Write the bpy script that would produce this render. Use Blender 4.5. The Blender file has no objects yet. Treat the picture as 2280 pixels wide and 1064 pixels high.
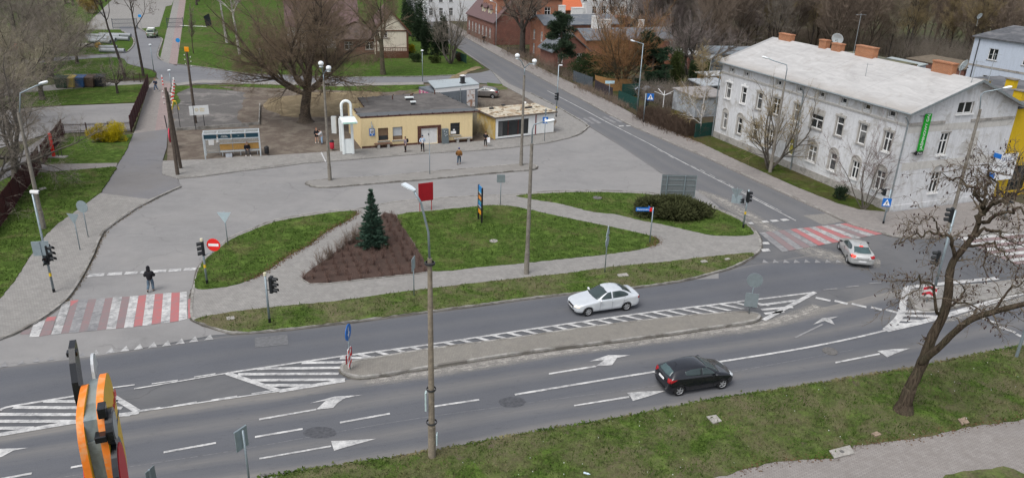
import bpy,bmesh,math,random
import numpy as np
from mathutils import Vector,Matrix
from mathutils.geometry import tessellate_polygon
from mathutils.bvhtree import BVHTree
R = math.radians
SC = bpy.context.scene
COL = SC.collection
FOC,PIT,ROL,CAMH = 1685.0,0.3875,0.0330,22.0
FW = Vector((0,math.cos(PIT),-math.sin(PIT)))
_u = Vector((0,math.sin(PIT),math.cos(PIT))); _r = Vector((1,0,0))
RT = math.cos(ROL) * _r + math.sin(ROL) * _u
UP = -math.sin(ROL) * _r + math.cos(ROL) * _u
CAM = Vector((0,0,CAMH))
cd = bpy.data.cameras.new("camera"); cam = bpy.data.objects.new("camera",cd); COL.objects.link(cam)
cam.matrix_world = Matrix.Translation(CAM) @ Matrix((RT,UP,-FW)).transposed().to_4x4()
cd.lens = 36 * FOC / 2280; cd.sensor_width = 36; cd.sensor_fit = 'HORIZONTAL'; cd.clip_start = .1; cd.clip_end = 6000
SC.camera = cam
SUN_EL,SUN_AZ = R(60),R(215)
w = bpy.data.worlds.new("World"); SC.world = w; w.use_nodes = True
wn = w.node_tree.nodes; wl = w.node_tree.links
sky = wn.new('ShaderNodeTexSky'); sky.sky_type = 'NISHITA'; sky.sun_disc = False
sky.sun_elevation = SUN_EL; sky.sun_rotation = SUN_AZ; sky.dust_density = 3.0; sky.air_density = 1.0
hs = wn.new('ShaderNodeHueSaturation'); hs.inputs['Saturation'].default_value = .36
wl.new(sky.outputs[0],hs.inputs['Color']); wl.new(hs.outputs[0],wn['Background'].inputs[0])
wn['Background'].inputs[1].default_value = .15
sd = bpy.data.lights.new("sun",'SUN'); sun = bpy.data.objects.new("sun",sd); COL.objects.link(sun)
sd.energy = 1.3; sd.angle = R(30); sd.color = (1,.98,.955)
_d = Vector((math.sin(SUN_AZ) * math.cos(SUN_EL),math.cos(SUN_AZ) * math.cos(SUN_EL),math.sin(SUN_EL)))
sun.rotation_euler = _d.to_track_quat('Z','Y').to_euler()
SC.view_settings.view_transform = 'Standard'; SC.view_settings.look = 'None'
SC.view_settings.exposure = 0.46; SC.view_settings.gamma = 1
SC.cycles.max_bounces = 5; SC.cycles.diffuse_bounces = 2; SC.cycles.transparent_max_bounces = 6
def ray(x,y): return FW + RT * ((x - 1140) / FOC) - UP * ((y - 532) / FOC)
def gp(x,y,z=0.0):
 d = ray(x,y); t = (z - CAMH) / d.z
 return CAM + d * t
def hat(b,t):                       # height reached by an upright standing on ground point b
 g = gp(*b); d = ray(*t)
 return CAMH + d.z * math.hypot(g.x,g.y) / math.hypot(d.x,d.y)
def upr(b,t):                       # point above b at height seen at t
 g = gp(*b); return Vector((g.x,g.y,hat(b,t)))
def G2(pts,z=0.0): return [tuple(gp(x,y,z)[:2]) for x,y in pts]
def smooth(p,n=4,closed=False):
 out = []; N = len(p); rng = range(N if closed else N - 1)
 for i in rng:
  if closed: a,b,c,d = p[i - 1],p[i],p[(i + 1) % N],p[(i + 2) % N]
  else: a,b,c,d = p[max(i - 1,0)],p[i],p[i + 1],p[min(i + 2,N - 1)]
  for k in range(n):
   t = k / n
   out.append(tuple(.5 * ((2 * b[j]) + (-a[j] + c[j]) * t + (2 * a[j] - 5 * b[j] + 4 * c[j] - d[j]) * t * t + (-a[j] + 3 * b[j] - 3 * c[j] + d[j]) * t ** 3) for j in range(len(b))))
 if not closed: out.append(tuple(p[-1]))
 return out
def resample(p,step):
 p = [Vector(q) for q in p]; out = [tuple(p[0])]; acc = 0
 L = [(p[i + 1] - p[i]).length for i in range(len(p) - 1)]; tot = sum(L); n = max(1,int(round(tot / step)))
 i = 0; s0 = 0
 for k in range(1,n):
  s = tot * k / n
  while s0 + L[i] < s: s0 += L[i]; i += 1
  out.append(tuple(p[i].lerp(p[i + 1],(s - s0) / L[i])))
 out.append(tuple(p[-1])); return out
def ragged(p,amp,seed,step=.35,closed=True):
 rg = random.Random(seed); q = resample(list(p) + ([p[0]] if closed else []),step)
 if closed: q = q[:-1]
 return [(x + rg.uniform(-amp,amp),y + rg.uniform(-amp,amp)) for x,y in q]
class MB:
 def __init__(s): s.v = []; s.f = []; s.m = []
 def add(s,vs,fs,mi=0,M=None):
  o = len(s.v)
  s.v += [tuple(M @ Vector(v)) for v in vs] if M is not None else [tuple(v) for v in vs]
  s.f += [tuple(i + o for i in f) for f in fs]; s.m += [mi] * len(fs); return s
 def bb(s,x0,y0,z0,x1,y1,z1,mi=0,M=None):
  return s.add([(x0,y0,z0),(x1,y0,z0),(x1,y1,z0),(x0,y1,z0),(x0,y0,z1),(x1,y0,z1),(x1,y1,z1),(x0,y1,z1)],
     [(3,2,1,0),(4,5,6,7),(0,1,5,4),(1,2,6,5),(2,3,7,6),(3,0,4,7)],mi,M)
 def box(s,c,d,mi=0,M=None): return s.bb(c[0] - d[0] / 2,c[1] - d[1] / 2,c[2] - d[2] / 2,c[0] + d[0] / 2,c[1] + d[1] / 2,c[2] + d[2] / 2,mi,M)
 def tube(s,pts,rad,n=8,mi=0,cap=True):
  pts = [Vector(p) for p in pts]; k = len(pts)
  if not hasattr(rad,'__len__'): rad = [rad] * k
  vs = []; prev = None
  for i,p in enumerate(pts):
   t = (pts[min(i + 1,k - 1)] - pts[max(i - 1,0)])
   t = t.normalized() if t.length > 1e-9 else Vector((0,0,1))
   if prev is None:
    a = t.cross(Vector((0,0,1)) if abs(t.z) < .95 else Vector((1,0,0))).normalized()
   else:
    a = (prev - t * prev.dot(t)); a = a.normalized() if a.length > 1e-6 else t.orthogonal().normalized()
   prev = a; b = t.cross(a)
   for j in range(n):
    th = 2 * math.pi * j / n; vs.append(p + (a * math.cos(th) + b * math.sin(th)) * rad[i])
  fs = [(i * n + j,i * n + (j + 1) % n,(i + 1) * n + (j + 1) % n,(i + 1) * n + j) for i in range(k - 1) for j in range(n)]
  if cap: fs += [tuple(range(n))[::-1],tuple(range((k - 1) * n,k * n))]
  return s.add(vs,fs,mi)
 def cyl(s,a,b,r0,r1=None,n=12,mi=0): return s.tube([a,b],[r0,r0 if r1 is None else r1],n,mi)
 def extr(s,poly,vec,mi=0,mi_side=None):       # polygon (3d) swept along vec
  n = len(poly); vec = Vector(vec); P = [Vector(p) for p in poly]
  tri = tessellate_polygon([P]) if n > 4 else [tuple(range(n))]
  s.add(P + [p + vec for p in P],[tuple(t) for t in tri] + [tuple(i + n for i in t)[::-1] for t in tri],mi)
  return s.add(P + [p + vec for p in P],[(i,(i + 1) % n,n + (i + 1) % n,n + i) for i in range(n)],mi if mi_side is None else mi_side)
 def poly(s,P,mi=0):
  P = [Vector(p) for p in P]
  tri = tessellate_polygon([P]) if len(P) > 4 else [tuple(range(len(P)))]
  return s.add(P,[tuple(t) for t in tri],mi)
 def sph(s,c,r,seg=12,ring=8,mi=0,M=None):
  if not hasattr(r,'__len__'): r = (r,r,r)
  vs = [(c[0],c[1],c[2] - r[2])]
  for i in range(1,ring):
   ph = math.pi * i / ring - math.pi / 2
   for j in range(seg):
    th = 2 * math.pi * j / seg
    vs.append((c[0] + r[0] * math.cos(ph) * math.cos(th),c[1] + r[1] * math.cos(ph) * math.sin(th),c[2] + r[2] * math.sin(ph)))
  vs.append((c[0],c[1],c[2] + r[2])); n = len(vs) - 1; fs = []
  for j in range(seg):
   fs.append((0,1 + (j + 1) % seg,1 + j)); fs.append((n,n - seg + j,n - seg + (j + 1) % seg))
  for i in range(ring - 2):
   for j in range(seg): fs.append((1 + i * seg + j,1 + i * seg + (j + 1) % seg,1 + (i + 1) * seg + (j + 1) % seg,1 + (i + 1) * seg + j))
  return s.add(vs,fs,mi,M)
 def lathe(s,prof,n=16,mi=0,M=None,axis='z'):   # profile [(r, h)]
  vs = []
  for r,h in prof:
   for j in range(n):
    a = 2 * math.pi * j / n
    vs.append((r * math.cos(a),r * math.sin(a),h) if axis == 'z' else (r * math.cos(a),h,r * math.sin(a)))
  k = len(prof)
  return s.add(vs,[(i * n + j,i * n + (j + 1) % n,(i + 1) * n + (j + 1) % n,(i + 1) * n + j) for i in range(k - 1) for j in range(n)],mi,M)
 def build(s,name,mats,parent=None,sm=False,bevel=0,uv=True):
  me = bpy.data.meshes.new(name); me.from_pydata(s.v,[],s.f)
  if not isinstance(mats,(list,tuple)): mats = [mats]
  for m in mats: me.materials.append(m)
  if len(mats) > 1: me.polygons.foreach_set('material_index',s.m)
  if sm: me.polygons.foreach_set('use_smooth',[True] * len(me.polygons))
  if uv and len(s.f) < 60000: boxuv(me)
  me.update()
  o = bpy.data.objects.new(name,me); COL.objects.link(o)
  if parent is not None: o.parent = parent
  if bevel:
   b = o.modifiers.new('bevel','BEVEL'); b.width = bevel; b.segments = 2; b.limit_method = 'ANGLE'
  return o
def boxuv(me):
 ul = me.uv_layers.new(name='UVMap'); co = [v.co for v in me.vertices]; dat = np.zeros(len(me.loops) * 2)
 for p in me.polygons:
  n = p.normal; ax = abs(n.x); ay = abs(n.y); az = abs(n.z)
  for li in p.loop_indices:
   c = co[me.loops[li].vertex_index]
   if az > ax and az > ay: a,b = c.x,c.y
   elif ax > ay: a,b = c.y,c.z
   else: a,b = c.x,c.z
   dat[2 * li] = a; dat[2 * li + 1] = b
 ul.data.foreach_set('uv',dat)
def npmesh(name,V,F,mat,parent=None,smooth_=False):
 me = bpy.data.meshes.new(name); V = np.asarray(V,np.float32); F = np.asarray(F,np.int32); k = F.shape[1]
 me.vertices.add(len(V)); me.vertices.foreach_set('co',V.ravel())
 me.loops.add(F.size); me.loops.foreach_set('vertex_index',F.ravel())
 me.polygons.add(len(F)); me.polygons.foreach_set('loop_start',np.arange(0,F.size,k,dtype=np.int32))
 me.polygons.foreach_set('loop_total',np.full(len(F),k,np.int32)); me.update(calc_edges=True); me.validate()
 for m in (mat if isinstance(mat,(list,tuple)) else [mat]): me.materials.append(m)
 if smooth_: me.polygons.foreach_set('use_smooth',[True] * len(me.polygons))
 o = bpy.data.objects.new(name,me); COL.objects.link(o)
 if parent is not None: o.parent = parent
 return o
def baked(o,name,parent=None,mats=None):           # modifiers of o applied into a new object
 bpy.context.view_layer.update()
 dg = bpy.context.evaluated_depsgraph_get(); me = bpy.data.meshes.new_from_object(o.evaluated_get(dg))
 me.name = name; old = o.data; bpy.data.objects.remove(o)
 n = bpy.data.objects.new(name,me); COL.objects.link(n)
 if parent is not None: n.parent = parent
 if mats is not None:
  me.materials.clear()
  for m in mats: me.materials.append(m)
 return n
def tag(o,label=None,cat=None,group=None,kind=None):
 if label: o['label'] = label
 if cat: o['category'] = cat
 if group: o['group'] = group
 if kind: o['kind'] = kind
 return o
def T(name,label,cat,loc=(0,0,0),rz=0.0,group=None):
 o = bpy.data.objects.new(name,None); COL.objects.link(o); o.empty_display_size = .3
 o.location = loc; o.rotation_euler = (0,0,rz); return tag(o,label,cat,group)
def S(o): o['kind'] = 'structure'; return o
def stuff(o,label,cat): return tag(o,label,cat,None,'stuff')
def kids(o): return [c for c in bpy.data.objects if c.parent == o]
_KID = {}
def dup(root,loc,rz=None,label=None,scale=1.0,group=None):
 if root.name not in _KID:
  _KID[root.name] = [(c,kids(c)) for c in kids(root)]
 r = root.copy(); COL.objects.link(r); r.location = loc
 if rz is not None: r.rotation_euler = (0,0,rz)
 r.scale = (scale,) * 3 if not hasattr(scale,'__len__') else scale
 if label: r['label'] = label
 if group: r['group'] = group
 for c,gs in _KID[root.name]:
  d = c.copy(); COL.objects.link(d); d.parent = r
  for g in gs:
   e = g.copy(); COL.objects.link(e); e.parent = d
 return r
_M = {}
def lin(c): return tuple(c) + (1,) if len(c) == 3 else c
class NT:
 def __init__(s,name):
  s.m = bpy.data.materials.new(name); s.m.use_nodes = True; s.t = s.m.node_tree; s.b = s.t.nodes['Principled BSDF']
  s.b.inputs['Specular IOR Level'].default_value = .3
 def n(s,t,**k):
  x = s.t.nodes.new('ShaderNode' + t)
  for a,b in k.items(): setattr(x,a,b)
  return x
 def l(s,a,b): s.t.links.new(a,b)
 def noise(s,vec,scale,detail=4,rough=.55,dist=0):
  x = s.n('TexNoise'); x.inputs['Scale'].default_value = scale; x.inputs['Detail'].default_value = detail
  x.inputs['Roughness'].default_value = rough; x.inputs['Distortion'].default_value = dist
  if vec is not None: s.l(vec,x.inputs['Vector'])
  return x.outputs['Fac']
 def ramp(s,fac,stops):
  x = s.n('ValToRGB'); e = x.color_ramp.elements
  while len(e) < len(stops): e.new(.5)
  for i,(p,c) in enumerate(stops): e[i].position = p; e[i].color = (c,c,c,1) if not hasattr(c,'__len__') else lin(c)
  s.l(fac,x.inputs[0]); return x.outputs[0]
 def mix(s,fac,a,b,mode='MIX'):
  x = s.n('Mix',data_type='RGBA',blend_type=mode)
  for sock,v in ((x.inputs[0],fac),(x.inputs[6],a),(x.inputs[7],b)):
   if isinstance(v,(int,float)): sock.default_value = v
   elif isinstance(v,tuple): sock.default_value = lin(v)
   else: s.l(v,sock)
  return x.outputs[2]
 def mul(s,a,b,op='MULTIPLY'):
  x = s.n('Math',operation=op)
  for sock,v in ((x.inputs[0],a),(x.inputs[1],b)):
   if isinstance(v,(int,float)): sock.default_value = v
   else: s.l(v,sock)
  return x.outputs[0]
 def mapv(s,vec,scale=(1,1,1),rot=0,loc=(0,0,0)):
  x = s.n('Mapping'); x.inputs['Scale'].default_value = scale; x.inputs['Rotation'].default_value = (0,0,rot); x.inputs['Location'].default_value = loc
  s.l(vec,x.inputs['Vector']); return x.outputs[0]
 def pos(s): return s.n('NewGeometry').outputs['Position']
 def obj(s): return s.n('TexCoord').outputs['Object']
 def uv(s): return s.n('TexCoord').outputs['UV']
 def bump(s,h,st=.3,d=.02):
  x = s.n('Bump'); x.inputs['Strength'].default_value = st; x.inputs['Distance'].default_value = d
  s.l(h,x.inputs['Height']); s.l(x.outputs[0],s.b.inputs['Normal'])
 def out(s,col,rough=.85):
  if isinstance(col,tuple): s.b.inputs['Base Color'].default_value = lin(col)
  else: s.l(col,s.b.inputs['Base Color'])
  s.b.inputs['Roughness'].default_value = rough; return s.m
def M(name,col,rough=.8,var=.18,scale=4.,bump=0,metal=0,col2=None,patch=None,spec=None,coat=0):
 if name in _M: return _M[name]
 k = NT(name); v = k.obj()
 f = k.ramp(k.noise(v,scale,6,.6),[(.3,0.),(.7,1.)])
 a = tuple(c * (1 - var) for c in col); b = tuple(min(1,c * (1 + var)) for c in col)
 c = k.mix(f,a,b)
 if col2: c = k.mix(k.ramp(k.noise(v,patch or scale * .25,5,.65,.5),[(.48,0.),(.6,1.)]),c,tuple(col2))
 k.out(c,rough); k.b.inputs['Metallic'].default_value = metal
 if spec is not None: k.b.inputs['Specular IOR Level'].default_value = spec
 if coat: k.b.inputs['Coat Weight'].default_value = coat; k.b.inputs['Coat Roughness'].default_value = .04
 if bump: k.bump(k.noise(v,scale * 5,5,.7),bump,.01)
 _M[name] = k.m; return k.m
def asphalt_strip(name,stops,base=(.088,.092,.103),dust=(.21,.197,.178),cracks=.0):
 k = NT(name); uv = k.uv(); p = k.pos()
 sx = k.n('SeparateXYZ'); k.l(uv,sx.inputs[0])
 wob = k.noise(k.mapv(uv,(3,.06,1)),2.2,4,.6)
 u = k.mul(sx.outputs[0],k.mul(k.mul(wob,-.5,'ADD'),.12),'ADD')
 prof = k.ramp(u,stops)
 streak = k.noise(k.mapv(uv,(30,.22,1)),1.5,5,.65)
 fine = k.noise(p,26,6,.75); big = k.noise(p,.25,4,.6)
 g = k.mix(k.ramp(fine,[(.3,0.),(.72,1.)]),tuple(c * .72 for c in base),tuple(c * 1.32 for c in base))
 g = k.mix(k.mul(k.ramp(big,[(.35,0.),(.7,1.)]),.3),g,tuple(c * 1.35 for c in base))
 d = k.mul(prof,k.ramp(streak,[(.2,.45),(.75,1.)]))
 c = k.mix(d,g,dust)
 cr = k.n('TexVoronoi',feature='DISTANCE_TO_EDGE'); cr.inputs['Scale'].default_value = .22
 k.l(k.mapv(k.mix(.12,p,k.n('TexNoise').outputs['Color']),(1,1,1)),cr.inputs['Vector'])
 c = k.mix(k.mul(k.ramp(cr.outputs['Distance'],[(.0,1.),(.006,0.)]),cracks),c,(.03,.03,.032))
 st = k.noise(k.mapv(uv,(9,.5,1)),2.6,6,.75); c = k.mix(k.mul(k.ramp(st,[(.56,0.),(.72,1.)]),.45),c,tuple(x * .62 for x in base))
 k.out(c,.88); k.bump(fine,.35,.006); _M[name] = k.m; return k.m
def asphalt(name,base,var=.3,crack=.6,tint=(.16,.145,.125),tintamt=.35,crs=.16):
 k = NT(name); p = k.pos()
 fine = k.noise(p,22,6,.75); med = k.noise(p,1.1,6,.7); big = k.noise(p,.13,5,.6,.6)
 g = k.mix(k.ramp(fine,[(.3,0.),(.7,1.)]),tuple(c * (1 - var) for c in base),tuple(c * (1 + var) for c in base))
 g = k.mix(k.mul(k.ramp(med,[(.35,0.),(.7,1.)]),.5),g,tuple(c * .76 for c in base))
 g = k.mix(k.mul(k.ramp(k.noise(k.mapv(p,(.12,.5,1),.25),1.,6,.7,.8),[(.45,0.),(.68,1.)]),.5),g,tuple(c * .74 for c in base))
 g = k.mix(k.mul(k.ramp(big,[(.42,0.),(.62,1.)]),tintamt),g,tint)
 nz = k.n('TexNoise'); nz.inputs['Scale'].default_value = .5; nz.inputs['Detail'].default_value = 5; k.l(p,nz.inputs['Vector'])
 wv = k.n('Vector_Math' if False else 'VectorMath',operation='MULTIPLY_ADD'); k.l(nz.outputs['Color'],wv.inputs[0]); wv.inputs[1].default_value = (3,3,0); k.l(p,wv.inputs[2])
 cr = k.n('TexVoronoi',feature='DISTANCE_TO_EDGE'); cr.inputs['Scale'].default_value = crs; k.l(wv.outputs[0],cr.inputs['Vector'])
 msk = k.ramp(k.noise(p,.3,3),[(.47,0.),(.55,1.)])
 c = k.mix(k.mul(k.mul(k.ramp(cr.outputs['Distance'],[(.0,1.),(.012,0.)]),msk),crack),g,tuple(c * .35 for c in base))
 k.out(c,.9); k.bump(fine,.3,.006); _M[name] = k.m; return k.m
def pavers(name,a,b,mortar,rot=0.,size=(.2,.1),stain=(.12,.115,.11),st=.5):
 k = NT(name); p = k.pos()
 br = k.n('TexBrick'); br.inputs['Scale'].default_value = 1; br.inputs['Brick Width'].default_value = size[0]; br.inputs['Row Height'].default_value = size[1]
 br.inputs['Mortar Size'].default_value = .008; br.inputs['Color1'].default_value = lin(a); br.inputs['Color2'].default_value = lin(b); br.inputs['Mortar'].default_value = lin(mortar)
 k.l(k.mapv(p,(1,1,1),rot),br.inputs['Vector'])
 med = k.noise(p,1.6,6,.7); big = k.noise(p,.22,5,.65,.4)
 c = k.mix(k.mul(k.ramp(med,[(.4,0.),(.75,1.)]),st),br.outputs['Color'],stain)
 c = k.mix(k.mul(k.ramp(big,[(.35,0.),(.68,1.)]),.3),c,tuple(x * .72 for x in a))
 k.out(c,.9); k.bump(k.noise(p,18,5,.7),.3,.008); _M[name] = k.m; return k.m
def turf(name,a,b,dry,dryamt=(.5,.62),soil=(.085,.066,.048),soilamt=(.66,.72),dsc=.35):
 k = NT(name); p = k.pos()
 f = k.noise(p,9,8,.8); m = k.noise(p,2.4,5,.7); bg = k.noise(p,dsc,6,.7,.6)
 cl = k.noise(p,4.2,4,.75)
 c = k.mix(k.ramp(f,[(.32,0.),(.68,1.)]),tuple(x * .4 for x in a),b)
 c = k.mix(k.mul(k.ramp(m,[(.35,0.),(.68,1.)]),.55),c,a)
 c = k.mix(k.mul(k.ramp(cl,[(.38,1.),(.52,0.)]),.8),c,tuple(x * .3 for x in a))
 c = k.mix(k.mul(k.ramp(k.noise(p,1.2,5,.7),[(.5,0.),(.66,1.)]),.5),c,tuple(min(1,x * 1.45) for x in b))
 c = k.mix(k.mul(k.ramp(bg,[(dryamt[0],0.),(dryamt[1],1.)]),.75),c,k.mix(k.ramp(f,[(.3,0.),(.7,1.)]),tuple(x * .55 for x in dry),dry))
 so = k.noise(p,1.1,6,.75,.3)
 c = k.mix(k.ramp(so,[(soilamt[0],0.),(soilamt[1],1.)]),c,soil)
 k.out(c,1.); k.b.inputs['Specular IOR Level'].default_value = .05; k.bump(f,.9,.06); _M[name] = k.m; return k.m
def soilmat(name,a,b,c2,sc=.5,lim=(.45,.6)):
 k = NT(name); p = k.pos(); f = k.noise(p,14,7,.8); m = k.noise(p,sc,6,.7,.5); g = k.noise(p,2.2,5,.7)
 c = k.mix(k.ramp(f,[(.3,0.),(.7,1.)]),tuple(x * .7 for x in a),b)
 c = k.mix(k.mul(k.ramp(m,[(lim[0],0.),(lim[1],1.)]),.8),c,c2)
 c = k.mix(k.mul(k.ramp(g,[(.5,0.),(.7,1.)]),.35),c,tuple(x * .6 for x in a))
 k.out(c,1.); k.b.inputs['Specular IOR Level'].default_value = .05; k.bump(f,.6,.03); _M[name] = k.m; return k.m
def bricks(name,a,b,mortar,size=(.26,.08),stain=(.06,.045,.04),st=.4):
 k = NT(name); uv = k.uv(); p = k.obj()
 br = k.n('TexBrick'); br.inputs['Scale'].default_value = 1; br.inputs['Brick Width'].default_value = size[0]; br.inputs['Row Height'].default_value = size[1]
 br.inputs['Mortar Size'].default_value = .009; br.inputs['Color1'].default_value = lin(a); br.inputs['Color2'].default_value = lin(b); br.inputs['Mortar'].default_value = lin(mortar)
 k.l(uv,br.inputs['Vector'])
 c = k.mix(k.mul(k.ramp(k.noise(p,.9,6,.7),[(.4,0.),(.7,1.)]),st),br.outputs['Color'],stain)
 k.out(c,.9); k.bump(br.outputs['Fac'],.3,.01); _M[name] = k.m; return k.m
def plaster(name,a,b,patch,plo=.58,phi=.66,sc=.55,streak=.35):
 k = NT(name); p = k.obj(); f = k.noise(p,6,6,.7); m = k.noise(p,sc,7,.75,.8); v = k.noise(k.mapv(p,(3.2,3.2,.35)),1.2,6,.7)
 c = k.mix(k.ramp(f,[(.3,0.),(.7,1.)]),a,b)
 c = k.mix(k.mul(k.ramp(v,[(.45,0.),(.75,1.)]),streak),c,tuple(x * .6 for x in a))
 c = k.mix(k.mul(k.ramp(m,[(plo,0.),(phi,1.)]),.85),c,patch)
 k.out(c,.92); k.bump(f,.25,.01); _M[name] = k.m; return k.m
def paint(name,col,wear=(.4,.62),under=(.1,.1,.105),sc=3.):
 k = NT(name); p = k.pos()
 n1 = k.noise(p,sc,7,.78); n2 = k.noise(p,.7,5,.7)
 f = k.ramp(k.mul(k.mul(n1,.6),k.mul(n2,.4),'ADD'),[(wear[0],0.),(wear[1],1.)])
 c = k.mix(f,col,under); k.out(c,.8); _M[name] = k.m; return k.m
MET = M('galvanised_steel',(.33,.36,.37),.5,.12,6,metal=.5)
DKM = M('dark_metal',(.03,.03,.032),.5,.2,6)
BLK = M('black_plastic',(.012,.012,.014),.45,.2,6)
WHT = M('white_paint',(.78,.78,.77),.5,.05,3)
CONC = M('weathered_concrete',(.215,.195,.165),.95,.25,5,.4,col2=(.12,.11,.09),patch=1.2)
GLS = M('window_glass',(.018,.022,.024),.06,.3,.7,spec=.6)
TRUNK = M('bark',(.062,.052,.042),1.,.4,7,.8)
KERB = M('kerb_concrete',(.26,.25,.23),.95,.3,3,.4,col2=(.14,.13,.115),patch=.7)
# ================================================================== GROUND
PAV = pavers('grey_pavers',(.245,.235,.22),(.30,.29,.27),(.15,.14,.13),R(10))
PAV2 = pavers('brown_grey_pavers',(.235,.215,.20),(.285,.262,.245),(.15,.135,.125),R(-8))
PAVP = pavers('pinkish_pavers',(.28,.215,.205),(.33,.25,.235),(.17,.14,.13),R(5))
SLAB = pavers('slab_pavement',(.255,.242,.225),(.295,.28,.26),(.17,.16,.15),R(20),(.5,.5))
PLZ = asphalt('old_plaza_asphalt',(.222,.217,.213),.2,.28,(.26,.25,.24),.5)
PATHA = asphalt('path_asphalt',(.168,.166,.172),.22,.4)
MINOR = asphalt('minor_road_asphalt',(.17,.172,.182),.18,.2,(.2,.2,.2),.3)
ROADB = asphalt('junction_asphalt',(.10,.103,.111),.28,.4,(.16,.155,.15),.55)
GRASS = turf('lawn_grass',(.056,.104,.020),(.104,.158,.034),(.150,.138,.060),(.52,.72),soilamt=(.68,.75))
GRASSV = turf('verge_grass',(.054,.102,.020),(.108,.162,.034),(.190,.156,.102),(.40,.60),soilamt=(.6,.7),soil=(.12,.095,.072),dsc=.33)
GRASSL = turf('far_meadow_grass',(.052,.102,.018),(.088,.146,.028),(.115,.12,.05),(.5,.68),soilamt=(.76,.82),dsc=.09)
DIRT = soilmat('bare_dirt',(.115,.092,.076),(.155,.128,.106),(.19,.165,.135))
SOILD = soilmat('dark_soil',(.075,.050,.042),(.105,.072,.06),(.055,.04,.034))
GRAVEL = soilmat('dark_cinder_yard',(.105,.10,.098),(.17,.162,.155),(.235,.22,.205),.25,(.5,.62))
STRAW = soilmat('strawy_earth',(.16,.125,.08),(.25,.2,.125),(.3,.24,.15),.4,(.5,.62))
LAND = soilmat('open_ground',(.075,.07,.045),(.1,.09,.06),(.06,.075,.03),.06)
GUTD = M('gutter_dirt',(.075,.068,.058),1.,.4,3,col2=(.13,.12,.105),patch=.6)
LITTERM = M('dead_leaves',(.12,.07,.035),1,.5,12)
def sheet(name,P,z,mat,skirt=0.0,smooth_uv=None):
 P = [(p[0],p[1]) for p in P]; b = MB(); b.poly([(x,y,z) for x,y in P])
 if skirt:
  n = len(P); b.add([(x,y,z) for x,y in P] + [(x,y,z - skirt) for x,y in P],[(i,(i + 1) % n,n + (i + 1) % n,n + i) for i in range(n)])
 o = b.build(name,mat); me = o.data
 for p in me.polygons:
  if p.normal.z < -.5: p.flip()
 return S(o)
def kerb(name,line,wdt=.15,z0=-.02,z1=.125,mat=None,closed=False):
 p = [Vector((q[0],q[1],0)) for q in line]; n = len(p); b = MB(); vs = []
 for i in range(n):
  t = (p[(i + 1) % n if closed else min(i + 1,n - 1)] - p[i - 1 if (closed or i) else 0]); t.z = 0
  t = t.normalized() if t.length else Vector((1,0,0)); nn = Vector((-t.y,t.x,0)) * wdt * .5
  a,c = p[i] - nn,p[i] + nn
  vs += [(a.x,a.y,z0),(a.x,a.y,z1),(c.x,c.y,z1),(c.x,c.y,z0)]
 fs = []
 for i in range(n if closed else n - 1):
  j = (i + 1) % n
  for k in range(3): fs.append((i * 4 + k,i * 4 + k + 1,j * 4 + k + 1,j * 4 + k))
 if not closed: fs += [(0,1,2,3),tuple(4 * (n - 1) + k for k in (3,2,1,0))]
 b.add(vs,fs)
 if name == 'kerb':                        # dirt gathered in the gutter
  rg = random.Random(n); q = MB(); ws = []
  for i in range(n):
   t = (p[(i + 1) % n if closed else min(i + 1,n - 1)] - p[i - 1 if (closed or i) else 0]); t.z = 0; t = t.normalized() if t.length else Vector((1,0,0)); nn = Vector((-t.y,t.x,0)) * (wdt * .5 + rg.uniform(.05,.16)); a,c = p[i] - nn,p[i] + nn; ws += [(a.x,a.y,.0215),(c.x,c.y,.0215)]
  q.add(ws,[(2 * i,2 * i + 1,2 * ((i + 1) % n) + 1,2 * ((i + 1) % n)) for i in range(n if closed else n - 1)]); S(q.build('gutter_dirt',GUTD))
 return S(b.build(name,mat or KERB))
def strip(name,A,B,z,mat,n=60):
 A = smooth(A,6); B = smooth(B,6)
 def rs(p):
  p = [Vector((q[0],q[1])) for q in p]; L = [0]
  for i in range(len(p) - 1): L.append(L[-1] + (p[i + 1] - p[i]).length)
  out = []; j = 0
  for k in range(n + 1):
   s = L[-1] * k / n
   while j < len(p) - 2 and L[j + 1] < s: j += 1
   out.append(p[j].lerp(p[j + 1],(s - L[j]) / max(1e-9,L[j + 1] - L[j])))
  return out
 a,b = rs(A),rs(B); vs = []; fs = []; uvs = []; d = 0; K = 8
 for i in range(n + 1):
  if i: d += (a[i] - a[i - 1]).length * .5 + (b[i] - b[i - 1]).length * .5
  for j in range(K + 1):
   q = a[i].lerp(b[i],j / K); vs.append((q.x,q.y,z)); uvs.append((j / K,d))
 for i in range(n):
  for j in range(K): fs.append((i * (K + 1) + j,i * (K + 1) + j + 1,(i + 1) * (K + 1) + j + 1,(i + 1) * (K + 1) + j))
 me = bpy.data.meshes.new(name); me.from_pydata(vs,[],fs); me.materials.append(mat); ul = me.uv_layers.new(name='UVMap')
 for lp in me.loops: ul.data[lp.index].uv = uvs[lp.vertex_index]
 if me.polygons[0].normal.z < 0: me.flip_normals()
 o = bpy.data.objects.new(name,me); COL.objects.link(o); return S(o)
b = MB(); b.poly([(-1500,-60,-.06),(1500,-60,-.06),(1500,3000,-.06),(-1500,3000,-.06)]); S(b.build('ground',LAND))
JUN = G2([(-500,900),(0,805),(437,735),(1300,640),(1600,590),(1560,420),(1650,380),(1870,485),(1990,520),(2280,470),(2900,380)]) + G2([(3200,560),(2900,680),(2280,785),(1400,940),(580,1075),(0,1170),(-700,1240)])
sheet('junction_road',JUN,.0,ROADB)
UPE = G2([(-600,905),(-200,850),(0,819),(225,790),(437,757),(545,744),(700,728),(950,696),(1260,656),(1450,636),(1600,604),(1700,586),(1850,560)])
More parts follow.
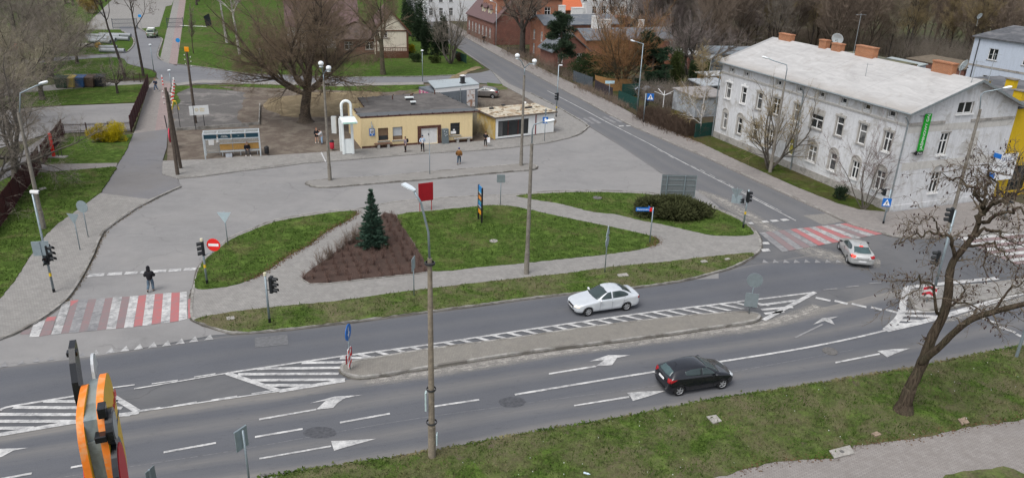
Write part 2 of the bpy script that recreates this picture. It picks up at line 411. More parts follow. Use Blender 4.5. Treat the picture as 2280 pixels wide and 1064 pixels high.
ULN = G2([(-600,1010),(-200,948),(0,916),(177,880),(310,866),(506,830),(760,793),(950,768),(1240,724),(1448,695),(1640,672),(1815,651),(1960,632)])
LLN = G2([(-600,1065),(-200,1000),(0,968),(171,939),(310,917),(622,871),(768,846),(950,821),(1195,783),(1400,757),(1600,730),(1700,714),(1850,680),(2020,640)])
LOW = G2([(-700,1240),(-300,1197),(0,1152),(300,1106),(580,1064),(950,1010),(1195,963),(1400,929),(1600,889),(1780,863),(2033,821),(2280,771),(2500,722)])
RDA = asphalt_strip('dark_carriageway',[(0,.75),(.05,.25),(.13,.05),(.32,.0),(.5,.16),(.7,.02),(.92,.1),(1.,.3)])
RDB = asphalt_strip('two_lane_carriageway',[(0,1.),(.075,.85),(.125,.12),(.2,.02),(.31,.52),(.42,.06),(.55,.1),(.62,.04),(.735,.5),(.82,.08),(.9,.2),(.945,.75),(1.,1.)])
RDC = asphalt_strip('side_carriageway',[(0,.5),(.06,.25),(.2,.1),(.3,.3),(.42,.1),(.55,.12),(.72,.34),(.86,.12),(.97,.3),(1.,.7)],(.105,.108,.116))
strip('upper_road',UPE,ULN,.004,RDA); strip('lower_road',LLN,LOW,.004,RDB)
SRL = G2([(899,-28),(905,5),(920,26),(950,62),(985,90),(1027,112),(1088,154),(1133,187),(1180,208),(1235,236),(1304,277),(1380,325),(1470,385),(1560,432),(1680,506),(1720,545)])
SRR = G2([(902,-28),(925,5),(952,30),(991,57),(1037,84),(1103,121),(1166,154),(1241,194),(1300,224),(1350,252),(1414,284),(1510,325),(1560,345),(1650,387),(1740,428),(1831,469),(1900,503),(1960,517)])
strip('side_road',SRL,SRR,.008,RDC)
PZ = G2([(-500,840),(-200,790),(0,756),(81,716),(144,670),(180,620),(193,595),(208,565),(217,541),(232,514),(256,495),(301,464),(358,435),(403,416),(396,396),(446,393),(531,381),(604,373),(678,363),(760,357),(855,349),(953,341),(1060,335),(1133,329),(1219,318),(1268,307),(1294,297),(1306,285),(1306,279),(1380,325),(1470,385),(1562,431),(1600,460),(1600,620),(1200,640),(700,700),(500,744),(475,746),(225,791),(0,819),(-200,849),(-500,892)])
sheet('bus_square',PZ,.012,PLZ)
sheet('asphalt_patch',G2([(1788,480),(1862,474),(1900,490),(1832,501)]),.018,M('patch_asphalt',(.2,.19,.175),.9,.2,5))
sheet('asphalt_patch',G2([(567,752),(640,744),(642,767),(568,774)]),.018,M('patch_asphalt_dark',(.125,.126,.13),.9,.2,5))
DKP = M('fresh_dark_asphalt',(.070,.072,.079),.9,.3,6)
def ell(x,y,rx,ry,n=22,sd=0):
 rg = random.Random(sd); return G2([(x + rx * math.cos(2 * math.pi * i / n) * rg.uniform(.92,1.06),y + ry * math.sin(2 * math.pi * i / n) * rg.uniform(.92,1.06)) for i in range(n)])
sheet('asphalt_patch',ell(1140,895,31,12,sd=2),.010,DKP); sheet('asphalt_patch',ell(712,963,37,13,sd=5),.010,DKP)
def dustmat():
 k = NT('sand_drift'); p = k.pos(); uv = k.uv(); sx = k.n('SeparateXYZ'); k.l(uv,sx.inputs[0])
 e = k.ramp(sx.outputs[0],[(0,0.),(.35,1.),(.6,.8),(1,0.)]); n1 = k.ramp(k.noise(p,2.2,6,.75),[(.35,0.),(.65,1.)])
 n2 = k.ramp(k.noise(k.mapv(uv,(8,.15,1)),1.6,5,.7),[(.3,.2),(.7,1.)])
 k.out(k.mix(n1,(.27,.255,.23),(.36,.34,.31)),1.); k.l(k.mul(k.mul(e,n2),k.mul(n1,.55,'ADD')),k.b.inputs['Alpha'])
 k.m.blend_method = 'BLEND' if hasattr(k.m,'blend_method') else None
 return k.m
DUST = dustmat()
strip('sand_drift',G2([(1556,421),(1620,440),(1680,472),(1760,518),(1850,556),(1960,575)]),G2([(1556,432),(1600,462),(1662,496),(1730,545),(1830,585),(1960,600)]),.020,DUST,30)
strip('sand_drift',G2([(840,834),(950,818),(1195,780),(1400,755),(1600,727),(1700,710),(1800,675)]),G2([(800,862),(950,847),(1195,806),(1400,777),(1600,752),(1720,735),(1860,690)]),.010,DUST,40)
strip('sand_drift',G2([(2090,716),(2160,690),(2280,655),(2400,620)]),G2([(2110,720),(2190,700),(2300,670),(2420,640)]),.016,DUST,16)
LAWN = sheet('meadow',G2([(-300,195),(-900,60),(-1500,-60),(420,-70),(1000,-70),(905,2),(950,70),(1027,113),(1080,152),(1012,168),(850,172),(751,174),(549,166),(450,151),(394,146),(271,150),(150,145)]),-.02,GRASSL)
sheet('parking_yard',G2([(180,67),(228,21),(270,-20),(395,-20),(382,12),(369,15),(355,60),(300,66)]),-.008,PAV)
sheet('loop_road',smooth(G2([(60,132),(171,125),(268,119),(289,111),(299,95),(292,81),(271,69),(268,60),(307,62),(340,80),(358,85),(361,92),(351,122),(361,135),(400,147),(460,152),(560,178),(500,186),(391,186),(352,176),(345,158),(301,147),(283,141),(271,130),(220,129),(60,142)]),4,True),-.004,MINOR)
sheet('path',G2([(356,133),(396,-30),(418,-30),(394,147)]),.0,PAVP); sheet('path',G2([(356,133),(394,-30),(405,-30),(376,143)]),.003,PAV)
sheet('minor_road',G2([(380,143),(450,150),(549,165),(751,173),(950,171),(1012,168),(1070,162),(1094,156),(1135,188),(1121,190),(1042,183),(943,184),(751,187),(615,182),(450,179),(380,187)]),.0,MINOR)
sheet('footway',G2([(391,187),(450,179),(615,182),(751,187),(943,184),(943,189),(751,193),(615,189),(450,185),(395,192)]),.05,SLAB,.07)
kerb('kerb',G2([(396,144),(450,150),(549,165),(751,173),(950,171),(1012,168)]),.2,-.02,.10)
kerb('kerb',smooth(G2([(171,125),(268,119),(289,111),(299,95),(292,81),(271,69)]),4),.2,-.02,.1)
kerb('kerb',smooth(G2([(307,62),(340,80),(358,85),(361,92),(351,122),(361,135)]),4),.2,-.02,.1)
sheet('dirt_ground',G2([(378,190),(560,187),(751,192),(943,188),(1121,189),(1180,212),(1240,245),(1300,282),(1290,300),(1100,334),(760,352),(600,360),(372,366),(374,292)]),.02,DIRT)
sheet('lawn',ragged(G2([(384,192),(560,188),(751,193),(943,189),(950,198),(880,204),(740,208),(690,214),(600,212),(560,222),(572,283),(540,282),(520,240),(545,205),(470,190),(430,191),(400,205),(392,240),(384,245)]),.35,3,1.2),.032,GRASS)
sheet('lawn',ragged(G2([(1085,184),(1130,190),(1128,200),(1080,203)]),.2,4,.8),.032,GRASSV)
sheet('lawn',ragged(G2([(920,199),(952,192),(960,203),(900,208)]),.2,4,.8),.032,GRASSV)
sheet('strawy_patch',ragged(G2([(600,222),(690,206),(800,204),(860,206),(800,240),(740,262),(650,262),(590,245)]),.5,8,1.5),.027,STRAW)
sheet('cinder_yard',ragged(G2([(393,206),(430,192),(548,206),(535,245),(530,270),(560,283),(390,292),(384,250)]),.3,5,1.2),.027,GRAVEL)
sheet('dirt_track',ragged(G2([(905,214),(940,199),(985,186),(1010,168),(1060,148),(1075,150),(1030,168),(1000,190),(960,208)]),.15,6,1),.036,STRAW)
kerb('edging',G2([(372,293),(470,287),(577,278),(579,236)]),.12,0,.35,KERB)
sheet('path',G2([(331,192),(345,176),(392,186),(378,196),(374,292),(296,302),(303,285)]),.026,PAV2)
sheet('path',G2([(362,186),(386,186),(376,200),(372,292),(345,294),(360,200)]),.029,PAVP)
sheet('path',G2([(296,298),(374,288),(371,330),(362,358),(361,387),(394,396),(404,416),(358,436),(331,444),(223,433),(259,372),(282,335)]),.030,PATHA)
sheet('square_corner',G2([(-260,790),(-120,700),(0,665),(36,620),(63,577),(102,523),(132,495),(180,462),(223,430),(331,443),(360,434),(301,465),(256,496),(232,515),(217,542),(208,566),(193,596),(180,621),(144,671),(81,717),(0,755),(-200,789)],.1),.10,PAV,.12)
kerb('kerb',smooth(G2([(-200,789),(0,755),(81,717),(144,671),(180,621),(193,596),(208,566),(217,542),(232,515),(256,496),(301,465),(358,437),(403,417)]),4),.16)
LG1 = ragged(G2([(-60,560),(0,508),(60,422),(88,384),(145,381),(257,371),(259,375),(222,430),(179,463),(131,496),(101,524),(62,578),(35,621),(0,664),(-60,700)],.1),.06,11)
sheet('lawn',LG1,.125,GRASS,.14)
sheet('lawn',ragged(G2([(92,376),(140,312),(150,306),(296,300),(281,335),(262,366)],.05),.06,12),.09,GRASS,.1)
sheet('path',G2([(86,384),(92,368),(262,365),(256,381),(130,386)]),.095,PAV2,.1)
sheet('lawn',G2([(-300,470),(-100,430),(0,400),(60,385),(82,372),(0,500),(-120,640)]),.0,GRASS)
sheet('footway',G2([(-160,420),(0,375),(60,330),(105,300),(140,280),(140,302),(95,330),(60,372),(0,404),(-160,455)]),.012,PATHA)
sheet('parking_yard',G2([(-300,330),(-60,250),(150,236),(303,230),(293,291),(146,296),(100,300),(0,330),(-200,390)]),.006,PLZ)
sheet('lawn',G2([(-60,222),(60,200),(130,196),(240,192),(331,186),(318,228),(150,234),(-60,246)]),.012,GRASS)
sheet('footway',G2([(-100,216),(60,196),(130,188),(330,179),(331,187),(240,192),(60,206),(-100,228)]),.016,PAV)
sheet('lawn',ragged(G2([(120,150),(220,130),(271,131),(283,142),(301,148),(345,160),(348,172),(270,176),(120,186)]),.2,14,1.5),.016,GRASSL)
sheet('footway',G2([(362,358),(453,355),(531,349),(604,346),(760,336),(802,331),(930,322),(1052,315),(1098,312),(1185,302),(1225,296),(1240,270),(1230,256),(1180,222),(1120,190),(1094,157),(1040,121),(1030,113),(1060,132),(1088,153),(1133,187),(1180,208),(1235,236),(1290,269),(1304,277),(1306,285),(1294,297),(1268,307),(1219,318),(1133,329),(1060,335),(953,341),(855,349),(760,357),(678,363),(604,373),(531,381),(446,393),(395,397),(361,387)],.1),.10,PAV,.12)
kerb('kerb',smooth(G2([(395,397),(446,393),(531,381),(604,373),(678,363),(760,357),(855,349),(953,341),(1060,335),(1133,329),(1219,318),(1268,307),(1292,298),(1306,286),(1304,277),(1235,236),(1180,208)]),4),.16,-.02,.12)
PLT = smooth(G2([(684,407),(690,413),(709,418),(758,416),(855,408),(978,398),(1060,390),(1150,382),(1185,379),(1195,374),(1189,369),(1160,367),(1060,376),(957,384),(855,394),(732,401)]),3,True)
sheet('bus_platform',PLT,.12,asphalt('platform_asphalt',(.235,.225,.21),.2,.3),.13); kerb('kerb',PLT,.15,-.02,.135,closed=True)
IS = smooth(G2([(428,706),(427,678),(430,650),(434,638),(443,605),(458,578),(508,534),(560,512),(612,492),(686,479),(752,470),(793,468),(880,451),(960,444),(1060,438),(1148,435),(1210,429),(1300,426),(1400,428),(1460,433),(1540,446),(1600,467),(1646,488),(1672,506),(1688,527),(1693,545),(1688,561),(1661,581),(1631,595),(1586,609),(1510,627),(1411,641),(1260,655),(1100,675),(950,695),(825,711),(700,727),(545,742),(490,735),(445,718)],0),3,True)
sheet('island_footway',IS,.10,PAV,.12); kerb('kerb',IS,.16,closed=True)
IA = smooth(G2([(434,640),(437,615),(453,583),(508,537),(555,516),(612,494),(686,481),(752,472),(795,470),(779,489),(731,513),(692,543),(641,570),(592,604),(550,625),(511,637),(463,643)],.11),2,True)
sheet('lawn',ragged(IA,.05,1,.3),.135,GRASS,.05)
IC = smooth(G2([(1148,437),(1210,431),(1300,428),(1400,430),(1460,435),(1540,448),(1600,469),(1646,490),(1668,506),(1679,519),(1661,524),(1600,525),(1556,518),(1510,507),(1468,498),(1420,489),(1372,477),(1330,473),(1300,467),(1241,452)],.11),2,True)
sheet('lawn',ragged(IC,.05,2,.3),.135,GRASS,.05)
IB = smooth(G2([(884,479),(955,470),(1060,460),(1097,457),(1151,461),(1241,481),(1350,503),(1420,518),(1455,527),(1468,537),(1460,545),(1420,556),(1350,566),(1181,584),(1060,595),(962,604),(940,570),(905,515)],.11),2,True)
sheet('lawn',ragged(IB,.05,3,.3),.135,GRASS,.05)
BED = G2([(857,473),(882,479),(905,516),(940,571),(961,604),(930,610),(821,621),(731,632),(690,633),(672,622),(683,607),(731,573),(767,546),(805,514)],.1)
sheet('shrub_bed',BED,.12,SOILD,.03); kerb('edging',BED[4:10],.08,.05,.16)
VD = smooth(G2([(434,711),(472,701),(598,684),(731,672),(851,656),(955,642),(1060,630),(1166,618),(1256,609),(1360,594),(1480,583),(1571,572),(1646,565),(1678,563),(1676,570),(1655,580),(1631,592),(1586,606),(1510,624),(1411,638),(1260,652),(1100,672),(950,692),(825,708),(700,724),(545,739),(490,732),(450,718)],.11),2,True)
sheet('verge',ragged(VD,.05,4,.3),.135,GRASSV,.05)
MED = smooth(G2([(761,822),(765,830),(780,838),(805,841),(840,838),(950,820),(1195,782),(1400,757),(1600,729),(1670,718),(1688,711),(1685,701),(1640,698),(1500,709),(1300,733),(1157,754),(959,780),(834,800),(775,810),(764,816)]),3,True)
sheet('median',MED,.13,pavers('median_setts',(.21,.195,.17),(.25,.235,.205),(.14,.13,.115),R(15),(.1,.1)),.14); kerb('kerb',MED,.16,-.02,.145,closed=True)
MD2 = smooth(G2([(2030,652),(2029,675),(2040,688),(2063,693),(2115,686),(2200,668),(2320,640),(2320,620),(2200,634),(2100,642)]),3,True)
sheet('median',MD2,.13,PAV,.14); kerb('kerb',MD2,.16,-.02,.145,closed=True)
FR = G2([(905,-20),(925,5),(952,30),(991,57),(1037,84),(1103,121),(1166,154),(1241,194),(1300,224),(1350,252),(1414,284),(1510,325),(1560,345),(1650,387),(1740,428),(1831,469),(1870,487),(1900,501),(1960,517),(1990,526),(2060,530),(2280,515),(2600,480),(2600,420),(2280,455),(2236,440),(2110,456),(1985,472),(1912,466),(1861,451),(1770,415),(1710,388),(1641,357),(1560,318),(1435,268),(1372,233),(1300,198),(1200,150),(1120,110),(1060,82),(1000,48),(960,20),(935,-5),(922,-25)],.1)
sheet('footway',FR,.10,PAV2,.12)
kerb('kerb',smooth(G2([(905,-20),(925,5),(952,30),(991,57),(1037,84),(1103,121),(1166,154),(1241,194),(1300,224),(1350,252),(1414,284),(1510,325),(1560,345),(1650,387),(1740,428),(1831,469),(1900,502),(1960,518),(1990,527),(2060,531),(2280,516),(2600,481)]),3),.16)
sheet('verge',ragged(G2([(1545,312),(1590,303),(1763,375),(1900,438),(1976,471),(1912,466),(1861,451),(1770,415),(1710,388),(1641,357),(1560,318)],.1),.08,21),.118,turf('rank_verge_grass',(.045,.07,.014),(.075,.11,.02),(.1,.08,.04),(.4,.6),soilamt=(.55,.7)),.06)
sheet('verge',ragged(G2([(1290,196),(1372,232),(1435,267),(1560,317),(1600,300),(1450,238),(1330,180),(1200,130),(1050,68),(1010,40),(1000,48),(1060,82),(1200,150)],.05),.15,22,.8),.09,soilmat('leafy_bank',(.06,.048,.034),(.09,.07,.045),(.06,.075,.025),.5))
sheet('garden_ground',G2([(1330,182),(1450,236),(1596,298),(1620,200),(1700,150),(1500,100),(1250,110),(1120,100)]),-.03,soilmat('garden_soil',(.06,.05,.036),(.085,.07,.048),(.055,.07,.022),.25))
NV = G2([(560,1090),(640,1055),(720,1042),(800,1029),(900,1016),(974,1003),(1047,990),(1195,962),(1400,928),(1600,888),(1780,862),(2033,820),(2280,770),(2500,721),(2560,860),(2400,910),(2280,933),(2156,951),(2057,973),(1990,981),(1906,992),(1859,1020),(1780,1024),(1710,1031),(1636,1052),(1577,1066),(1500,1100),(1000,1200),(500,1220)],.08)
sheet('verge',ragged(NV,.06,31,.3),.11,GRASSV,.16)
kerb('kerb',smooth(G2([(-700,1245),(0,1156),(580,1067),(950,1012),(1195,966),(1400,931),(1600,891),(1780,865),(2033,823),(2280,773),(2500,724)]),3),.12,-.05,.06)
sheet('near_footway',G2([(1400,1120),(1577,1060),(1636,1046),(1710,1026),(1780,1018),(1859,1012),(1906,986),(2057,967),(2156,945),(2280,927),(2560,850),(2700,1100),(2400,1250),(1500,1300)],.08),.085,pavers('near_pavers',(.245,.225,.21),(.29,.268,.25),(.13,.12,.11),R(14),(.2,.1),(.14,.12,.105)),.1)
sheet('verge',ragged(G2([(2085,1070),(2110,1056),(2180,1046),(2240,1039),(2285,1057),(2400,1120),(2100,1150)],.08),.06,33),.12,GRASSV,.06)
# ================================================================== ROAD PAINT
RP = paint('road_paint',(.53,.525,.51),(.42,.64),(.16,.16,.165)); RPW = paint('worn_road_paint',(.47,.465,.455),(.38,.6),(.16,.16,.16)); RPX = paint('faded_road_paint',(.32,.315,.31),(.33,.58),(.16,.16,.165))
RED = paint('red_road_paint',(.40,.12,.12),(.40,.66),(.24,.165,.165)); REDW = paint('worn_red_paint',(.26,.15,.15),(.3,.62),(.18,.165,.165))
ZC = [0]
def zz_(z): ZC[0] = (ZC[0] + 1) % 14; return z + ZC[0] * .0009
def marks(name,polys,mat,z=.024):
 b = MB()
 for P in polys: z1 = zz_(z); b.poly([(x,y,z1) for x,y in (G2(P) if P and len(P[0]) == 2 and P[0][0] is not None else P)])
 o = b.build(name,mat)
 for p in o.data.polygons:
  if p.normal.z < 0: p.flip()
 return S(o)
def gline(p,q,wdt):                 # painted line between two measured points, width in metres
 a,c = Vector(G2([p])[0]),Vector(G2([q])[0]); d = (c - a).normalized(); n = Vector((-d.y,d.x)) * wdt / 2
 return [a - n,a + n,c + n,c - n]
def lines(name,segs,wdt,mat,z=.024):
 b = MB()
 for sg in segs:
  pl = sg if len(sg) > 2 else [sg[0],sg[1]]
  g = [Vector(q) for q in G2(pl)]
  if len(pl) > 2: g = [Vector(q) for q in smooth([tuple(v) for v in g],5)]
  L = []; Rr = []
  for i in range(len(g)):
   d = (g[min(i + 1,len(g) - 1)] - g[max(i - 1,0)]).normalized(); n = Vector((-d.y,d.x)) * wdt / 2
   L.append(g[i] - n); Rr.append(g[i] + n)
  z1 = zz_(z); vs = [(v.x,v.y,z1) for v in L] + [(v.x,v.y,z1) for v in Rr]; k = len(g)
  b.add(vs,[(i,i + 1,k + i + 1,k + i) for i in range(k - 1)])
 o = b.build(name,mat)
 for p in o.data.polygons:
  if p.normal.z < 0: p.flip()
 return S(o)
lines('lane_marking',[[(-200,1040),(-80,1022)],[(364.5,1007),(481,986)],[(568,973),(674,955)],[(757,941),(868,921)],[(966,905),(1067,890)],[(-60,1078),(71,1054)],[(158,1041),(277,1020)]],.14,RP)
lines('lane_marking',[[(1146,879),(1400,837),(1620,803),(1780,777),(1900,753),(1972,736)]],.16,RP)
lines('lane_marking',[[(299,866),(506,831)],[(299,918),(622,871)],[(250,863.5),(300,857)],[(338,855),(396,847)],[(432,840),(480,832.5)],[(300,916),(357,907.5)],[(386,904),(438,895)],[(471,891),(528,882)],[(560,877),(610,869)]],.11,RP)
lines('lane_marking',[[(1219,203),(1300,245),(1350,272),(1444,320)],[(1444,320),(1517,360),(1628,417),(1772,492)]],.14,RP,.028)
lines('lane_marking',[[(1538,369),(1550,375)],[(1559,378),(1570,384)],[(1580,388.5),(1592,395.5)],[(1601,400.5),(1615,407.5)],[(1622,411),(1634,417.5)],[(1640,420),(1690,446)],[(1690,446),(1740,472)],[(1463,334),(1476,340)],[(1488,347),(1500,353)]],.12,RPW,.028)
lines('lane_marking',[[(1816,663),(1849,670)],[(1858,670),(1887,677)],[(1896,676.5),(1929,684.5)],[(1939,684.5),(1963,690)],[(1972,690),(2001,697)],[(2160,697),(2192,710)],[(2195,711),(2225,723)],[(2225,728),(2261,741)],[(2262,744),(2290,757)]],.3,RP)
lines('lane_marking',[[(1833,646),(1864,643)],[(1883,640),(1912,637)],[(1935,632),(1962,630)],[(1972,617),(1990,616)]],.12,RPX)
lines('road_seam',[[(0,1085),(200,1052),(450,1014),(560,996),(680,974),(860,942),(1000,921),(1140,902)],[(1150,900),(1300,880),(1450,860),(1700,815),(1900,778)]],.035,M('road_seam',(.15,.15,.155),.9,.4,5),.009)
lines('hatched_marking',[[(506,830.5),(760,793.5),(950,768),(1240,724.5),(1448,695.5),(1640,672.5),(1815,651)],[(0,915),(24,905),(177,880),(254,864)]],.16,RP)
lines('hatched_marking',[[(506,831),(620,870)],[(622,871),(768,847)],[(254,884),(310,918)],[(310,918),(171,939),(0,968),(-200,1003)],[(1815,651),(1700,713)],[(0,915),(-120,935)]],.30,RP)
hs_ = []
for y0,xa,xb,yb in [(821.5,574,760,819),(833.5,530,754,832.5),(847,560,768,845.5),(858.5,590,690,858),(808,672,774,806.5),(797.5,757,834,796)]:
 hs_.append([(xa,y0),(xb,yb)])
hs_ += [[(30,907),(272,908.5)],[(-40,922.5),(291,923.5)],[(-60,938),(174,938)],[(-80,954),(74,953)],[(98,894),(262,894)]]
lines('hatched_marking',hs_,.24,RP)
hs_ = []; P0 = [(950,768),(1240,724.5),(1448,695.5),(1640,672.5),(1688,667)]
pts_ = resample(G2([(800,789)] + P0),.98)
uv_ = (Vector(G2([(1443,714)])[0]) - Vector(G2([(1401,704)])[0]))
b = MB()
for i,p in enumerate(pts_[:-1]):
 p = Vector(p); k = 1.0 if i < len(pts_) - 8 else 1.25
 q = p + uv_ * k; t = (Vector(pts_[i + 1]) - p).normalized() * .16
 b.add([(p.x - t.x,p.y - t.y,.040),(p.x + t.x,p.y + t.y,.040),(q.x + t.x,q.y + t.y,.040),(q.x - t.x,q.y - t.y,.040)],[(0,1,2,3)])
S(b.build('hatched_marking',RP))
lines('hatched_marking',[[(1695,690),(1765,684)],[(1702,699),(1745,694)],[(1690,680),(1785,668)]],.25,RP)
lines('hatched_marking',[[(1972,736),(2003,705),(2012,670),(2021,638)],[(1972,736),(2084,709),(2249,660),(2330,636)],[(2021,640),(2100,632),(2220,620)]],.42,RP)
lines('hatched_marking',[[(2009,703),(2084,705)],[(2004,712.5),(2052,715)],[(2000,721.5),(2024,723)],[(2012,694),(2110,692)]],.3,RP)
marks('arrow_marking',[[(578,1023),(738,995),(737,991.5),(577,1019.5)],[(737,982),(770,981),(837,977),(773,995),(744,1003.5),(741,995)]],RP)
marks('arrow_marking',[[(577,936),(704,913.5),(704,910),(577,932)],[(704,912),(726,892),(690,898),(745,883),(807,879.5),(769,886.5),(752,897),(742,908)]],RP)
marks('arrow_marking',[[(1222,834.5),(1327,817.5),(1325,814),(1222,831)],[(1326,816),(1345,802),(1312,805),(1354,791),(1404,791),(1374,797),(1363,813)]],RP)
marks('arrow_marking',[[(1278,905),(1401,886),(1400,882),(1278,902)],[(1396,875),(1430,872),(1482,870.5),(1440,884),(1409,893),(1404,884)]],RP)
marks('arrow_marking',[[(1860,809.5),(1959,790),(1958,786.5),(1860,806)],[(1953,782),(1985,778),(2026,776),(1990,789),(1975,796),(1966,789)]],RP)
marks('arrow_marking',[[(1809,724),(1830,709),(1867,705),(1850,711),(1859,724),(1836,715)]],RPW)
marks('arrow_marking',[[(-40,1012),(-20,1000),(63,997),(30,1003),(2,1018)]],RP)
lines('arrow_marking',[[(1770,752),(1832,722)]],.12,RPX)
cz = lambda x,y: (x / 4.092,560 + y / 4.092)
Z = [[(303,672),(355,640),(412,632),(355,775),(268,780)],[(568,470),(640,452),(642,480),(555,752),(466,760),(520,610)],[(718,440),(806,437),(720,738),(628,745)],[(880,433),(960,428),(885,720),(795,728)],[(1030,420),(1113,415),(1055,705),(968,712)],[(1185,410),(1263,404),(1215,690),(1130,697)],[(1335,395),(1412,390),(1380,670),(1297,677)],[(1487,383),(1563,378),(1548,648),(1465,657)],[(1640,373),(1702,368),(1706,612),(1628,637)]]
Z = [[cz(*q) for q in P] for P in Z]
marks('zebra_crossing',[Z[0],Z[5],Z[6],Z[7],Z[8]],RP); marks('zebra_crossing',[Z[1],Z[4]],RPW); marks('zebra_crossing',[Z[2],Z[3]],RPX)
marks('red_crossing',[[cz(*q) for q in P] for P in [[(1263,408),(1335,397),(1297,677),(1218,688)],[(1412,391),(1487,385),(1465,655),(1382,668)],[(1563,379),(1640,374),(1628,636),(1549,647)],[(640,447),(720,442),(690,520),(655,530),(640,490)],[(430,600),(515,592),(500,625),(410,640)],[(1712,440),(1745,425),(1745,600),(1715,612)]]],RED,.022)
marks('red_crossing',[[cz(*q) for q in P] for P in [[(215,715),(290,705),(265,755),(180,755)],[(642,500),(716,450),(628,742),(556,750)],[(806,438),(880,434),(795,727),(721,736)],[(960,429),(1030,421),(968,711),(886,719)],[(1113,416),(1185,411),(1130,696),(1056,704)],[(410,640),(505,628),(462,758),(360,774)]]],REDW,.022)
marks('stop_line',[[cz(*q) for q in P] for P in [[(790,236),(820,205),(955,199),(948,226)],[(972,222),(990,196),(1116,190),(1112,215)],[(1130,214),(1148,188),(1256,182),(1252,207)],[(1273,205),(1290,180),(1518,166),(1512,190)],[(1532,189),(1545,163),(1654,157),(1650,182)],[(1668,178),(1685,153),(1792,148),(1775,172)]]],RP)
tri_ = lambda x,y,w_=43,h_=52: [cz(x - w_,y + 5),cz(x + w_,y - 4),cz(x + w_ * .35,y - h_)]
marks('yield_line',[tri_(865,945),tri_(1003,925),tri_(1137,910),tri_(1262,893),tri_(1390,877),tri_(1517,862),tri_(1642,843),tri_(1765,825),tri_(1902,806)],RPW)
marks('yield_line',[tri_(35,1055,35),tri_(190,1030,35,40),tri_(330,1010,35,40),tri_(460,995,35,35),tri_(600,965,35,30),tri_(745,955,35,35)],RPX)
zt0,zt1,zb0,zb1 = (1690,519),(1898,496),(1742,562),(1982,518)
lp = lambda a,c,t: (a[0] + (c[0] - a[0]) * t,a[1] + (c[1] - a[1]) * t)
wst = []; rst = []
for i in range(15):
 t0,t1 = i / 15.,(i + .96) / 15.
 q = [lp(zt0,zt1,t0),lp(zt0,zt1,t1),lp(zb0,zb1,t1),lp(zb0,zb1,t0)]
 (rst if i % 2 else wst).append(q)
marks('zebra_crossing',wst[3:],RPW,.026); marks('zebra_crossing',wst[:3],RPX,.026); marks('red_crossing',rst[:2] + rst[5:6],REDW,.026); marks('red_crossing',rst[2:5] + rst[6:],RED,.026)
marks('zebra_crossing',[[(1697,540),(1710,539),(1714,544),(1699,545)],[(1694,555),(1711,554),(1716,560),(1698,561)]],RP,.026)
wst = []; rst = []
for i in range(11):
 a0,a1 = lp((2118,524),(2262,590),i / 11.),lp((2118,524),(2262,590),(i + .93) / 11.)
 c0,c1 = (a0[0] + 260,a0[1] - 26),(a1[0] + 260,a1[1] - 26)
 (wst if i % 2 else rst).append([a0,c0,c1,a1])
marks('zebra_crossing',wst,RP); marks('red_crossing',rst,REDW)
marks('stop_line',[[(1664,496),(1674,495),(1679,499),(1668,500)],[(1695,493),(1707,492),(1713,495),(1700,496)],[(1713,491),(1728,490),(1736,493),(1720,495)],[(1736,489),(1749,487),(1759,491),(1744,493)]],RP,.028)
marks('yield_line',[[(1697 + i * 23.3,586),(1712 + i * 23.3,586),(1700 + i * 23.3,578)] for i in range(8)],RPX)
c4 = lambda x,y: (1300 + x / 3.324,y / 3.324)
marks('zebra_crossing',[[c4(*q) for q in P] for P in [[(185,865),(205,862),(290,906),(268,910)],[(134,869),(155,866),(243,908),(220,912)],[(30,872),(52,868),(132,912),(108,917)],[(-10,878),(8,874),(82,916),(60,920)],[(-124,880),(-108,875),(-28,915),(-48,922)],[(-62,876),(-42,872),(32,914),(10,919)]]],RPX,.028)
marks('zebra_crossing',[[c4(*q) for q in P] for P in [[(240,864),(262,860),(348,904),(326,908)],[(255,933),(290,931),(300,938),(262,940)],[(308,931),(345,930),(358,936),(318,938)],[(365,930),(400,928),(412,935),(375,937)]]],RP,.028)
IRON = M('cast_iron_cover',(.12,.115,.11),.8,.3,9,.3); SLABM = M('concrete_slab',(.30,.285,.26),.95,.2,5,.3)
def cover(x,y,rx,label,zz=.03,mat=None):
 c = gp(x,y,zz); t = T('manhole_cover',label,'manhole',(c.x,c.y,zz - .02)); r = rx / FOC * (c - CAM).length
 b = MB(); b.lathe([(0,.03),(r * .82,.03),(r * .84,.022),(r * .9,.022),(r * .92,.03),(r,.03),(r,-.01)],24); b.build('lid',mat or IRON,t)
 if mat is not None: MB().lathe([(r * .2,.032),(r * .3,.036),(0,.036)],12).build('lifting_eye',IRON,t)
cover(1848,781,15,'grey round manhole cover set in the lane near the right straight arrow',.03)
cover(1099,536,9,'round concrete well lid in the middle of the central lawn',.17,SLABM)
cover(1330,440,10,'dark round well lid on the lawn left of the juniper',.17)
def slab(P,label,z=.13,mat=None,eye=False,t_=.05):
 g = G2(P,z); c = Vector((sum(q[0] for q in g) / len(g),sum(q[1] for q in g) / len(g),z))
 t = T('access_slab',label,'slab',c); b = MB(); b.extr([(q[0] - c.x,q[1] - c.y,-.02) for q in g],(0,0,t_)); b.build('slab',mat or SLABM,t)
 if eye: MB().lathe([(0,.05),(.09,.05),(.11,.03)],14).build('lid',IRON,t)
slab([(1573,927),(1594,923.5),(1607,937),(1588,943)],'plain square concrete slab lying in the near verge')
slab([(1846,1003),(1892,991),(1902,1009),(1858,1020)],'concrete slab with a small round lid at the near pavement edge',.13,None,True)
slab([(1374,611),(1395,608),(1400,614),(1377,616)],'small concrete slab in the long verge beneath the double sign',.15)
slab([(504,706),(521,704),(523,710),(505,712)],'small concrete slab in the verge left of the signal mast',.15)
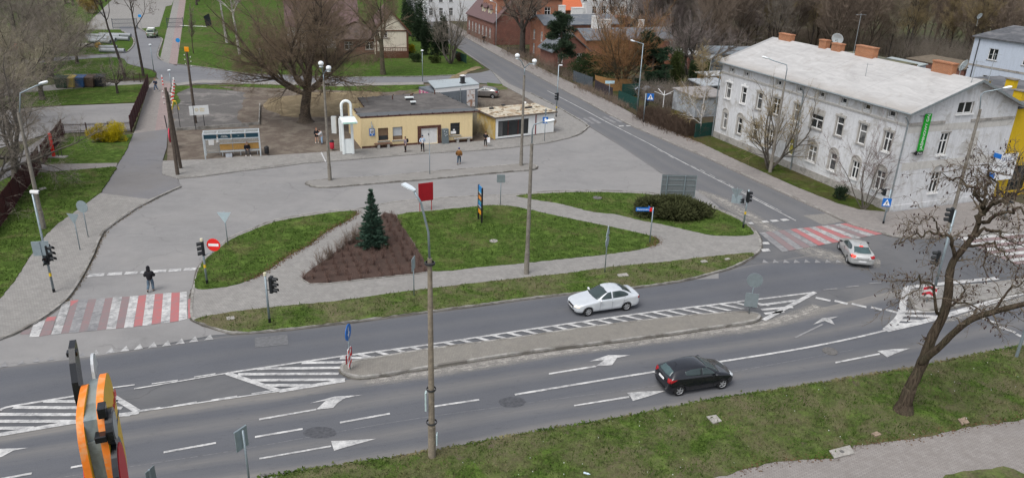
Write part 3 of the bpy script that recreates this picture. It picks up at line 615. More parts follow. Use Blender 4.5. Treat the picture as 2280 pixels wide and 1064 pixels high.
slab([(1559,581),(1570,579),(1576,583),(1563,585)],'small grey slab in the long verge, right hand of the two near its tip',.15)
slab([(1613,576),(1622,574),(1626,577),(1616,579)],'tiny grey slab nearest the tip of the long verge',.15)
slab([(86,420),(100,417),(104,420),(90,424)],'small slab on the grass beside the leaning concrete lamp post',.14)
for lab,P in (('flat tan stone lying near the tree foot at the pavement edge',[(2132,934),(2148,930),(2158,942),(2142,947)]),('small tan stone in the grass below the big tree',[(1940,966),(1952,962),(1962,968),(1950,973)])):
 slab(P,lab,.12,M('tan_stone',(.25,.19,.14),.95,.3,6,.4),False,.09)
# ================================================================== BUILDINGS
RZF = -1.19371                               # direction of the tenement front (towards the junction)
RZX = RZF + math.pi / 2                      # houses standing across it
FRM = M('white_window_frame',(.74,.74,.73),.45,.05,3)
FRG = M('grey_sill',(.27,.26,.245),.95,.25,6,.3)
CURT = M('curtain',(.42,.42,.40),.9,.25,2.5)
def wall(b,w,h,holes,tf,mi=0,depth=.16,top=None,mi_r=None):
 """panel 0..w x 0..h with real openings; tf maps (s, d, z) to local space, d grows inwards"""
 xs = sorted({0,w} | {q for a in holes for q in (a[0],a[0] + a[2])}); zs = sorted({0,h} | {q for a in holes for q in (a[1],a[1] + a[3])})
 if top:
  tfn = top[0]; br = set(top[1])
  for k in range(400):                      # break columns where the slope crosses a row
   p,q = w * k / 400,w * (k + 1) / 400
   for z in zs:
    u,v = tfn(p) - z,tfn(q) - z
    if u * v < 0: br.add(p + (q - p) * u / (u - v))
  xs = sorted(set(xs) | br)
 for i in range(len(xs) - 1):
  for j in range(len(zs) - 1):
   x0,x1,z0,z1 = xs[i],xs[i + 1],zs[j],zs[j + 1]; cx,cz = (x0 + x1) / 2,(z0 + z1) / 2
   if any(a[0] < cx < a[0] + a[2] and a[1] < cz < a[1] + a[3] for a in holes): continue
   a0 = a1 = z1
   if top:
    a0,a1 = min(z1,tfn(x0)),min(z1,tfn(x1));
    if a0 <= z0 and a1 <= z0: continue
    a0,a1 = max(a0,z0),max(a1,z0)
   b.add([tf(x0,0,z0),tf(x1,0,z0),tf(x1,0,a1),tf(x0,0,a0)],[(0,1,2,3)],mi)
 for a in holes:
  x0,x1,z0,z1 = a[0],a[0] + a[2],a[1],a[1] + a[3]; r = [(x0,z0),(x1,z0),(x1,z1),(x0,z1)]
  for k in range(4):
   p,q = r[k],r[(k + 1) % 4]
   b.add([tf(p[0],0,p[1]),tf(q[0],0,q[1]),tf(q[0],depth + .06,q[1]),tf(p[0],depth + .06,p[1])],[(0,1,2,3)],mi if mi_r is None else mi_r)
def pbox(b,tf,s0,d0,z0,s1,d1,z1,mi=0):
 P = [tf(s,d,z) for z in (z0,z1) for s,d in ((s0,d0),(s1,d0),(s1,d1),(s0,d1))]
 b.add(P,[(3,2,1,0),(4,5,6,7),(0,1,5,4),(1,2,6,5),(2,3,7,6),(3,0,4,7)],mi)
def window(root,tf,s,z,w_,h,kind='t1',d=.11,frame=None,sill=None,glass=None,f=.07,sw=.12,sp=.1,curtain=0):
 """frame > pane, sill"""
 b = MB(); x0,x1,z0,z1 = s,s + w_,z,z + h; fr = frame or FRM
 pbox(b,tf,x0,d,z0,x0 + f,d + .07,z1); pbox(b,tf,x1 - f,d,z0,x1,d + .07,z1)
 pbox(b,tf,x0 + f,d,z0,x1 - f,d + .07,z0 + f); pbox(b,tf,x0 + f,d,z1 - f,x1 - f,d + .07,z1)
 zt = z0 + h * .64
 if kind[0] == 't': pbox(b,tf,x0 + f,d - .004,zt - .045,x1 - f,d + .06,zt + .045)
 if kind in ('t2','c2','t2b'):
  cx = (x0 + x1) / 2; pbox(b,tf,cx - .045,d - .008,z0 + f,cx + .045,d + .055,z1 - f if kind != 't2b' else zt - .045)
 if kind == 'x4':
  cx = (x0 + x1) / 2; pbox(b,tf,cx - .035,d - .008,z0 + f,cx + .035,d + .055,z1 - f); pbox(b,tf,x0 + f,d - .004,zt - .03,x1 - f,d + .05,zt + .03)
 o = b.build('window',fr,root)
 g = MB(); g.add([tf(x0 + .02,d + .045,z0 + .02),tf(x1 - .02,d + .045,z0 + .02),tf(x1 - .02,d + .045,z1 - .02),tf(x0 + .02,d + .045,z1 - .02)],[(0,1,2,3)])
 g.build('pane',glass or GLS,o)
 if sill:
  q = MB(); pbox(q,tf,x0 - sw,-sp,z0 - .13,x1 + sw,d - .006,z0 - .004); q.build('sill',sill,o)
 return o
class Face:
 def __init__(s,k,L,D):
  s.k,s.L,s.D = k,L,D
 def __call__(s,a,d,z):
  return {'f': (a,d,z),'l': (d,s.D - a,z),'r': (s.L - d,a,z),'b': (s.L - a,s.D - d,z)}[s.k]
def gable_roof(b,L,D,H,rise,ov=.4,og=.35,th=.16,axis='x',ridge=.5,mi=0):
 """two slabs; ridge along local x (axis x) or y"""
 W_ = D if axis == 'x' else L; LL = L if axis == 'x' else D; r = W_ * ridge
 k0 = rise / r; k1 = rise / (W_ - r)
 prof = [(-ov,H - ov * k0),(r,H + rise),(W_ + ov,H - ov * k1)]
 P = [(p[0],p[1]) for p in prof] + [(p[0],p[1] + th) for p in prof[::-1]]
 vs = []
 for x in (-og,LL + og):
  for q,z in P: vs.append((x,q,z) if axis == 'x' else (q,x,z))
 fs = [(i,(i + 1) % 6,6 + (i + 1) % 6,6 + i) for i in range(6)] + [(0,1,4,5),(1,2,3,4),(6,11,10,7),(7,10,9,8)]
 b.add(vs,fs,mi)
def house(name,label,cat,pos,rz,L,D,H,wmat,rmat,roof='gx',rise=2.5,ov=.4,wins=(),chims=(),ridge=.5,gmat=None,group=None,kind='x4',frame=None,th=.16):
 """wins: (face, s, z, w, h); chims: (x, y, z_top, sx, sy, mat)"""
 t = T(name,label,cat,(pos[0],pos[1],0),rz,group); b = MB()
 for k in 'flrb':
  F = Face(k,L,D); W_ = L if k in 'fb' else D
  hl = [w_[1:5] for w_ in wins if w_[0] == k]; hl = [(a,z,c,h) for a,z,c,h in hl]
  gab = (roof == 'gx' and k in 'lr') or (roof == 'gy' and k in 'fb')
  if gab:
   rr = W_ * (ridge if (k in 'rf') else 1 - ridge)
   fn = lambda x,rr=rr,W_=W_: H + rise * (x / rr if x <= rr else (W_ - x) / (W_ - rr))
   wall(b,W_,H + rise,hl,F,0,.14,(fn,[rr]),None)
  elif roof == 'mono' and k in 'lr':
   fn = (lambda x: H + rise * x / W_) if k == 'r' else (lambda x: H + rise * (W_ - x) / W_)
   wall(b,W_,H + rise,hl,F,0,.14,(fn,[]),None)
  else:
   hh = H + rise if (roof == 'mono' and k == 'b') else H
   wall(b,W_,hh,hl,F,0,.14)
 b.build('wall',wmat,t)
 r = MB()
 if roof == 'gx': gable_roof(r,L,D,H,rise,ov,.35,th,'x',ridge)
 elif roof == 'gy': gable_roof(r,L,D,H,rise,ov,.35,th,'y',ridge)
 elif roof == 'mono':
  k = rise / D; vs = [(x,y,z + e) for e in (0,th) for x,y,z in ((-ov,-ov,H - k * ov),(L + ov,-ov,H - k * ov),(L + ov,D + ov,H + rise + k * ov),(-ov,D + ov,H + rise + k * ov))]
  r.add(vs,[(3,2,1,0),(4,5,6,7),(0,1,5,4),(1,2,6,5),(2,3,7,6),(3,0,4,7)])
 elif roof == 'hip':
  z1 = H + rise; rr = D / 2; ov2 = ov
  vs = [(-ov2,-ov2,H),(L + ov2,-ov2,H),(L + ov2,D + ov2,H),(-ov2,D + ov2,H),(rr,rr,z1),(L - rr,rr,z1)]
  r.add(vs,[(0,1,5,4),(1,2,5),(2,3,4,5),(3,0,4),(3,2,1,0)])
 else: r.bb(-ov,-ov,H,L + ov,D + ov,H + th)
 ro = r.build('roof',rmat,t)
 for c in chims:
  q = MB(); q.bb(c[0] - c[3] / 2,c[1] - c[4] / 2,H,c[0] + c[3] / 2,c[1] + c[4] / 2,c[2]); q.bb(c[0] - c[3] / 2 - .05,c[1] - c[4] / 2 - .05,c[2],c[0] + c[3] / 2 + .05,c[1] + c[4] / 2 + .05,c[2] + .1)
  q.build('chimney',c[5],ro)
 for w_ in wins:
  window(t,Face(w_[0],L,D),*w_[1:5],kind=(w_[5] if len(w_) > 5 else kind),d=.08,frame=frame,sill=FRG,sp=.06)
 return t
GA1 = gp(1978.5,472); DU = Vector((math.cos(RZF),math.sin(RZF),0)); DV = Vector((-DU.y,DU.x,0)); GAL = GA1 - DU * 26.46
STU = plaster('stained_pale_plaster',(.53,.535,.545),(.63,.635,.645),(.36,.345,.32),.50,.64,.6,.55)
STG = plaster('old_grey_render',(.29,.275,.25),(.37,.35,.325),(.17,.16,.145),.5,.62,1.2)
BAND = plaster('beige_grey_band',(.45,.435,.405),(.53,.515,.485),(.29,.27,.245),.55,.65,.8)
HOOD = plaster('window_surround',(.36,.345,.315),(.45,.43,.40),(.25,.235,.21),.5,.64,1.6)
def silver_roof():
 k = NT('silvered_felt_roof'); p = k.obj(); sw = k.noise(k.mapv(p,(.35,1.1,1)),.9,7,.75,1.4); f = k.noise(p,3,6,.7)
 c = k.mix(k.ramp(sw,[(.3,0.),(.68,1.)]),(.32,.313,.305),(.475,.467,.455)); c = k.mix(k.mul(k.ramp(f,[(.35,0.),(.75,1.)]),.3),c,(.32,.305,.29))
 st = k.noise(k.mapv(p,(.8,.16,1),.5),1.4,5,.7); c = k.mix(k.mul(k.ramp(st,[(.56,0.),(.7,1.)]),.45),c,(.28,.26,.235))
 sx = k.n('SeparateXYZ'); k.l(p,sx.inputs[0]); wv = k.mul(k.mul(sx.outputs[0],6.6,'MODULO'),.05,'LESS_THAN')
 c = k.mix(k.mul(wv,.5),c,(.2,.2,.2))
 yy = k.mul(sx.outputs[1],k.mul(k.noise(p,.8,4),1.6),'ADD')       # dirt washed along the gutter edge
 c = k.mix(k.mul(k.ramp(k.mul(yy,.25),[(.1,1.),(.42,0.)]),.55),c,(.27,.245,.215))
 k.out(c,.75); return k.m
ROOFP = silver_roof(); GUT = M('zinc_gutter',(.25,.28,.29),.5,.15,5,metal=.4); ORB = bricks('orange_brick',(.40,.145,.055),(.32,.105,.042),(.36,.28,.2),st=.3)
tn = T('tenement','long pale grey two storey tenement with a silvery gable roof and crumbling plaster','building',(GAL.x,GAL.y,0),RZF)
FL,FD,FH = 26.46,12.7,8.93
ups = [(25.23,24.32,6.72,4.99,'t1'),(22.42,21.58,6.74,4.98,'t1'),(19.71,18.85,6.71,4.93,'t1'),(17.13,16.01,6.70,4.96,'t2'),(13.85,13.04,6.71,5.0,'t1'),(11.33,9.68,6.31,4.95,'t2b'),(7.97,7.05,6.74,4.97,'t1'),(5.12,4.24,6.74,4.93,'t1'),(2.23,1.34,6.75,5.0,'t2')]
los = [(25.08,24.32,3.3,1.53,'t1'),(22.38,21.56,3.35,1.56,'t1'),(19.69,18.85,3.34,1.54,'t1'),(16.98,16.1,3.3,1.53,'t2'),(13.80,13.0,3.22,1.5,'t1'),(10.95,9.77,3.26,1.66,'t2'),(7.93,7.06,3.25,1.6,'t1'),(5.08,4.22,3.28,1.66,'t2'),(2.24,1.2,3.25,1.5,'t2')]
att = [(24.9,24.4,8.4,8.02),(22.25,21.75,8.42,8.02),(16.9,16.35,8.45,8.02),(13.75,13.2,8.46,8.02),(10.75,10.15,8.5,8.04),(7.87,7.25,8.52,8.06),(5.05,4.4,8.54,8.08),(2.25,1.6,8.56,8.08)]
FF = Face('f',FL,FD); RRF = Face('r',FL,FD); hol = []
for a in ups + los + att: hol.append((FL - a[0],a[3],a[0] - a[1],a[2] - a[3]))
gho = [(4.1,4.88,.98,1.94),(4.2,1.36,1.0,1.9),(5.26,8.45,1.8,1.02)]
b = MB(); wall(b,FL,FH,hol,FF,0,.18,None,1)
slp = lambda y: FH + (y / 6.84 if y < 6.84 else (FD - y) / (FD - 6.84)) * 2.34
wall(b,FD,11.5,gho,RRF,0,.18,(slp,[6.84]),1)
lf = Face('l',FL,FD); wall(b,FD,11.5,[],lf,0,.1,(lambda y: slp(FD - y),[FD - 6.84])); bk = Face('b',FL,FD); wall(b,FL,FH,[],bk,0)
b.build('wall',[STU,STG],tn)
b = MB(); gable_roof(b,FL,FD,FH + .01,2.34,.5,.5,.12,'x',6.84 / 12.7); rf = b.build('roof',ROOFP,tn)
for i,(cx,wid,zt) in enumerate([(1.86,1.95,12.05),(7.86,1.0,12.2),(9.85,1.25,12.1),(13.75,2.35,12.35),(22.9,2.1,12.3)]):
 b = MB(); b.bb(cx - wid / 2,6.5,10.9,cx + wid / 2,7.15,zt - .14); b.bb(cx - wid / 2 - .05,6.45,zt - .14,cx + wid / 2 + .05,7.2,zt); b.build('chimney',ORB,rf,bevel=.02)
b = MB()
for y,z in ((-.56,FH - .13),):
 b.tube([(-.5,y,z),(FL + .5,y,z)],.075,10)
g_ = b.build('gutter',GUT,tn)
for nm,pts in (('downpipe',[(FL + .0,-.58,8.55),(FL + .02,-.3,8.25),(FL + .0,-.12,8.0),(FL - .05,-.12,.15),(FL - .05,-.3,.05)]),('downpipe',[(13.6,-.58,8.6),(13.62,-.2,8.2),(13.66,-.12,7.9),(13.7,-.12,.1)]),('downpipe',[(-.06,-.58,8.55),(-.08,-.2,8.2),(-.1,-.12,7.9),(-.1,-.12,.1)])):
 MB().tube(pts,.065,8).build(nm,GUT,tn)
b = MB()          # verge flashing of the gable
for y0,z0,y1,z1 in ((-.52,FH - .06,6.84,11.38),(6.84,11.38,13.2,8.82)):
 b.add([(FL + .52,y0,z0 - .16),(FL + .52,y1,z1 - .16),(FL + .52,y1,z1 + .06),(FL + .52,y0,z0 + .06),(FL + .56,y0,z0 - .16),(FL + .56,y1,z1 - .16),(FL + .56,y1,z1 + .06),(FL + .56,y0,z0 + .06)],[(0,1,2,3),(4,7,6,5),(2,1,5,6),(3,2,6,7),(0,3,7,4),(0,4,5,1)])
b.build('verge_flashing',GUT,tn)
b = MB(); pbox(b,FF,-.05,-.12,7.72,FL + .05,.02,7.82); pbox(b,FF,-.03,-.07,7.6,FL + .03,.02,7.718)
for i in range(len(att) + 2):
 pass
for a in att:
 for e in (a[0] + .17,a[1] - .17): pbox(b,FF,FL - e - .07,-.06,7.822,FL - e + .07,.02,8.74)
b.build('cornice',BAND,tn)
b = MB(); pbox(b,RRF,.0,-.08,7.70,4.1,.02,7.95); b.build('string_course',STG,tn); b = MB(); pbox(b,RRF,7.2,-.08,7.68,12.6,.02,7.9); b.build('string_course',STG,tn)
b = MB(); pbox(b,RRF,.05,-.012,7.05,12.6,.01,7.66); pbox(b,RRF,.3,-.012,3.72,12.6,.01,4.42); pbox(b,RRF,7.75,-.03,4.6,8.65,.01,6.75); b.build('render_band',BAND,tn)
b = MB(); pbox(b,FF,-.02,-.06,-.1,FL + .02,.02,.82); b.build('plinth',STG,tn)
b = MB(); pbox(b,RRF,0,-.05,-.1,12.6,.02,.55); b.build('plinth',STU,tn)
b = MB(); pbox(b,RRF,7.6,-.09,4.45,8.8,.02,4.58); b.build('blind_sill',STG,tn)
rgw = random.Random(12); GLV = [GLS,GLS,M('glass_dim_curtain',(.065,.068,.07),.1,.3,1.5,col2=(.02,.022,.024),patch=.9,spec=.6),M('glass_pale_curtain',(.17,.17,.165),.15,.2,2,col2=(.04,.042,.044),patch=.8,spec=.5)]
WSL = M('white_sill',(.66,.66,.65),.6,.1,4)
BLD = M('yellow_blind',(.33,.31,.05),.8,.15,4)
for i,a in enumerate(ups):
 s,z,w_,h = FL - a[0],a[3],a[0] - a[1],a[2] - a[3]; wh = i in (0,1,4,8)
 window(tn,FF,s,z,w_,h,a[4],.12,sill=WSL if wh else FRG,f=.08,glass=rgw.choice(GLV))
 b = MB(); cx = s + w_ / 2; e = w_ / 2 + .17
 if i == 5: pbox(b,FF,s - .1,-.015,z + h + .02,s + w_ + .15,.01,z + h + .55); pbox(b,FF,cx - .1,-.07,z + h + .5,cx + .1,.01,z + h + .68)
 else:
  pbox(b,FF,cx - e,-.06,z + h + .06,cx + e,.01,z + h + .24); pbox(b,FF,cx - e - .03,-.08,z + h + .0,cx - e + .14,.01,z + h + .2); pbox(b,FF,cx + e - .14,-.08,z + h + .0,cx + e + .03,.01,z + h + .2)
  pbox(b,FF,cx - .11,-.1,z + h + .1,cx + .11,.01,z + h + .4)
 pbox(b,FF,s - .14,-.02,z - .0,s - .005,.01,z + h); pbox(b,FF,s + w_ + .005,-.02,z,s + w_ + .12,.01,z + h)
 b.build('lintel_hood',FRM if i in (0,1) else HOOD,tn)
for i,a in enumerate(los):
 s,z,w_,h = FL - a[0],a[3],a[0] - a[1],a[2] - a[3]; wh = i >= 5
 window(tn,FF,s,z,w_,h,a[4],.12,sill=WSL if wh else FRG,f=.08,glass=BLD if i == 4 else rgw.choice(GLV))
 b = MB(); cx = s + w_ / 2; rx = w_ / 2 + .16
 arc = [(cx + rx * math.cos(t),-.02,z + h + .03 + .54 * math.sin(t)) for t in [math.pi * q / 12 for q in range(13)]]
 b.extr(arc,(0,.035,0)); b.tube([(p[0],-.04,p[2]) for p in arc],.045,6)
 pbox(b,FF,s - .2,-.05,z - .02,s - .02,.01,z + h + .02); pbox(b,FF,s + w_ + .02,-.05,z - .02,s + w_ + .2,.01,z + h + .02)
 b.build('arched_hood',HOOD,tn)
for a in att:
 s,z,w_,h = FL - a[0],a[3],a[0] - a[1],a[2] - a[3]
 window(tn,FF,s,z,w_,h,'p',.1,sill=WSL,f=.06,sw=.03,sp=.05)
for i,(s,z,w_,h) in enumerate(gho):
 window(tn,RRF,s,z,w_,h,('t2','t2','c2')[i],.12,sill=WSL,f=.08,sw=.1 if i < 2 else .16,sp=.12)
b = MB(); arc = [(4.7 + .68 * math.cos(t),3.28 + .66 * math.sin(t)) for t in [math.pi * q / 14 for q in range(15)]]
b.tube([RRF(p[0],-.04,p[1]) for p in arc],.07,6); pbox(b,RRF,3.98,-.05,3.25,5.42,.01,3.36); b.build('arched_hood',STG,tn)
b = MB(); pbox(b,RRF,4.0,-.05,6.86,5.2,.01,6.98); b.build('lintel_hood',STG,tn)
def dish(name,label,pos,aim,r,mh=1.0):
 t = T(name,label,'dish',pos); b = MB(); b.tube([(0,0,-mh),(0,0,.1)],.03,6); b.build('mast',MET,t)
 b = MB(); b.lathe([(0,.0),(r * .5,.03),(r * .85,.1),(r,.16),(r * .98,.17),(r * .8,.11),(0,.02)],18,axis='y'); o = b.build('reflector',M('dish_grey',(.52,.57,.58),.5,.08,4),t,True)
 o.rotation_euler = (R(-20),0,aim); o.location = (0,0,.25)
 b = MB(); b.tube([(0,-.02,-.1),(0,.55,.0)],.015,5); b.box((0,.58,.02),(.08,.1,.08)); q = b.build('feed_arm',DKM,o); return t
def tl(x,y,z=0): v = GAL + DU * x + DV * y; return (v.x,v.y,z)
dish('satellite_dish','pale satellite dish between two orange chimneys on the silvery roof',tl(8.8,7.6,12.2),R(140),.62,1.6)
dish('satellite_dish','satellite dish fixed beside the last orange chimney near the gable',tl(24.25,7.2,12.0),R(215),.55,1.2)
def aerial(label,pos,h,bars=4):
 t = T('aerial',label,'aerial',pos); MB().tube([(0,0,0),(0,0,h)],.025,6).build('mast',MET,t); b = MB()
 b.tube([(-.5,0,h - .12),(.5,0,h - .12)],.012,4)
 for i in range(bars): b.tube([(-.45 + i * .9 / max(1,bars - 1),-.25,h - .12),(-.45 + i * .9 / max(1,bars - 1),.25,h - .12)],.01,4)
 b.build('antenna',MET,t); return t
aerial('tall thin aerial mast behind the white roof left of the wide chimney',tl(9.3,9.6,10.2),4.8,3)
aerial('short bare aerial rod standing alone on the white roof slope',tl(17.6,3.3,10.0),1.4,0)
aerial('black aerial fixed at the peak of the gable verge',tl(26.5,6.0,11.0),2.0,3); aerial('slim aerial on the back slope beside the gable peak',tl(26.2,8.4,10.5),3.0,4)
GRN = M('green_banner',(.008,.31,.018),.55,.06,2)
def text_mesh(txt,size,mat,name,parent,Mx,ext=.004,align='CENTER'):
 cu = bpy.data.curves.new(name,'FONT'); cu.body = txt; cu.size = size; cu.extrude = ext; cu.align_x = align; cu.align_y = 'CENTER'; cu.resolution_u = 3
 o = bpy.data.objects.new(name,cu); COL.objects.link(o); n = baked(o,name,parent,[mat]); n.matrix_local = Mx; return n
bt = T('banner','tall green banner with white lettering hung on the tenement gable','banner',tl(FL,0,0),RZF)
cx_,cz_ = 1.85,7.05
b = MB(); pbox(b,lambda s,d,z: (-d,s,z),1.47,-.16,5.42,2.23,-.11,8.68); bo = b.build('panel',GRN,bt,bevel=.01)
Mt = Matrix.Translation((.166,1.88,7.2)) @ Matrix(((0,0,1,0),(0,-1,0,0),(1,0,0,0),(0,0,0,1)))
Mt = Matrix.Translation((.168,1.85,7.1)) @ Matrix(((0,0,1,0),(0,-1,0,0),(1,0,0,0),(0,0,0,1)))
text_mesh('JAŚMINOWY GAJ',.40,FRM,'lettering',bo,Mt)
b = MB(); pbox(b,lambda s,d,z: (-d,s,z),1.5,-.16,5.1,2.2,-.12,5.4); b.extr([(.12,1.5,5.05),(.12,1.5,5.5),(.12,1.12,5.28)],(.04,0,0)); ap = b.build('arrow_plate',BLK,bt)
text_mesh('2 km',.28,FRM,'lettering',ap,Matrix.Translation((.166,1.85,5.25)) @ Matrix(((0,0,1,0),(1,0,0,0),(0,1,0,0),(0,0,0,1))))
b = MB();
for z in (5.3,8.5): b.tube([(0,1.0,z),(.13,1.5,z)],.02,5); b.tube([(0,2.1,z),(.13,2.1,z)],.02,5)
b.build('bracket',DKM,bt)
YEL = plaster('ochre_yellow_render',(.50,.33,.01),(.58,.39,.015),(.42,.28,.02),.62,.74,.6,.15); DRF = M('dark_felt_roof',(.085,.088,.095),.9,.25,2,.3,col2=(.14,.14,.145),patch=.5)
yb = T('yellow_building','ochre yellow flat roofed shop building joined behind the grey gable','building',tl(13.5,12.9),RZF)
b = MB(); fr = Face('r',12.75,14); wall(b,14,8.5,[(1.6,.5,2.4,2.5),(5.0,.3,2.2,2.7)],fr,0,.2); wall(b,12.75,8.5,[],Face('f',12.75,14)); wall(b,12.75,8.5,[],Face('b',12.75,14)); wall(b,14,8.5,[],Face('l',12.75,14)); b.build('wall',YEL,yb)
b = MB(); b.bb(-.15,-.05,8.5,12.95,14.2,8.66); yr = b.build('roof',DRF,yb)
for x,y in ((5.5,4.6),(5.6,8.4),(10.4,3.2)):
 b = MB(); b.bb(x - .45,y - .3,8.6,x + .45,y + .3,9.5); b.build('chimney',YEL,yr); b = MB(); b.bb(x - .55,y - .4,9.5,x + .55,y + .4,9.6); b.build('chimney_cap',CONC,yr)
window(yb,fr,1.6,.5,2.4,2.5,'c2',.12,frame=DKM); window(yb,fr,5.0,.3,2.2,2.7,'c2',.12,frame=DKM)
WHB = M('white_banner',(.7,.71,.72),.6,.06,3); BLU = M('sign_blue',(.012,.13,.45),.4,.06,3)
sb = T('shop_board','white advertising board with dark lettering at the gable corner by the yellow wall','sign',tl(FL,12.0),RZF)
b = MB(); b.bb(.1,-.6,1.9,.18,2.3,4.4); sp_ = b.build('panel',WHB,sb)
MY = lambda y,z: Matrix.Translation((.186,y,z)) @ Matrix(((0,0,1,0),(1,0,0,0),(0,1,0,0),(0,0,0,1)))
text_mesh('SKLEP',.5,M('sign_navy',(.02,.04,.14),.5),'lettering',sp_,MY(.9,3.9)); text_mesh('WĘDLINY',.36,DKM,'lettering',sp_,MY(.9,3.2)); text_mesh('NABIAŁ',.36,DKM,'lettering',sp_,MY(.9,2.6))
for nm,y,z in (('upper blue box sign projecting at the tenement corner over the white board',11.2,4.4),('lower blue box sign projecting at the tenement corner below the white board',11.0,2.6)):
 q = T('box_sign',nm,'sign',tl(FL,y,z),RZF); MB().bb(.1,-.05,-.2,.8,.05,.22).build('panel',BLU,q,bevel=.02); MB().tube([(0,0,0),(.12,0,0)],.03,6).build('bracket',DKM,q)
CRM = plaster('cream_yellow_render',(.65,.51,.28),(.73,.59,.345),(.58,.45,.25),.6,.72,.7,.2); BRN = M('brown_paint',(.075,.028,.02),.7,.3,5,col2=(.12,.07,.05),patch=3)
FELT = M('grey_felt_roof',(.088,.082,.078),.92,.22,1.2,.3,col2=(.125,.115,.108),patch=.45); FELT2 = M('grey_felt_strip',(.10,.106,.112),.9,.15,3)
SA,SB_ = gp(806,333),gp(1051.5,315.3); SRZ = math.atan2(SB_.y - SA.y,SB_.x - SA.x); SLn = (SB_ - SA).length
st = T('station_building','cream yellow single storey bus station building with a dark flat roof','building',(SA.x,SA.y,0),SRZ)
SX = (SB_ - SA).normalized(); SY = Vector((-SX.y,SX.x,0))
def sl(px,z=0): v = gp(px[0],px[1],z) - SA; return v.dot(SX),v.dot(SY)
def sf(px):                                           # point of the station front seen at px -> (s, z)
 d = ray(*px); n = SY; t = (SA - CAM).dot(n) / d.dot(n); q = CAM + d * t - SA; return q.dot(SX),q.z
sc_ = lambda x,y: sf((740 + x / 7.095,210 + y / 7.095)); sd_ = lambda x,y: sf((920 + x / 7.095,210 + y / 7.095))
def rect(a,c): return (min(a[0],c[0]),min(a[1],c[1]),abs(a[0] - c[0]),abs(a[1] - c[1]))
W1 = rect(sc_(722,540),sc_(888,728)); W2 = rect(sc_(952,524),sc_(1112,715)); W3 = rect(sd_(587,458),sd_(738,640)); DO = rect(sd_(125,545),sd_(385,838))
DO = (DO[0],.12,DO[2],DO[1] + DO[3] - .12)
SDp = 7.4; SFH = 3.3
b = MB(); wall(b,SLn,SFH,[W1,W2,W3,DO],Face('f',SLn,SDp),0,.16); wall(b,SDp,SFH,[],Face('l',SLn,SDp)); wall(b,SDp,SFH,[],Face('r',SLn,SDp)); wall(b,SLn,SFH,[],Face('b',SLn,SDp)); b.build('wall',CRM,st)
b = MB(); FT = Face('f',SLn,SDp); pbox(b,FT,0,-.03,-.05,DO[0] - .42,.01,.32); pbox(b,FT,DO[0] + DO[2] + .42,-.03,-.05,SLn,.01,.3); b.build('plinth',BRN,st)
RPt = [sl((802,261),3.45),sl((788,242),3.45),sl((812,239.5),3.45),sl((796,218),3.45),sl((975,206),3.45),sl((1069,247),3.45)]
b = MB(); b.extr([(x,y,3.3) for x,y in RPt],(0,0,.17),0,1); srf = b.build('roof',[FELT,BRN],st)
b = MB(); x0,y0 = RPt[0]; x1,y1 = RPt[5]; x2,y2 = RPt[1]
b.add([(x0 + .03,y0 + .03,3.476),(x1 - .03,y1 + .03,3.476),(x1 - .6,y1 + 1.5,3.476),(x0 - .3,y0 + 1.7,3.476)],[(0,1,2,3)]); b.build('felt_strip',FELT2,srf)
b = MB()
for i in range(6):
 a,c = Vector(RPt[i]),Vector(RPt[(i + 1) % 6]); n = int((c - a).length / 1.15)
 for j in range(n): q = a.lerp(c,(j + .5) / n); b.sph((q.x * .995,q.y,3.5),(.07,.07,.06),6,4)
b.build('lightning_clamp',DKM,srf)
for (px,s_,hh,nm,mt) in (((915,220),.14,.55,'vent_pipe',BRN),((918,218),.14,.55,'vent_pipe',BRN),((874,222),.12,.5,'vent_pipe',BRN),((968,210),.14,.55,'vent_pipe',BRN)):
 x,y = sl(px,3.47); b = MB(); b.cyl((x,y,3.45),(x,y,3.45 + hh),s_ / 2,n=8); b.build(nm,mt,srf)
for px,s_ in (((911,223),(1.0,.5)),((920,233),(.6,.4))):
 x,y = sl(px,3.47); b = MB(); b.bb(x - s_[0] * .4,y - s_[1] * .4,3.45,x + s_[0] * .4,y + s_[1] * .4,3.72,1); b.bb(x - s_[0] / 2,y - s_[1] / 2,3.72,x + s_[0] / 2,y + s_[1] / 2,3.84); b.build('skylight',[M('cover_white',(.66,.70,.70),.5),DKM],srf,bevel=.01)
PCU = M('brown_curtain',(.16,.105,.065),.9,.2,6)
def half_window(root,tf,W_,topm,botm,kfrac,fr=None):
 o = window(root,tf,*W_,kind='p',d=.1,sill=FRG,f=.05,frame=fr or BRN,glass=botm); q = MB(); x,z,w_,h = W_
 q.add([tf(x + .05,.138,z + h * kfrac),tf(x + w_ - .05,.138,z + h * kfrac),tf(x + w_ - .05,.138,z + h - .05),tf(x + .05,.138,z + h - .05)],[(0,1,2,3)]); q.build('blind',topm,o); return o
half_window(st,FT,W1,PCU,GLS,.38); half_window(st,FT,W2,M('pale_blind',(.40,.42,.43),.8,.1,4),PCU,.3)
w3 = window(st,FT,*W3,kind='t',d=.1,sill=FRG,f=.05,frame=DKM)
b = MB(); x,z = W3[0],W3[1]; b.bb(x + .08,.125,z + .12,x + W3[2] * .62,.13,z + .42); b.bb(x + .35,.125,z + .48,x + .55,.13,z + .64); b.build('notice',WHT,w3)
b = MB(); pbox(b,FT,DO[0] - .4,-.05,.1,DO[0] - .01,.1,DO[1] + DO[3] + .3); pbox(b,FT,DO[0] + DO[2] + .01,-.05,.1,DO[0] + DO[2] + .4,.1,DO[1] + DO[3] + .3); pbox(b,FT,DO[0] - .01,-.05,DO[1] + DO[3] + .005,DO[0] + DO[2] + .01,.1,DO[1] + DO[3] + .3); b.build('door_surround',BRN,st)
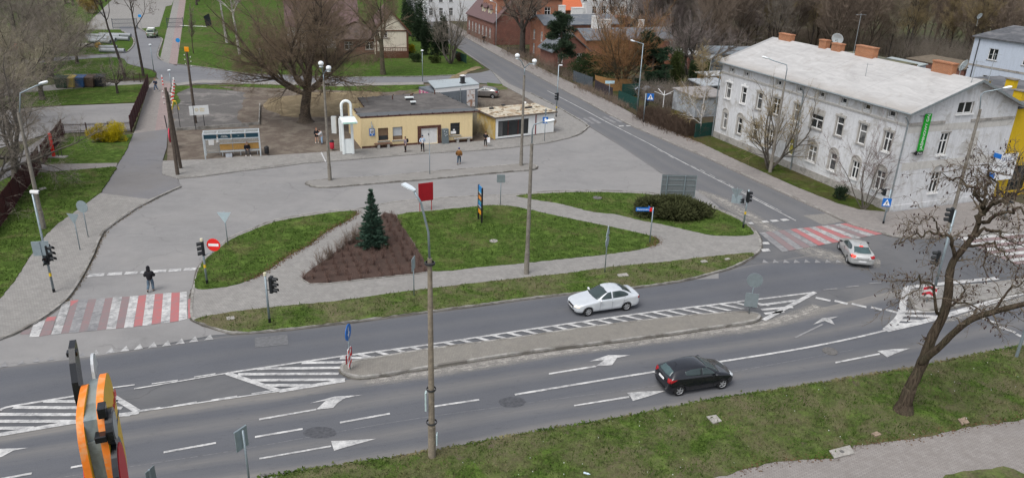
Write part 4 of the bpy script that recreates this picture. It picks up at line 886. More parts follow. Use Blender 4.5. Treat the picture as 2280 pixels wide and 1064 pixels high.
b = MB(); mx = DO[0] + DO[2] / 2; pbox(b,FT,DO[0],.08,.12,mx - .012,.13,DO[1] + DO[3]); pbox(b,FT,mx + .012,.08,.12,DO[0] + DO[2],.13,DO[1] + DO[3]); do = b.build('door',M('grey_white_door',(.60,.60,.59),.55,.08,4),st)
b = MB(); pbox(b,FT,mx - .12,.03,1.05,mx - .06,.08,1.25); b.build('handle',DKM,do)
BSG = rect(sc_(578,540),sc_(668,650))
bs = T('bus_stop_sign','blue bus stop sign with a white square on the cream wall','sign',tuple(SA + SX * BSG[0] - SY * .12 + Vector((0,0,BSG[1]))),SRZ)
b = MB(); b.bb(0,-.03,0,BSG[2],0,BSG[3]); bp_ = b.build('panel',BLU,bs,bevel=.015)
b = MB(); w_,h_ = BSG[2],BSG[3]; b.bb(w_ * .14,-.036,h_ * .30,w_ * .86,-.031,h_ * .88); b.bb(w_ * .42,-.036,h_ * .06,w_ * .58,-.031,h_ * .2); b.build('white_field',WHT,bp_)
b = MB(); b.bb(w_ * .22,-.042,h_ * .46,w_ * .78,-.037,h_ * .72); b.cyl((w_ * .34,-.042,h_ * .42),(w_ * .34,-.037,h_ * .42),.05,n=10); b.cyl((w_ * .66,-.042,h_ * .42),(w_ * .66,-.037,h_ * .42),.05,n=10)
for q in range(3): b.bb(w_ * (.27 + .17 * q),-.048,h_ * .56,w_ * (.38 + .17 * q),-.043,h_ * .68,1)
b.build('bus_symbol',[BLK,WHT],bp_)
lw = T('wall_lamp','old grey lamp bracket above the blue bus stop sign','lamp',tuple(SA + SX * (BSG[0] + .3) + Vector((0,0,2.55))),SRZ); b = MB(); b.tube([(0,0,.35),(-.1,-.25,.3),(-.05,-.35,.1)],.035,6); b.lathe([(.06,.1),(.12,-.05),(.1,-.4),(0,-.42)],10,M=Matrix.Translation((-.02,-.35,0))); b.build('lamp_head',MET,lw)
def bench(label,a,w_,z=.42):
 t = T('bench',label,'bench',tuple(a),SRZ,'benches along the station wall'); MB().bb(0,-.45,z,w_,0,z + .07).build('seat',M('bench_wood',(.13,.07,.05),.8,.3,8) if 'brown' in label else FRG,t,bevel=.01)
 for x in (.3,w_ - .55): MB().bb(x,-.4,-.02,x + .25,-.05,z).build('leg',M('pale_concrete',(.33,.32,.3),.9,.2,6),t,bevel=.01)
 return t
bench('brown plank bench on pale blocks under the left station windows',SA + SX * sc_(660,850)[0] - SY * .08 + Vector((0,0,.1)),sc_(935,830)[0] - sc_(660,850)[0])
bench('grey slab bench on concrete blocks right of the grey vending machine',SA + SX * sd_(630,760)[0] - SY * .08 + Vector((0,0,.1)),2.1)
vm = T('vending_machine','narrow grey machine with round dials standing right of the brown doorway','machine',tuple(SA + SX * (sd_(445,820)[0]) - SY * .5 + Vector((0,0,.1))),SRZ)
b = MB(); b.bb(0,0,0,.72,.45,.72); b.bb(.02,.02,.722,.70,.45,1.62); vb = b.build('body',M('grey_enamel',(.12,.145,.155),.5,.12,5),vm,bevel=.02)
b = MB()
for x,z in ((.2,1.4),(.45,1.3),(.25,1.1),(.5,1.0),(.35,.9)): b.cyl((x,.02,z),(x,-.02,z),.06,n=12)
b.build('dial',M('pale_dial',(.4,.43,.44),.5),vb)
KA,KB = gp(1103,312),gp(1232,297); KX = (KB - KA).normalized(); KRZ = math.atan2(KX.y,KX.x); KL = (KB - KA).length; KYV = Vector((-KX.y,KX.x,0))
WPL = plaster('white_panel_wall',(.70,.71,.70),(.77,.78,.77),(.62,.58,.52),.66,.78,.8,.2); ROB = M('lichen_osb_roof',(.45,.41,.325),.95,.25,3,.4,col2=(.30,.21,.13),patch=1.1)
kk = T('white_kiosk','low white kiosk with a wide dark shop window and a mossy tan roof','kiosk',(KA.x,KA.y,0),KRZ); KD = 4.5; KH = 2.5
def kf(x,y):
 d = ray(1060 + x / 7.095,210 + y / 7.095); t = (KA - CAM).dot(KYV) / d.dot(KYV); q = CAM + d * t - KA; return q.dot(KX),q.z
KW = rect(kf(352,430),kf(825,620)); KR = kf(940,500)[0]
b = MB(); wall(b,KR - .06,KH,[KW],Face('f',KL,KD),0,.15); F2 = lambda s,d,z: (s + KR + .06,d + .02,z); wall(b,KL - KR - .06,KH,[],F2,0); wall(b,KD,KH,[],Face('r',KL,KD)); wall(b,KL,KH,[],Face('b',KL,KD)); b.build('wall',WPL,kk)
b = MB(); wall(b,KD,KH,[],lambda s,d,z: (d - .02,KD - s,z));
for y in (1.6,3.2): b.bb(-.06,y - .04,0,-.021,y + .04,KH)
b.build('side_panel',M('ochre_board',(.46,.32,.10),.8,.15,3,col2=(.5,.42,.25),patch=1),kk)
MB().bb(KR - .055,-.05,0,KR + .055,.1,KH).build('red_post',M('dark_red_paint',(.18,.02,.025),.6),kk)
b = MB(); b.bb(-.25,-.3,KH,KL + .2,KD + .2,KH + .13); kr = b.build('roof',ROB,kk); b = MB(); b.bb(-.28,-.33,KH - .02,KL + .23,-.301,KH + .16); b.bb(-.28,-.3,KH - .02,-.251,KD + .2,KH + .16); b.build('roof_edge',M('rusty_edge',(.12,.10,.085),.8,.4,8),kr)
rg = random.Random(4); b = MB()
for i in range(60): x,y = rg.uniform(0,KL),rg.uniform(0,KD); s_ = rg.uniform(.05,.18); b.bb(x - s_,y - s_ * .6,KH + .12,x + s_,y + s_ * .6,KH + .15 + rg.random() * .05)
b.build('roof_debris',M('debris',(.22,.17,.11),1,.5,8),kr)['kind'] = 'stuff'
for x,y,w_ in ((1.2,3.6,.5),(5.3,2.4,.9),(3.4,4.6,.4)): MB().bb(x,y,KH + .1,x + w_,y + .25,KH + .3).build('loose_block',DKM,kr)
MB().lathe([(.16,0),(.2,.12),(.2,.2),(0,.26)],10,M=Matrix.Translation((6.6,4.8,KH + .12))).build('vent',WHT,kr)
ko = window(kk,Face('f',KL,KD),*KW,kind='p',d=.07,f=.05,frame=DKM)
b = MB()
for u in (.335,.665): x = KW[0] + KW[2] * u; b.bb(x - .035,.06,KW[1],x + .035,.12,KW[1] + KW[3])
b.build('mullion',M('rust_red',(.10,.03,.025),.8,.3,6),ko)
b = MB(); b.bb(KW[0] + .1,.1,KW[1] + .1,KW[0] + .62,.112,KW[1] + KW[3] - .15); b.build('poster',M('dim_poster',(.10,.10,.10),.8),ko)
b = MB(); b.bb(-.02,-.06,-.05,KR,.01,.12); b.build('base_rail',DKM,kk); MB().bb(KR,-.12,-.02,KL + .3,.0,.16).build('step',CONC,kk)
QA,QB = gp(970,197.5,3.2),gp(1064,188,3.2); QA.z = QB.z = 0; QX = (QB - QA).normalized(); QRZ = math.atan2(QX.y,QX.x); QL = (QB - QA).length; QY = Vector((-QX.y,QX.x,0))
def ql(px,z): v = gp(px[0],px[1],z) - QA; return v.dot(QX),v.dot(QY)
qk = T('grey_kiosk','grey kiosk with a white fascia and pale roof behind the station','kiosk',(QA.x,QA.y,0),QRZ); GRW = M('blue_grey_boards',(.155,.175,.195),.8,.12,2,col2=(.12,.135,.15),patch=.6)
q0 = [ql((968,196),3.3),ql((1067.5,186),3.3),ql((1047,171.6),3.3),ql((952,179),3.3)]
QD = max(3.5,q0[3][1] - .3)
b = MB(); b.bb(.1,0,-.05,QL,QD,2.62); b.build('wall',GRW,qk)
b = MB(); b.extr([(x,y,3.12) for x,y in q0],(0,0,.12)); qr = b.build('roof',M('pale_blue_grey_roof',(.33,.37,.385),.7,.08,2),qk)
b = MB(); b.bb(q0[0][0] + .02,q0[0][1] + .05,2.62,q0[1][0] - .02,q0[0][1] + .15,3.12); b.build('fascia',WHT,qk)
b = MB(); b.bb(QL - 1.7,-.04,.35,QL - .45,-.005,2.55); pn = b.build('poster',M('white_poster',(.66,.64,.62),.7,.1,2,col2=(.35,.2,.13),patch=1.6),qk); b = MB(); b.bb(-.02,.8,.3,.1,QD - .3,2.3); b.build('graffiti_panel',M('pink_graffiti',(.48,.06,.2),.7,.3,3,col2=(.6,.55,.5),patch=1.2),qk)
x,y = ql((1030,185),3.3); b = MB(); b.bb(x - .3,y - .3,3.2,x + .3,y + .3,3.4,1); b.bb(x - .22,y - .22,3.4,x + .22,y + .22,4.2,1); b.bb(x - .28,y - .28,4.2,x + .28,y + .28,4.3); b.build('chimney',[WHT,DKM],qr)
MB().tube([(QL * .57,q0[0][1] - .05,2.9),(QL * .57,-.1,2.4),(QL * .57,-.1,0)],.05,6).build('downpipe',GUT,qk)
RB1 = bricks('red_brick',(.40,.15,.08),(.31,.11,.062),(.31,.22,.16),st=.35); RB2 = bricks('dark_red_brick',(.24,.09,.062),(.18,.068,.05),(.2,.14,.115),st=.45)
SLT = M('slate_grey_roof',(.115,.128,.145),.8,.12,3,col2=(.15,.16,.17),patch=.8); PUR = M('purple_brown_tiles',(.13,.085,.085),.85,.2,5); ORT = M('orange_roof_tiles',(.50,.135,.06),.8,.12,4); WHR = plaster('white_render',(.62,.63,.64),(.70,.71,.72),(.52,.52,.5),.62,.75); TIL = M('brown_roof_tiles',(.105,.075,.065),.85,.25,5,col2=(.075,.06,.055),patch=1); WCH = M('white_chimney',(.64,.63,.60),.9,.12,4)
def GX(px): v = gp(*px); return (v.x,v.y)
house('brick_house','long low red brick house with a grey roof and tall white chimneys','house',GX((1302,150)),RZX,17.5,6.6,4.75,RB1,SLT,'gx',1.35,.5,[('f',6.2,1.6,1.3,2.2),('f',13,1.6,1.2,2.),('l',1.8,1.6,.8,2.2),('l',5.4,1.6,.8,2.2)],[(3.1,3.3,8.2,1.1,.7,WCH),(6.2,5.2,7.4,2.0,.8,WCH),(12.5,3.3,7.5,.9,.6,WCH)])
house('brick_house','red brick house with a grey roof set back behind the pine tree','house',GX((1208,137)),RZX,15,6.4,6.6,RB1,SLT,'gx',1.1,.7,[('l',1.5,3.4,.9,1.7),('l',5.0,3.4,.9,1.7),('l',1.5,.8,.9,1.8),('l',5.0,.8,.9,1.8),('f',2,3.4,.9,1.7)],[(4.6,2.8,9.4,1.1,.8,WCH),(8.3,4.0,8.9,2.2,.9,WCH),(9.9,4.4,9.6,.6,.6,WCH)])
house('porch_wing','small grey roofed porch wing between the two brick houses','house',GX((1232,152)),RZX,6.5,6,3.0,RB2,SLT,'gy',2.6,.5,[('f',.8,.9,.9,1.5),('f',4.4,.9,.9,1.5)],[(3.25,1.5,6.8,.8,.8,CONC)])
house('brick_house','tall dark red brick house standing on the side road corner','house',GX((1104,99)),RZX - R(6),14,12,9.2,RB1,PUR,'gx',4,.3,[('f',1.2 + 3.0 * i,z,1.3,2.0) for i in range(4) for z in (1.6,5.4)] + [('l',1.2 + 3.2 * i,z,1.0,2.0) for i in range(4) for z in (1.6,5.4)],[])
house('brick_house','dark brick roadside house with purple brown tiles and cream dormers','house',GX((1040,76)),RZF,18,8,4.6,RB2,PUR,'gx',4.2,.3,[('f',1.0 + 2.3 * i,1.2,1.0,1.9) for i in range(7)],[(1,4,10.0,1.2,.9,RB1)],frame=FRM)
for i,x in enumerate((7.5,11.5)):
 v = Vector(GX((1040,76))) + Vector((DU.x,DU.y)) * x + Vector((DV.x,DV.y)) * .9
 house('dormer',('farther' if i == 0 else 'nearer') + ' cream dormer on the purple brown roof','dormer',v,RZF,1.9,2.4,6.6,plaster('cream_render',(.58,.52,.36),(.64,.58,.42),(.5,.45,.3)),PUR,'gy',.7,.15,[('f',.5,5.5,.9,.9)])
house('white_house','tall white rendered house at the far bend of the side road','house',GX((1036,52)),RZX,15,10,10.5,WHR,SLT,'gx',3,.3,[('l',1.5 + 2.6 * i,z,1.0,1.9) for i in range(3) for z in (1.4,4.6,7.8)] + [('f',1 + 2.6 * i,z,1,1.9) for i in range(3) for z in (1.4,4.6,7.8)]).location.x -= 10
house('brick_outhouse','brick outbuilding with a bright orange tiled roof','house',GX((1212,70)),RZX,9.5,8,5.0,RB1,ORT,'gx',3.6,.4)
house('white_house','long white apartment house behind the orange roof','house',GX((1222,44)),RZX,27,11,12,WHR,SLT,'gx',3,.4,[('f',1.2 + 2.9 * i,z,1.2,1.9) for i in range(9) for z in (1.4,4.6,7.8)])
house('brick_wall_shed','low red brick shed row beside the white apartment house','shed',GX((1296,70)),RZX,13,4,3.0,RB2,RB2,'flat',0,.1)
HTC = plaster('cream_house_render',(.60,.545,.44),(.66,.60,.50),(.55,.5,.4),.65,.8); TIM = M('brown_timber',(.10,.042,.025),.8,.3,6)
hp = gp(853,129); hq = gp(904,128.5); hr = math.atan2((hq - hp).y,(hq - hp).x)
ho = house('timbered_house','cream gabled house with brown timber trim and a wooden balcony','house',(hp.x - 1.2,hp.y),hr,5.6,13,4.6,HTC,PUR,'gy',3.2,.7,[('f',1.0,3.4,1.1,1.3)])
b = MB(); W5 = 5.6
b.bb(-.06,-.08,-.05,W5 + .06,-.005,1.1); b.bb(-.06,-.1,1.1,.14,-.005,4.6); b.bb(W5 - .14,-.1,1.1,W5 + .06,-.005,4.6); b.bb(-.06,-.1,4.55,W5 + .06,-.005,4.75)
for s_ in (-1,1): b.add([(W5 / 2 + s_ * 3.5,-.4,4.0),(W5 / 2,-.4,8.0),(W5 / 2,-.4,8.3),(W5 / 2 + s_ * 3.55,-.4,4.3),(W5 / 2 + s_ * 3.5,-.35,4.0),(W5 / 2,-.35,8.0),(W5 / 2,-.35,8.3),(W5 / 2 + s_ * 3.55,-.35,4.3)],[(0,1,2,3),(4,7,6,5),(0,3,7,4),(0,4,5,1)])
b.build('timber_trim',TIM,ho)
b = MB(); b.bb(1.2,-.9,1.0,W5 + .1,-.1,1.12)
for i in range(15): b.bb(1.25 + i * .3,-.88,1.12,1.33 + i * .3,-.82,1.75)
b.bb(1.2,-.92,1.75,W5 + .1,-.78,1.85); b.bb(W5 - .02,-.9,-.05,W5 + .1,-.78,4.4); b.bb(1.2,-.9,-.05,W5,-.83,1.0); b.build('balcony',TIM,ho)
house('timbered_house','brown tiled brick wing of the timbered house behind the willow','house',(hp.x - 8.4,hp.y + 1.6),hr,8.0,9,2.8,RB2,TIL,'hip',2.6,.7,[('f',4.9,.9,1.5,1.4),('f',1.2,.9,1.5,1.4)])
house('timbered_house','big house with steep brown roof and white gable hidden behind the willow crown','house',(hp.x - 19,hp.y + 7),hr,13,12,4.5,WHR,PUR,'gx',6.0,.6,[('f',2 + 3 * i,1.2,1.2,1.6) for i in range(4)])
PBL = plaster('pale_blue_render',(.42,.47,.55),(.50,.55,.63),(.36,.38,.40),.6,.72)
v = gp(2141,203); ph = house('pale_blue_house','pale blue two storey house with a dark low roof at the wood edge','house',(v.x,v.y),RZF + R(4),22,9,8.6,PBL,DRF,'mono',1.3,.35,[('f',2.8,5.5,1.5,1.7,'c2'),('f',8.3,5.5,1.2,1.7,'c2'),('f',13.6,5.5,1.5,1.7,'c2'),('f',2.8,1.4,1.5,1.7,'c2'),('f',8.3,1.4,1.5,1.7,'c2')],[(15.5,6.5,11.6,2.6,1.6,CONC)])
b = MB(); b.bb(-.02,-.05,4.2,22.02,-.005,4.5); b.build('string_course',STG,ph); MB().tube([(.9,-.1,8.4),(.9,-.1,.1)],.07,6).build('downpipe',DKM,ph)
dish('satellite_dish','small pale dish on the ridge of the pale blue house',(v.x + 3.5,v.y + 6.5,11.0),R(200),.5,1.4)
def hang(px,z): q = gp(px[0],px[1],z); return (q.x,q.y)
house('garage_row','long brick garage with a mossy flat roof behind the white tenement roof','shed',hang((1818,118),3.5),RZF,14,8.5,3.4,RB1,M('mossy_roof',(.13,.125,.075),.95,.3,1.5,.3,col2=(.08,.085,.08),patch=.5),'flat',0,.1)
house('garage_row','grey roofed workshop with a white edge left of the brick garage','shed',hang((1652,108),3.3),RZF,16,9,3.2,CONC,DRF,'flat',0,.15)
house('lean_to','low lean-to shed with a pale metal roof by the brick garage','shed',hang((1952,132),2.6),RZF,7.5,3.5,2.3,PBL,M('pale_metal_roof',(.34,.38,.38),.5,.1,3),'mono',.4,.2)
house('garage_row','low old brick shed with a moss brown roof near the pale blue house','shed',hang((2020,130),2.6),RZF,12,6,2.5,RB2,M('moss_brown_roof',(.14,.115,.085),.95,.3,2),'mono',.4,.15)
house('shed','grey shed with a wide bluish roof left behind the tenement','shed',hang((1572,122),2.8),RZX + R(-14),13,7,2.9,CONC,M('bluish_roof',(.16,.185,.205),.8,.15,2),'gx',.8,.3)
house('shed','upright grey metal shed close to the tenement corner','shed',hang((1578,170),0),RZX,3.2,3,2.6,M('grey_sheet',(.2,.225,.24),.6,.15,3),M('grey_sheet_roof',(.3,.32,.33),.6,.15,3),'mono',.3,.1)
house('shed','small shed with pale roof and brick wall under the spreading bare tree','shed',hang((1530,155),0),RZX,6,4,2.4,RB2,M('pale_sheet_roof',(.36,.37,.37),.7,.15,2),'mono',.4,.2)
house('shed','orange board shed with a flat white roof beside the tenement downpipe','shed',hang((1574,206),0),RZX,4,3,2.4,M('orange_board',(.30,.16,.04),.8,.2,3),M('pale_sheet_roof',(.36,.37,.37),.7,.15,2),'flat',0,.3)
CORR = M('corrugated_sheet',(.34,.365,.385),.6,.15,6,col2=(.24,.25,.26),patch=1)
house('garage','pale concrete garage with blue streaked walls beside the birch','shed',hang((1546,262),0),RZX,5.4,5.5,2.5,CORR,M('dusty_roof',(.25,.235,.225),.9,.2,2),'mono',.2,.15)
house('garage','low grey lean-to roof between the garage and the orange shed','shed',hang((1562,224),0),RZX,4.5,3.5,2.0,M('dark_board',(.05,.045,.045),.9),CORR,'mono',.3,.2)
BA,BB_ = gp(458,355),gp(581,348.5); BX = (BB_ - BA).normalized(); BRZ = math.atan2(BX.y,BX.x); BL = (BB_ - BA).length
ALU = M('pale_aluminium',(.50,.54,.56),.45,.08,5,metal=.3); TEAL = M('dark_teal_panel',(.012,.045,.065),.4,.08,3); BWD = M('orange_brown_slats',(.46,.25,.055),.6,.18,9)
def clear():
 k = NT('clear_glass'); k.b.inputs['Base Color'].default_value = (.5,.56,.56,1); k.b.inputs['Roughness'].default_value = .05; k.b.inputs['Alpha'].default_value = .16; return k.m
CLR = clear()
sh = T('bus_shelter','glass bus shelter with teal header panels and orange slatted bench back','shelter',(BA.x,BA.y,.02),BRZ); HB = 2.45
for x in (0,BL):
 for y in (0,1.35): MB().bb(x - .06,y - .06,0,x + .06,y + .06,HB).build('post',ALU,sh)
b = MB()
for y in (0,1.35): b.bb(-.061,y - .055,HB - .005,BL + .061,y + .055,HB + .09)
for i in range(5): x = BL * i / 4; b.bb(x - .03,.056,HB + .005,x + .03,1.29,HB + .08)
b.bb(-.061,-.05,HB - .52,BL + .061,.05,HB - .45); b.build('roof_frame',ALU,sh)
b = MB(); b.bb(.02,.04,HB + .082,BL - .02,1.3,HB + .10); b.build('roof_pane',CLR,sh)
for i in range(4):
 b = MB(); b.bb(BL * i / 4 + .07,-.03,HB - .43,BL * (i + 1) / 4 - .07,.03,HB - .02); hp_ = b.build('header_panel',TEAL,sh)
 if i in (1,2): text_mesh('Dworzec\nAutobusowy' if i == 1 else '1 2',.13,WHT,'lettering',hp_,Matrix.Translation((BL * (i + .5) / 4,-.036,HB - .22)) @ Matrix(((1,0,0,0),(0,0,-1,0),(0,1,0,0),(0,0,0,1))))
b = MB(); b.bb(.06,1.33,.3,BL - .06,1.345,HB - .05); b.build('back_pane',CLR,sh);
for x in (-.005,BL - .005): MB().bb(x,.2,.3,x + .012,1.2,HB - .5).build('side_pane',CLR,sh)
b = MB()
for i in (1,2,3): x = BL * i / 4; b.bb(x - .02,1.30,0,x + .02,1.33,HB)
b.bb(0,1.28,.25,BL,1.33,.3); b.build('mullion',MET,sh)
BS0 = BL * .265
for i in range(3):
 x0 = BS0 + (BL - BS0 - .08) * i / 3; x1 = BS0 + (BL - BS0 - .08) * (i + 1) / 3 - .06
 b = MB()
 for k in range(5): b.bb(x0,1.0 + .012 * k,.58 + k * .12,x1,1.04 + .012 * k,.68 + k * .12)
 b.build('backrest',BWD,sh)
b = MB(); b.bb(BS0,.62,.44,BL - .08,1.0,.5); b.build('seat',ALU,sh); b = MB(); b.bb(BS0,.98,1.2,BL - .08,1.05,1.24);
for x in (BS0 + .2,(BS0 + BL) / 2,BL - .3): b.bb(x - .03,.7,0,x + .03,.95,.44)
b.build('bench_frame',ALU,sh)
b = MB(); b.bb(.35,1.28,1.05,.85,1.295,1.75); b.bb(1.1,1.28,1.3,1.3,1.295,1.8); b.build('timetable',WHT,sh)
cr = T('crate','pale grey crate lying under the shelter bench','crate',tuple(BA + BX * (BL * .36) + Vector((0,0,.02))),BRZ); b = MB(); b.bb(0,.25,0,.6,.65,.06); b.bb(0,.25,.06,.04,.65,.3); b.bb(.56,.25,.06,.6,.65,.3); b.bb(.04,.25,.06,.56,.28,.3); b.bb(.04,.62,.06,.56,.65,.3); b.build('box',M('pale_plastic',(.45,.48,.52),.6),cr)
tg = gp(763,345.5); tq = gp(789,344); TX = (tq - tg).normalized(); trz = math.atan2(TX.y,TX.x); TLn = (tq - tg).length; WPA = M('gloss_white_panel',(.74,.78,.77),.35,.04,2)
ta = T('info_arch','tall white arch with a white canopy and a solid lower panel','kiosk',(tg.x,tg.y,.1),trz)
for x in (0,TLn - .24): MB().bb(x,-.2,0,x + .24,.25,3.75).build('leg',WPA,ta,bevel=.04)
MB().bb(.24,-.1,.04,TLn - .24,.15,1.55).build('lower_panel',WPA,ta,bevel=.01)
b = MB(); rr = TLn / 2 - .12; cc = TLn / 2
b.tube([(cc - rr,.05,3.6),(cc - rr,.05,5.0)] + [(cc - rr * math.cos(t),.05,5.0 + .48 * math.sin(t)) for t in [math.pi * q / 10 for q in range(1,10)]] + [(cc + rr,.05,5.0),(cc + rr,.05,3.6)],.14,10); b.build('arch',WPA,ta,True)
b = MB(); b.bb(-.12,-2.2,3.62,TLn + .22,.3,3.86); cn = b.build('canopy',WPA,ta,bevel=.05); MB().bb(0,-2.215,3.66,TLn + .1,-2.201,3.8).build('edge_stripe',M('mint_stripe',(.35,.6,.5),.5),cn)
for x,y,h in ((-.1,1.0,3.4),): MB().bb(x,y,0,x + .22,y + .5,h).build('rear_cabinet',WPA,ta,bevel=.03)
wc = T('white_cabinet','narrow white utility cabinet left of the white arch','cabinet',tuple(gp(745,297))); b = MB(); b.bb(-.28,-.2,0,.28,.2,1.95); b.build('body',WPA,wc,bevel=.04); MB().bb(-.22,-.206,.1,.22,-.201,1.8).build('door',WPA,wc)
# ================================================================== STREET FURNITURE
def up_at(b,t): return hat(b,t)
LAMPW = M('lamp_white',(.72,.75,.76),.35,.05,3); CONP = M('lamp_post_concrete',(.20,.182,.155),.95,.2,6,.4,col2=(.135,.12,.10),patch=1.4); STL = M('pole_steel',(.26,.31,.335),.45,.12,6,metal=.5)
GRNP = M('lamp_pole_grey_green',(.2,.23,.235),.5,.15,6)
LAMPS = 'street lamps'
def conc_lamp(label,base,top,arm,heads,r=(.17,.1),sleeve=1.6,mat=None,z0=.1,lean=None):
 r = (r[0] * .84,r[1] * .84)
 """concrete post, steel arm polylines (local), heads [(pos, dir_angle, kind)]"""
 g = gp(*base); h = hat(base,top); t = T('street_lamp',label,'street lamp',(g.x,g.y,0),0,LAMPS); b = MB()
 ln = lean or (0,0)
 b.tube([(0,0,-.1),(0,0,sleeve),(0,0,sleeve + .01),(ln[0],ln[1],h)],[r[0] * 1.25,r[0] * 1.2,r[0],r[1]],12); b.build('post',mat or CONP,t,False)
 if arm:
  b = MB()
  for a in arm: b.tube([(p[0],p[1],p[2] + h) for p in a],.045,8)
  b.build('arm',STL,t,True)
 for pos,ang,kind in heads: lamp_head(t,(pos[0],pos[1],pos[2] + h),ang,kind)
 return t
def lamp_head(t,p,ang,kind):
 Mx = Matrix.Translation(p) @ Matrix.Rotation(ang,4,'Z')
 if kind == 'globe':
  b = MB(); b.sph((0,0,0),(.24,.24,.21),14,10,M=Mx); o = b.build('lamp_head',LAMPW,t,True); b = MB(); b.lathe([(.12,-.2),(.2,-.3),(0,-.32)],12,M=Mx); b.build('collar',MET,o)
 elif kind == 'led':
  b = MB(); b.extr([(-.05,-.06,0),(-.05,.06,0),(.2,.13,.02),(.55,.13,.04),(.55,-.13,.04),(.2,-.13,.02)],(0,0,.06)); o = b.build('lamp_head',M('led_grey',(.55,.6,.63),.4,.06,3),t,bevel=.015); o.matrix_local = Mx @ Matrix.Rotation(R(-12),4,'Y')
 else:
  b = MB(); L = .72
  b.lathe([(0,0),(.07,.03),(.13,.2),(.16,.42),(.13,.62),(0,L)],12,M=Matrix.Rotation(R(90),4,'Y') @ Matrix.Diagonal((.6,1,1,1))); o = b.build('lamp_head',LAMPW,t,True); o.matrix_local = Mx @ Matrix.Rotation(R(-14),4,'Y')
  q = MB(); q.bb(.18,-.1,-.11,.6,.1,-.08); q.build('diffuser',M('diffuser',(.5,.52,.5),.3),o)
L_ = [[(0,0,-.3),(0,0,1.75),(-.05,.3,2.1),(-.22,.95,2.75),(-.35,1.5,3.15)]]
def arm_to(base,top,px,drop=0):         # offset of a lamp head seen at px, kept in the plane facing the camera through the post
 g = gp(*base); n = Vector((g.x,g.y,0)).normalized(); d = ray(*px); t = (g - CAM).dot(n) / d.dot(n); q = CAM + d * t; h = hat(base,top)
 return (q.x - g.x,q.y - g.y,q.z - h)
a_ = arm_to((962,1020),(947,575),(922,425)); k_ = arm_to((962,1020),(947,575),(944,478))
nl = conc_lamp('nearest tall concrete street lamp standing in the near verge beside the road',(962,1020),(947,575),[[(0,0,-.3),(k_[0] * .2,k_[1] * .2,k_[2] * .6),(k_[0],k_[1],k_[2]),(k_[0] * .7 + a_[0] * .3,k_[1] * .7 + a_[1] * .3,k_[2] + (a_[2] - k_[2]) * .5),a_]],[((a_[0],a_[1],a_[2]),R(150),'led')],(.165,.112),1.75,M('brown_concrete',(.225,.19,.145),.95,.22,6,.4,col2=(.16,.135,.105),patch=1.4))
b = MB(); b.lathe([(.17,0),(.22,.02),(.22,.1),(.17,.12)],14,M=Matrix.Translation((0,0,9.5))); b.lathe([(.2,0),(.215,.05),(.2,.1)],14,M=Matrix.Translation((0,0,3.6))); b.lathe([(.225,0),(.25,.05),(.225,.1)],14,M=Matrix.Translation((0,0,1.9))); b.build('collar',DKM,nl)
b = MB(); b.bb(.2,-.12,.8,.25,.12,1.35); b.bb(-.27,-.15,2.6,-.2,.1,3.5); b.build('notice_plate',M('pale_green_plate',(.42,.52,.52),.5),nl)
a_ = arm_to((1172,612),(1182,320),(1212,271))
conc_lamp('slim concrete street lamp at the pavement edge by the central lawn',(1172,612),(1182,320),[[(0,0,-.3),(0,0,a_[2] * .6),(a_[0] * .12,a_[1] * .12,a_[2] * .85),a_]],[(a_,R(-10),'bowl')],(.17,.12),1.7)
for lab,bs_,tp,hd in (('two armed globe street lamp at the left end of the bus platform',(735,404),(726,180),((717,140),(734,150))),('two armed globe street lamp at the right end of the bus platform',(1160,371),(1167,168),((1152,123),(1190,135)))):
 hs2 = [arm_to(bs_,tp,p) for p in hd]; zt = min(q[2] for q in hs2) * .55
 conc_lamp(lab,bs_,tp,[[(0,0,-.2),(0,0,zt)]] + [[(0,0,zt - .1),(q[0] * .5,q[1] * .5 - .2,zt + (q[2] - zt) * .55),(q[0],q[1] - .4,q[2] - .25)] for q in hs2],[((q[0],q[1] - .4,q[2]),0,'globe') for q in hs2],(.17,.12),1.5)
a_ = arm_to((98,512),(52,250),(95,187)); k_ = arm_to((98,512),(52,250),(45,208))
conc_lamp('leaning concrete street lamp on the left lawn beside the signal mast',(98,512),(52,250),[[(0,0,-.3),(k_[0] * .7,k_[1] * .7,k_[2] * .6),k_,(a_[0] * .75,a_[1] * .75,a_[2] - .12),a_]],[((a_[0] - .3,a_[1],a_[2]),R(5),'bowl')],(.18,.12),1.5)
a_ = arm_to((1714,386),(1747,182),(1712,131)); k_ = arm_to((1714,386),(1747,182),(1754,145))
conc_lamp('concrete street lamp before the tenement front behind the small bare tree',(1714,386),(1747,182),[[(0,0,-.3),(k_[0],k_[1],k_[2] * .75),(k_[0] - .1,k_[1],k_[2]),(a_[0] * .7 + k_[0] * .3,a_[1],a_[2] * .9),a_]],[(a_,R(170),'bowl')],(.17,.11),1.5)
a_ = arm_to((2112,510),(2172,242),(2238,197)); k_ = arm_to((2112,510),(2172,242),(2186,205))
conc_lamp('concrete street lamp in front of the tenement gable with long arm to the right',(2112,510),(2172,242),[[(0,0,-.3),(k_[0],k_[1],k_[2] * .8),(k_[0] + .2,k_[1],k_[2]),a_]],[((a_[0] - .2,a_[1],a_[2]),R(-5),'bowl')],(.18,.12),1.5)
def steel_lamp(label,base,top,head,ang,r=.09,kind='bowl'):
 g = gp(*base); h = hat(base,top); t = T('street_lamp',label,'street lamp',(g.x,g.y,0),0,LAMPS); a = arm_to(base,top,head)
 MB().tube([(0,0,-.05),(0,0,h * .35),(0,0,h)],[r,r * .8,r * .55],10).build('post',STL,t,True)
 MB().tube([(0,0,h - .05),(a[0],a[1],h + a[2])],r * .5,8).build('arm',STL,t); lamp_head(t,(a[0],a[1],h + a[2]),ang,kind); return t
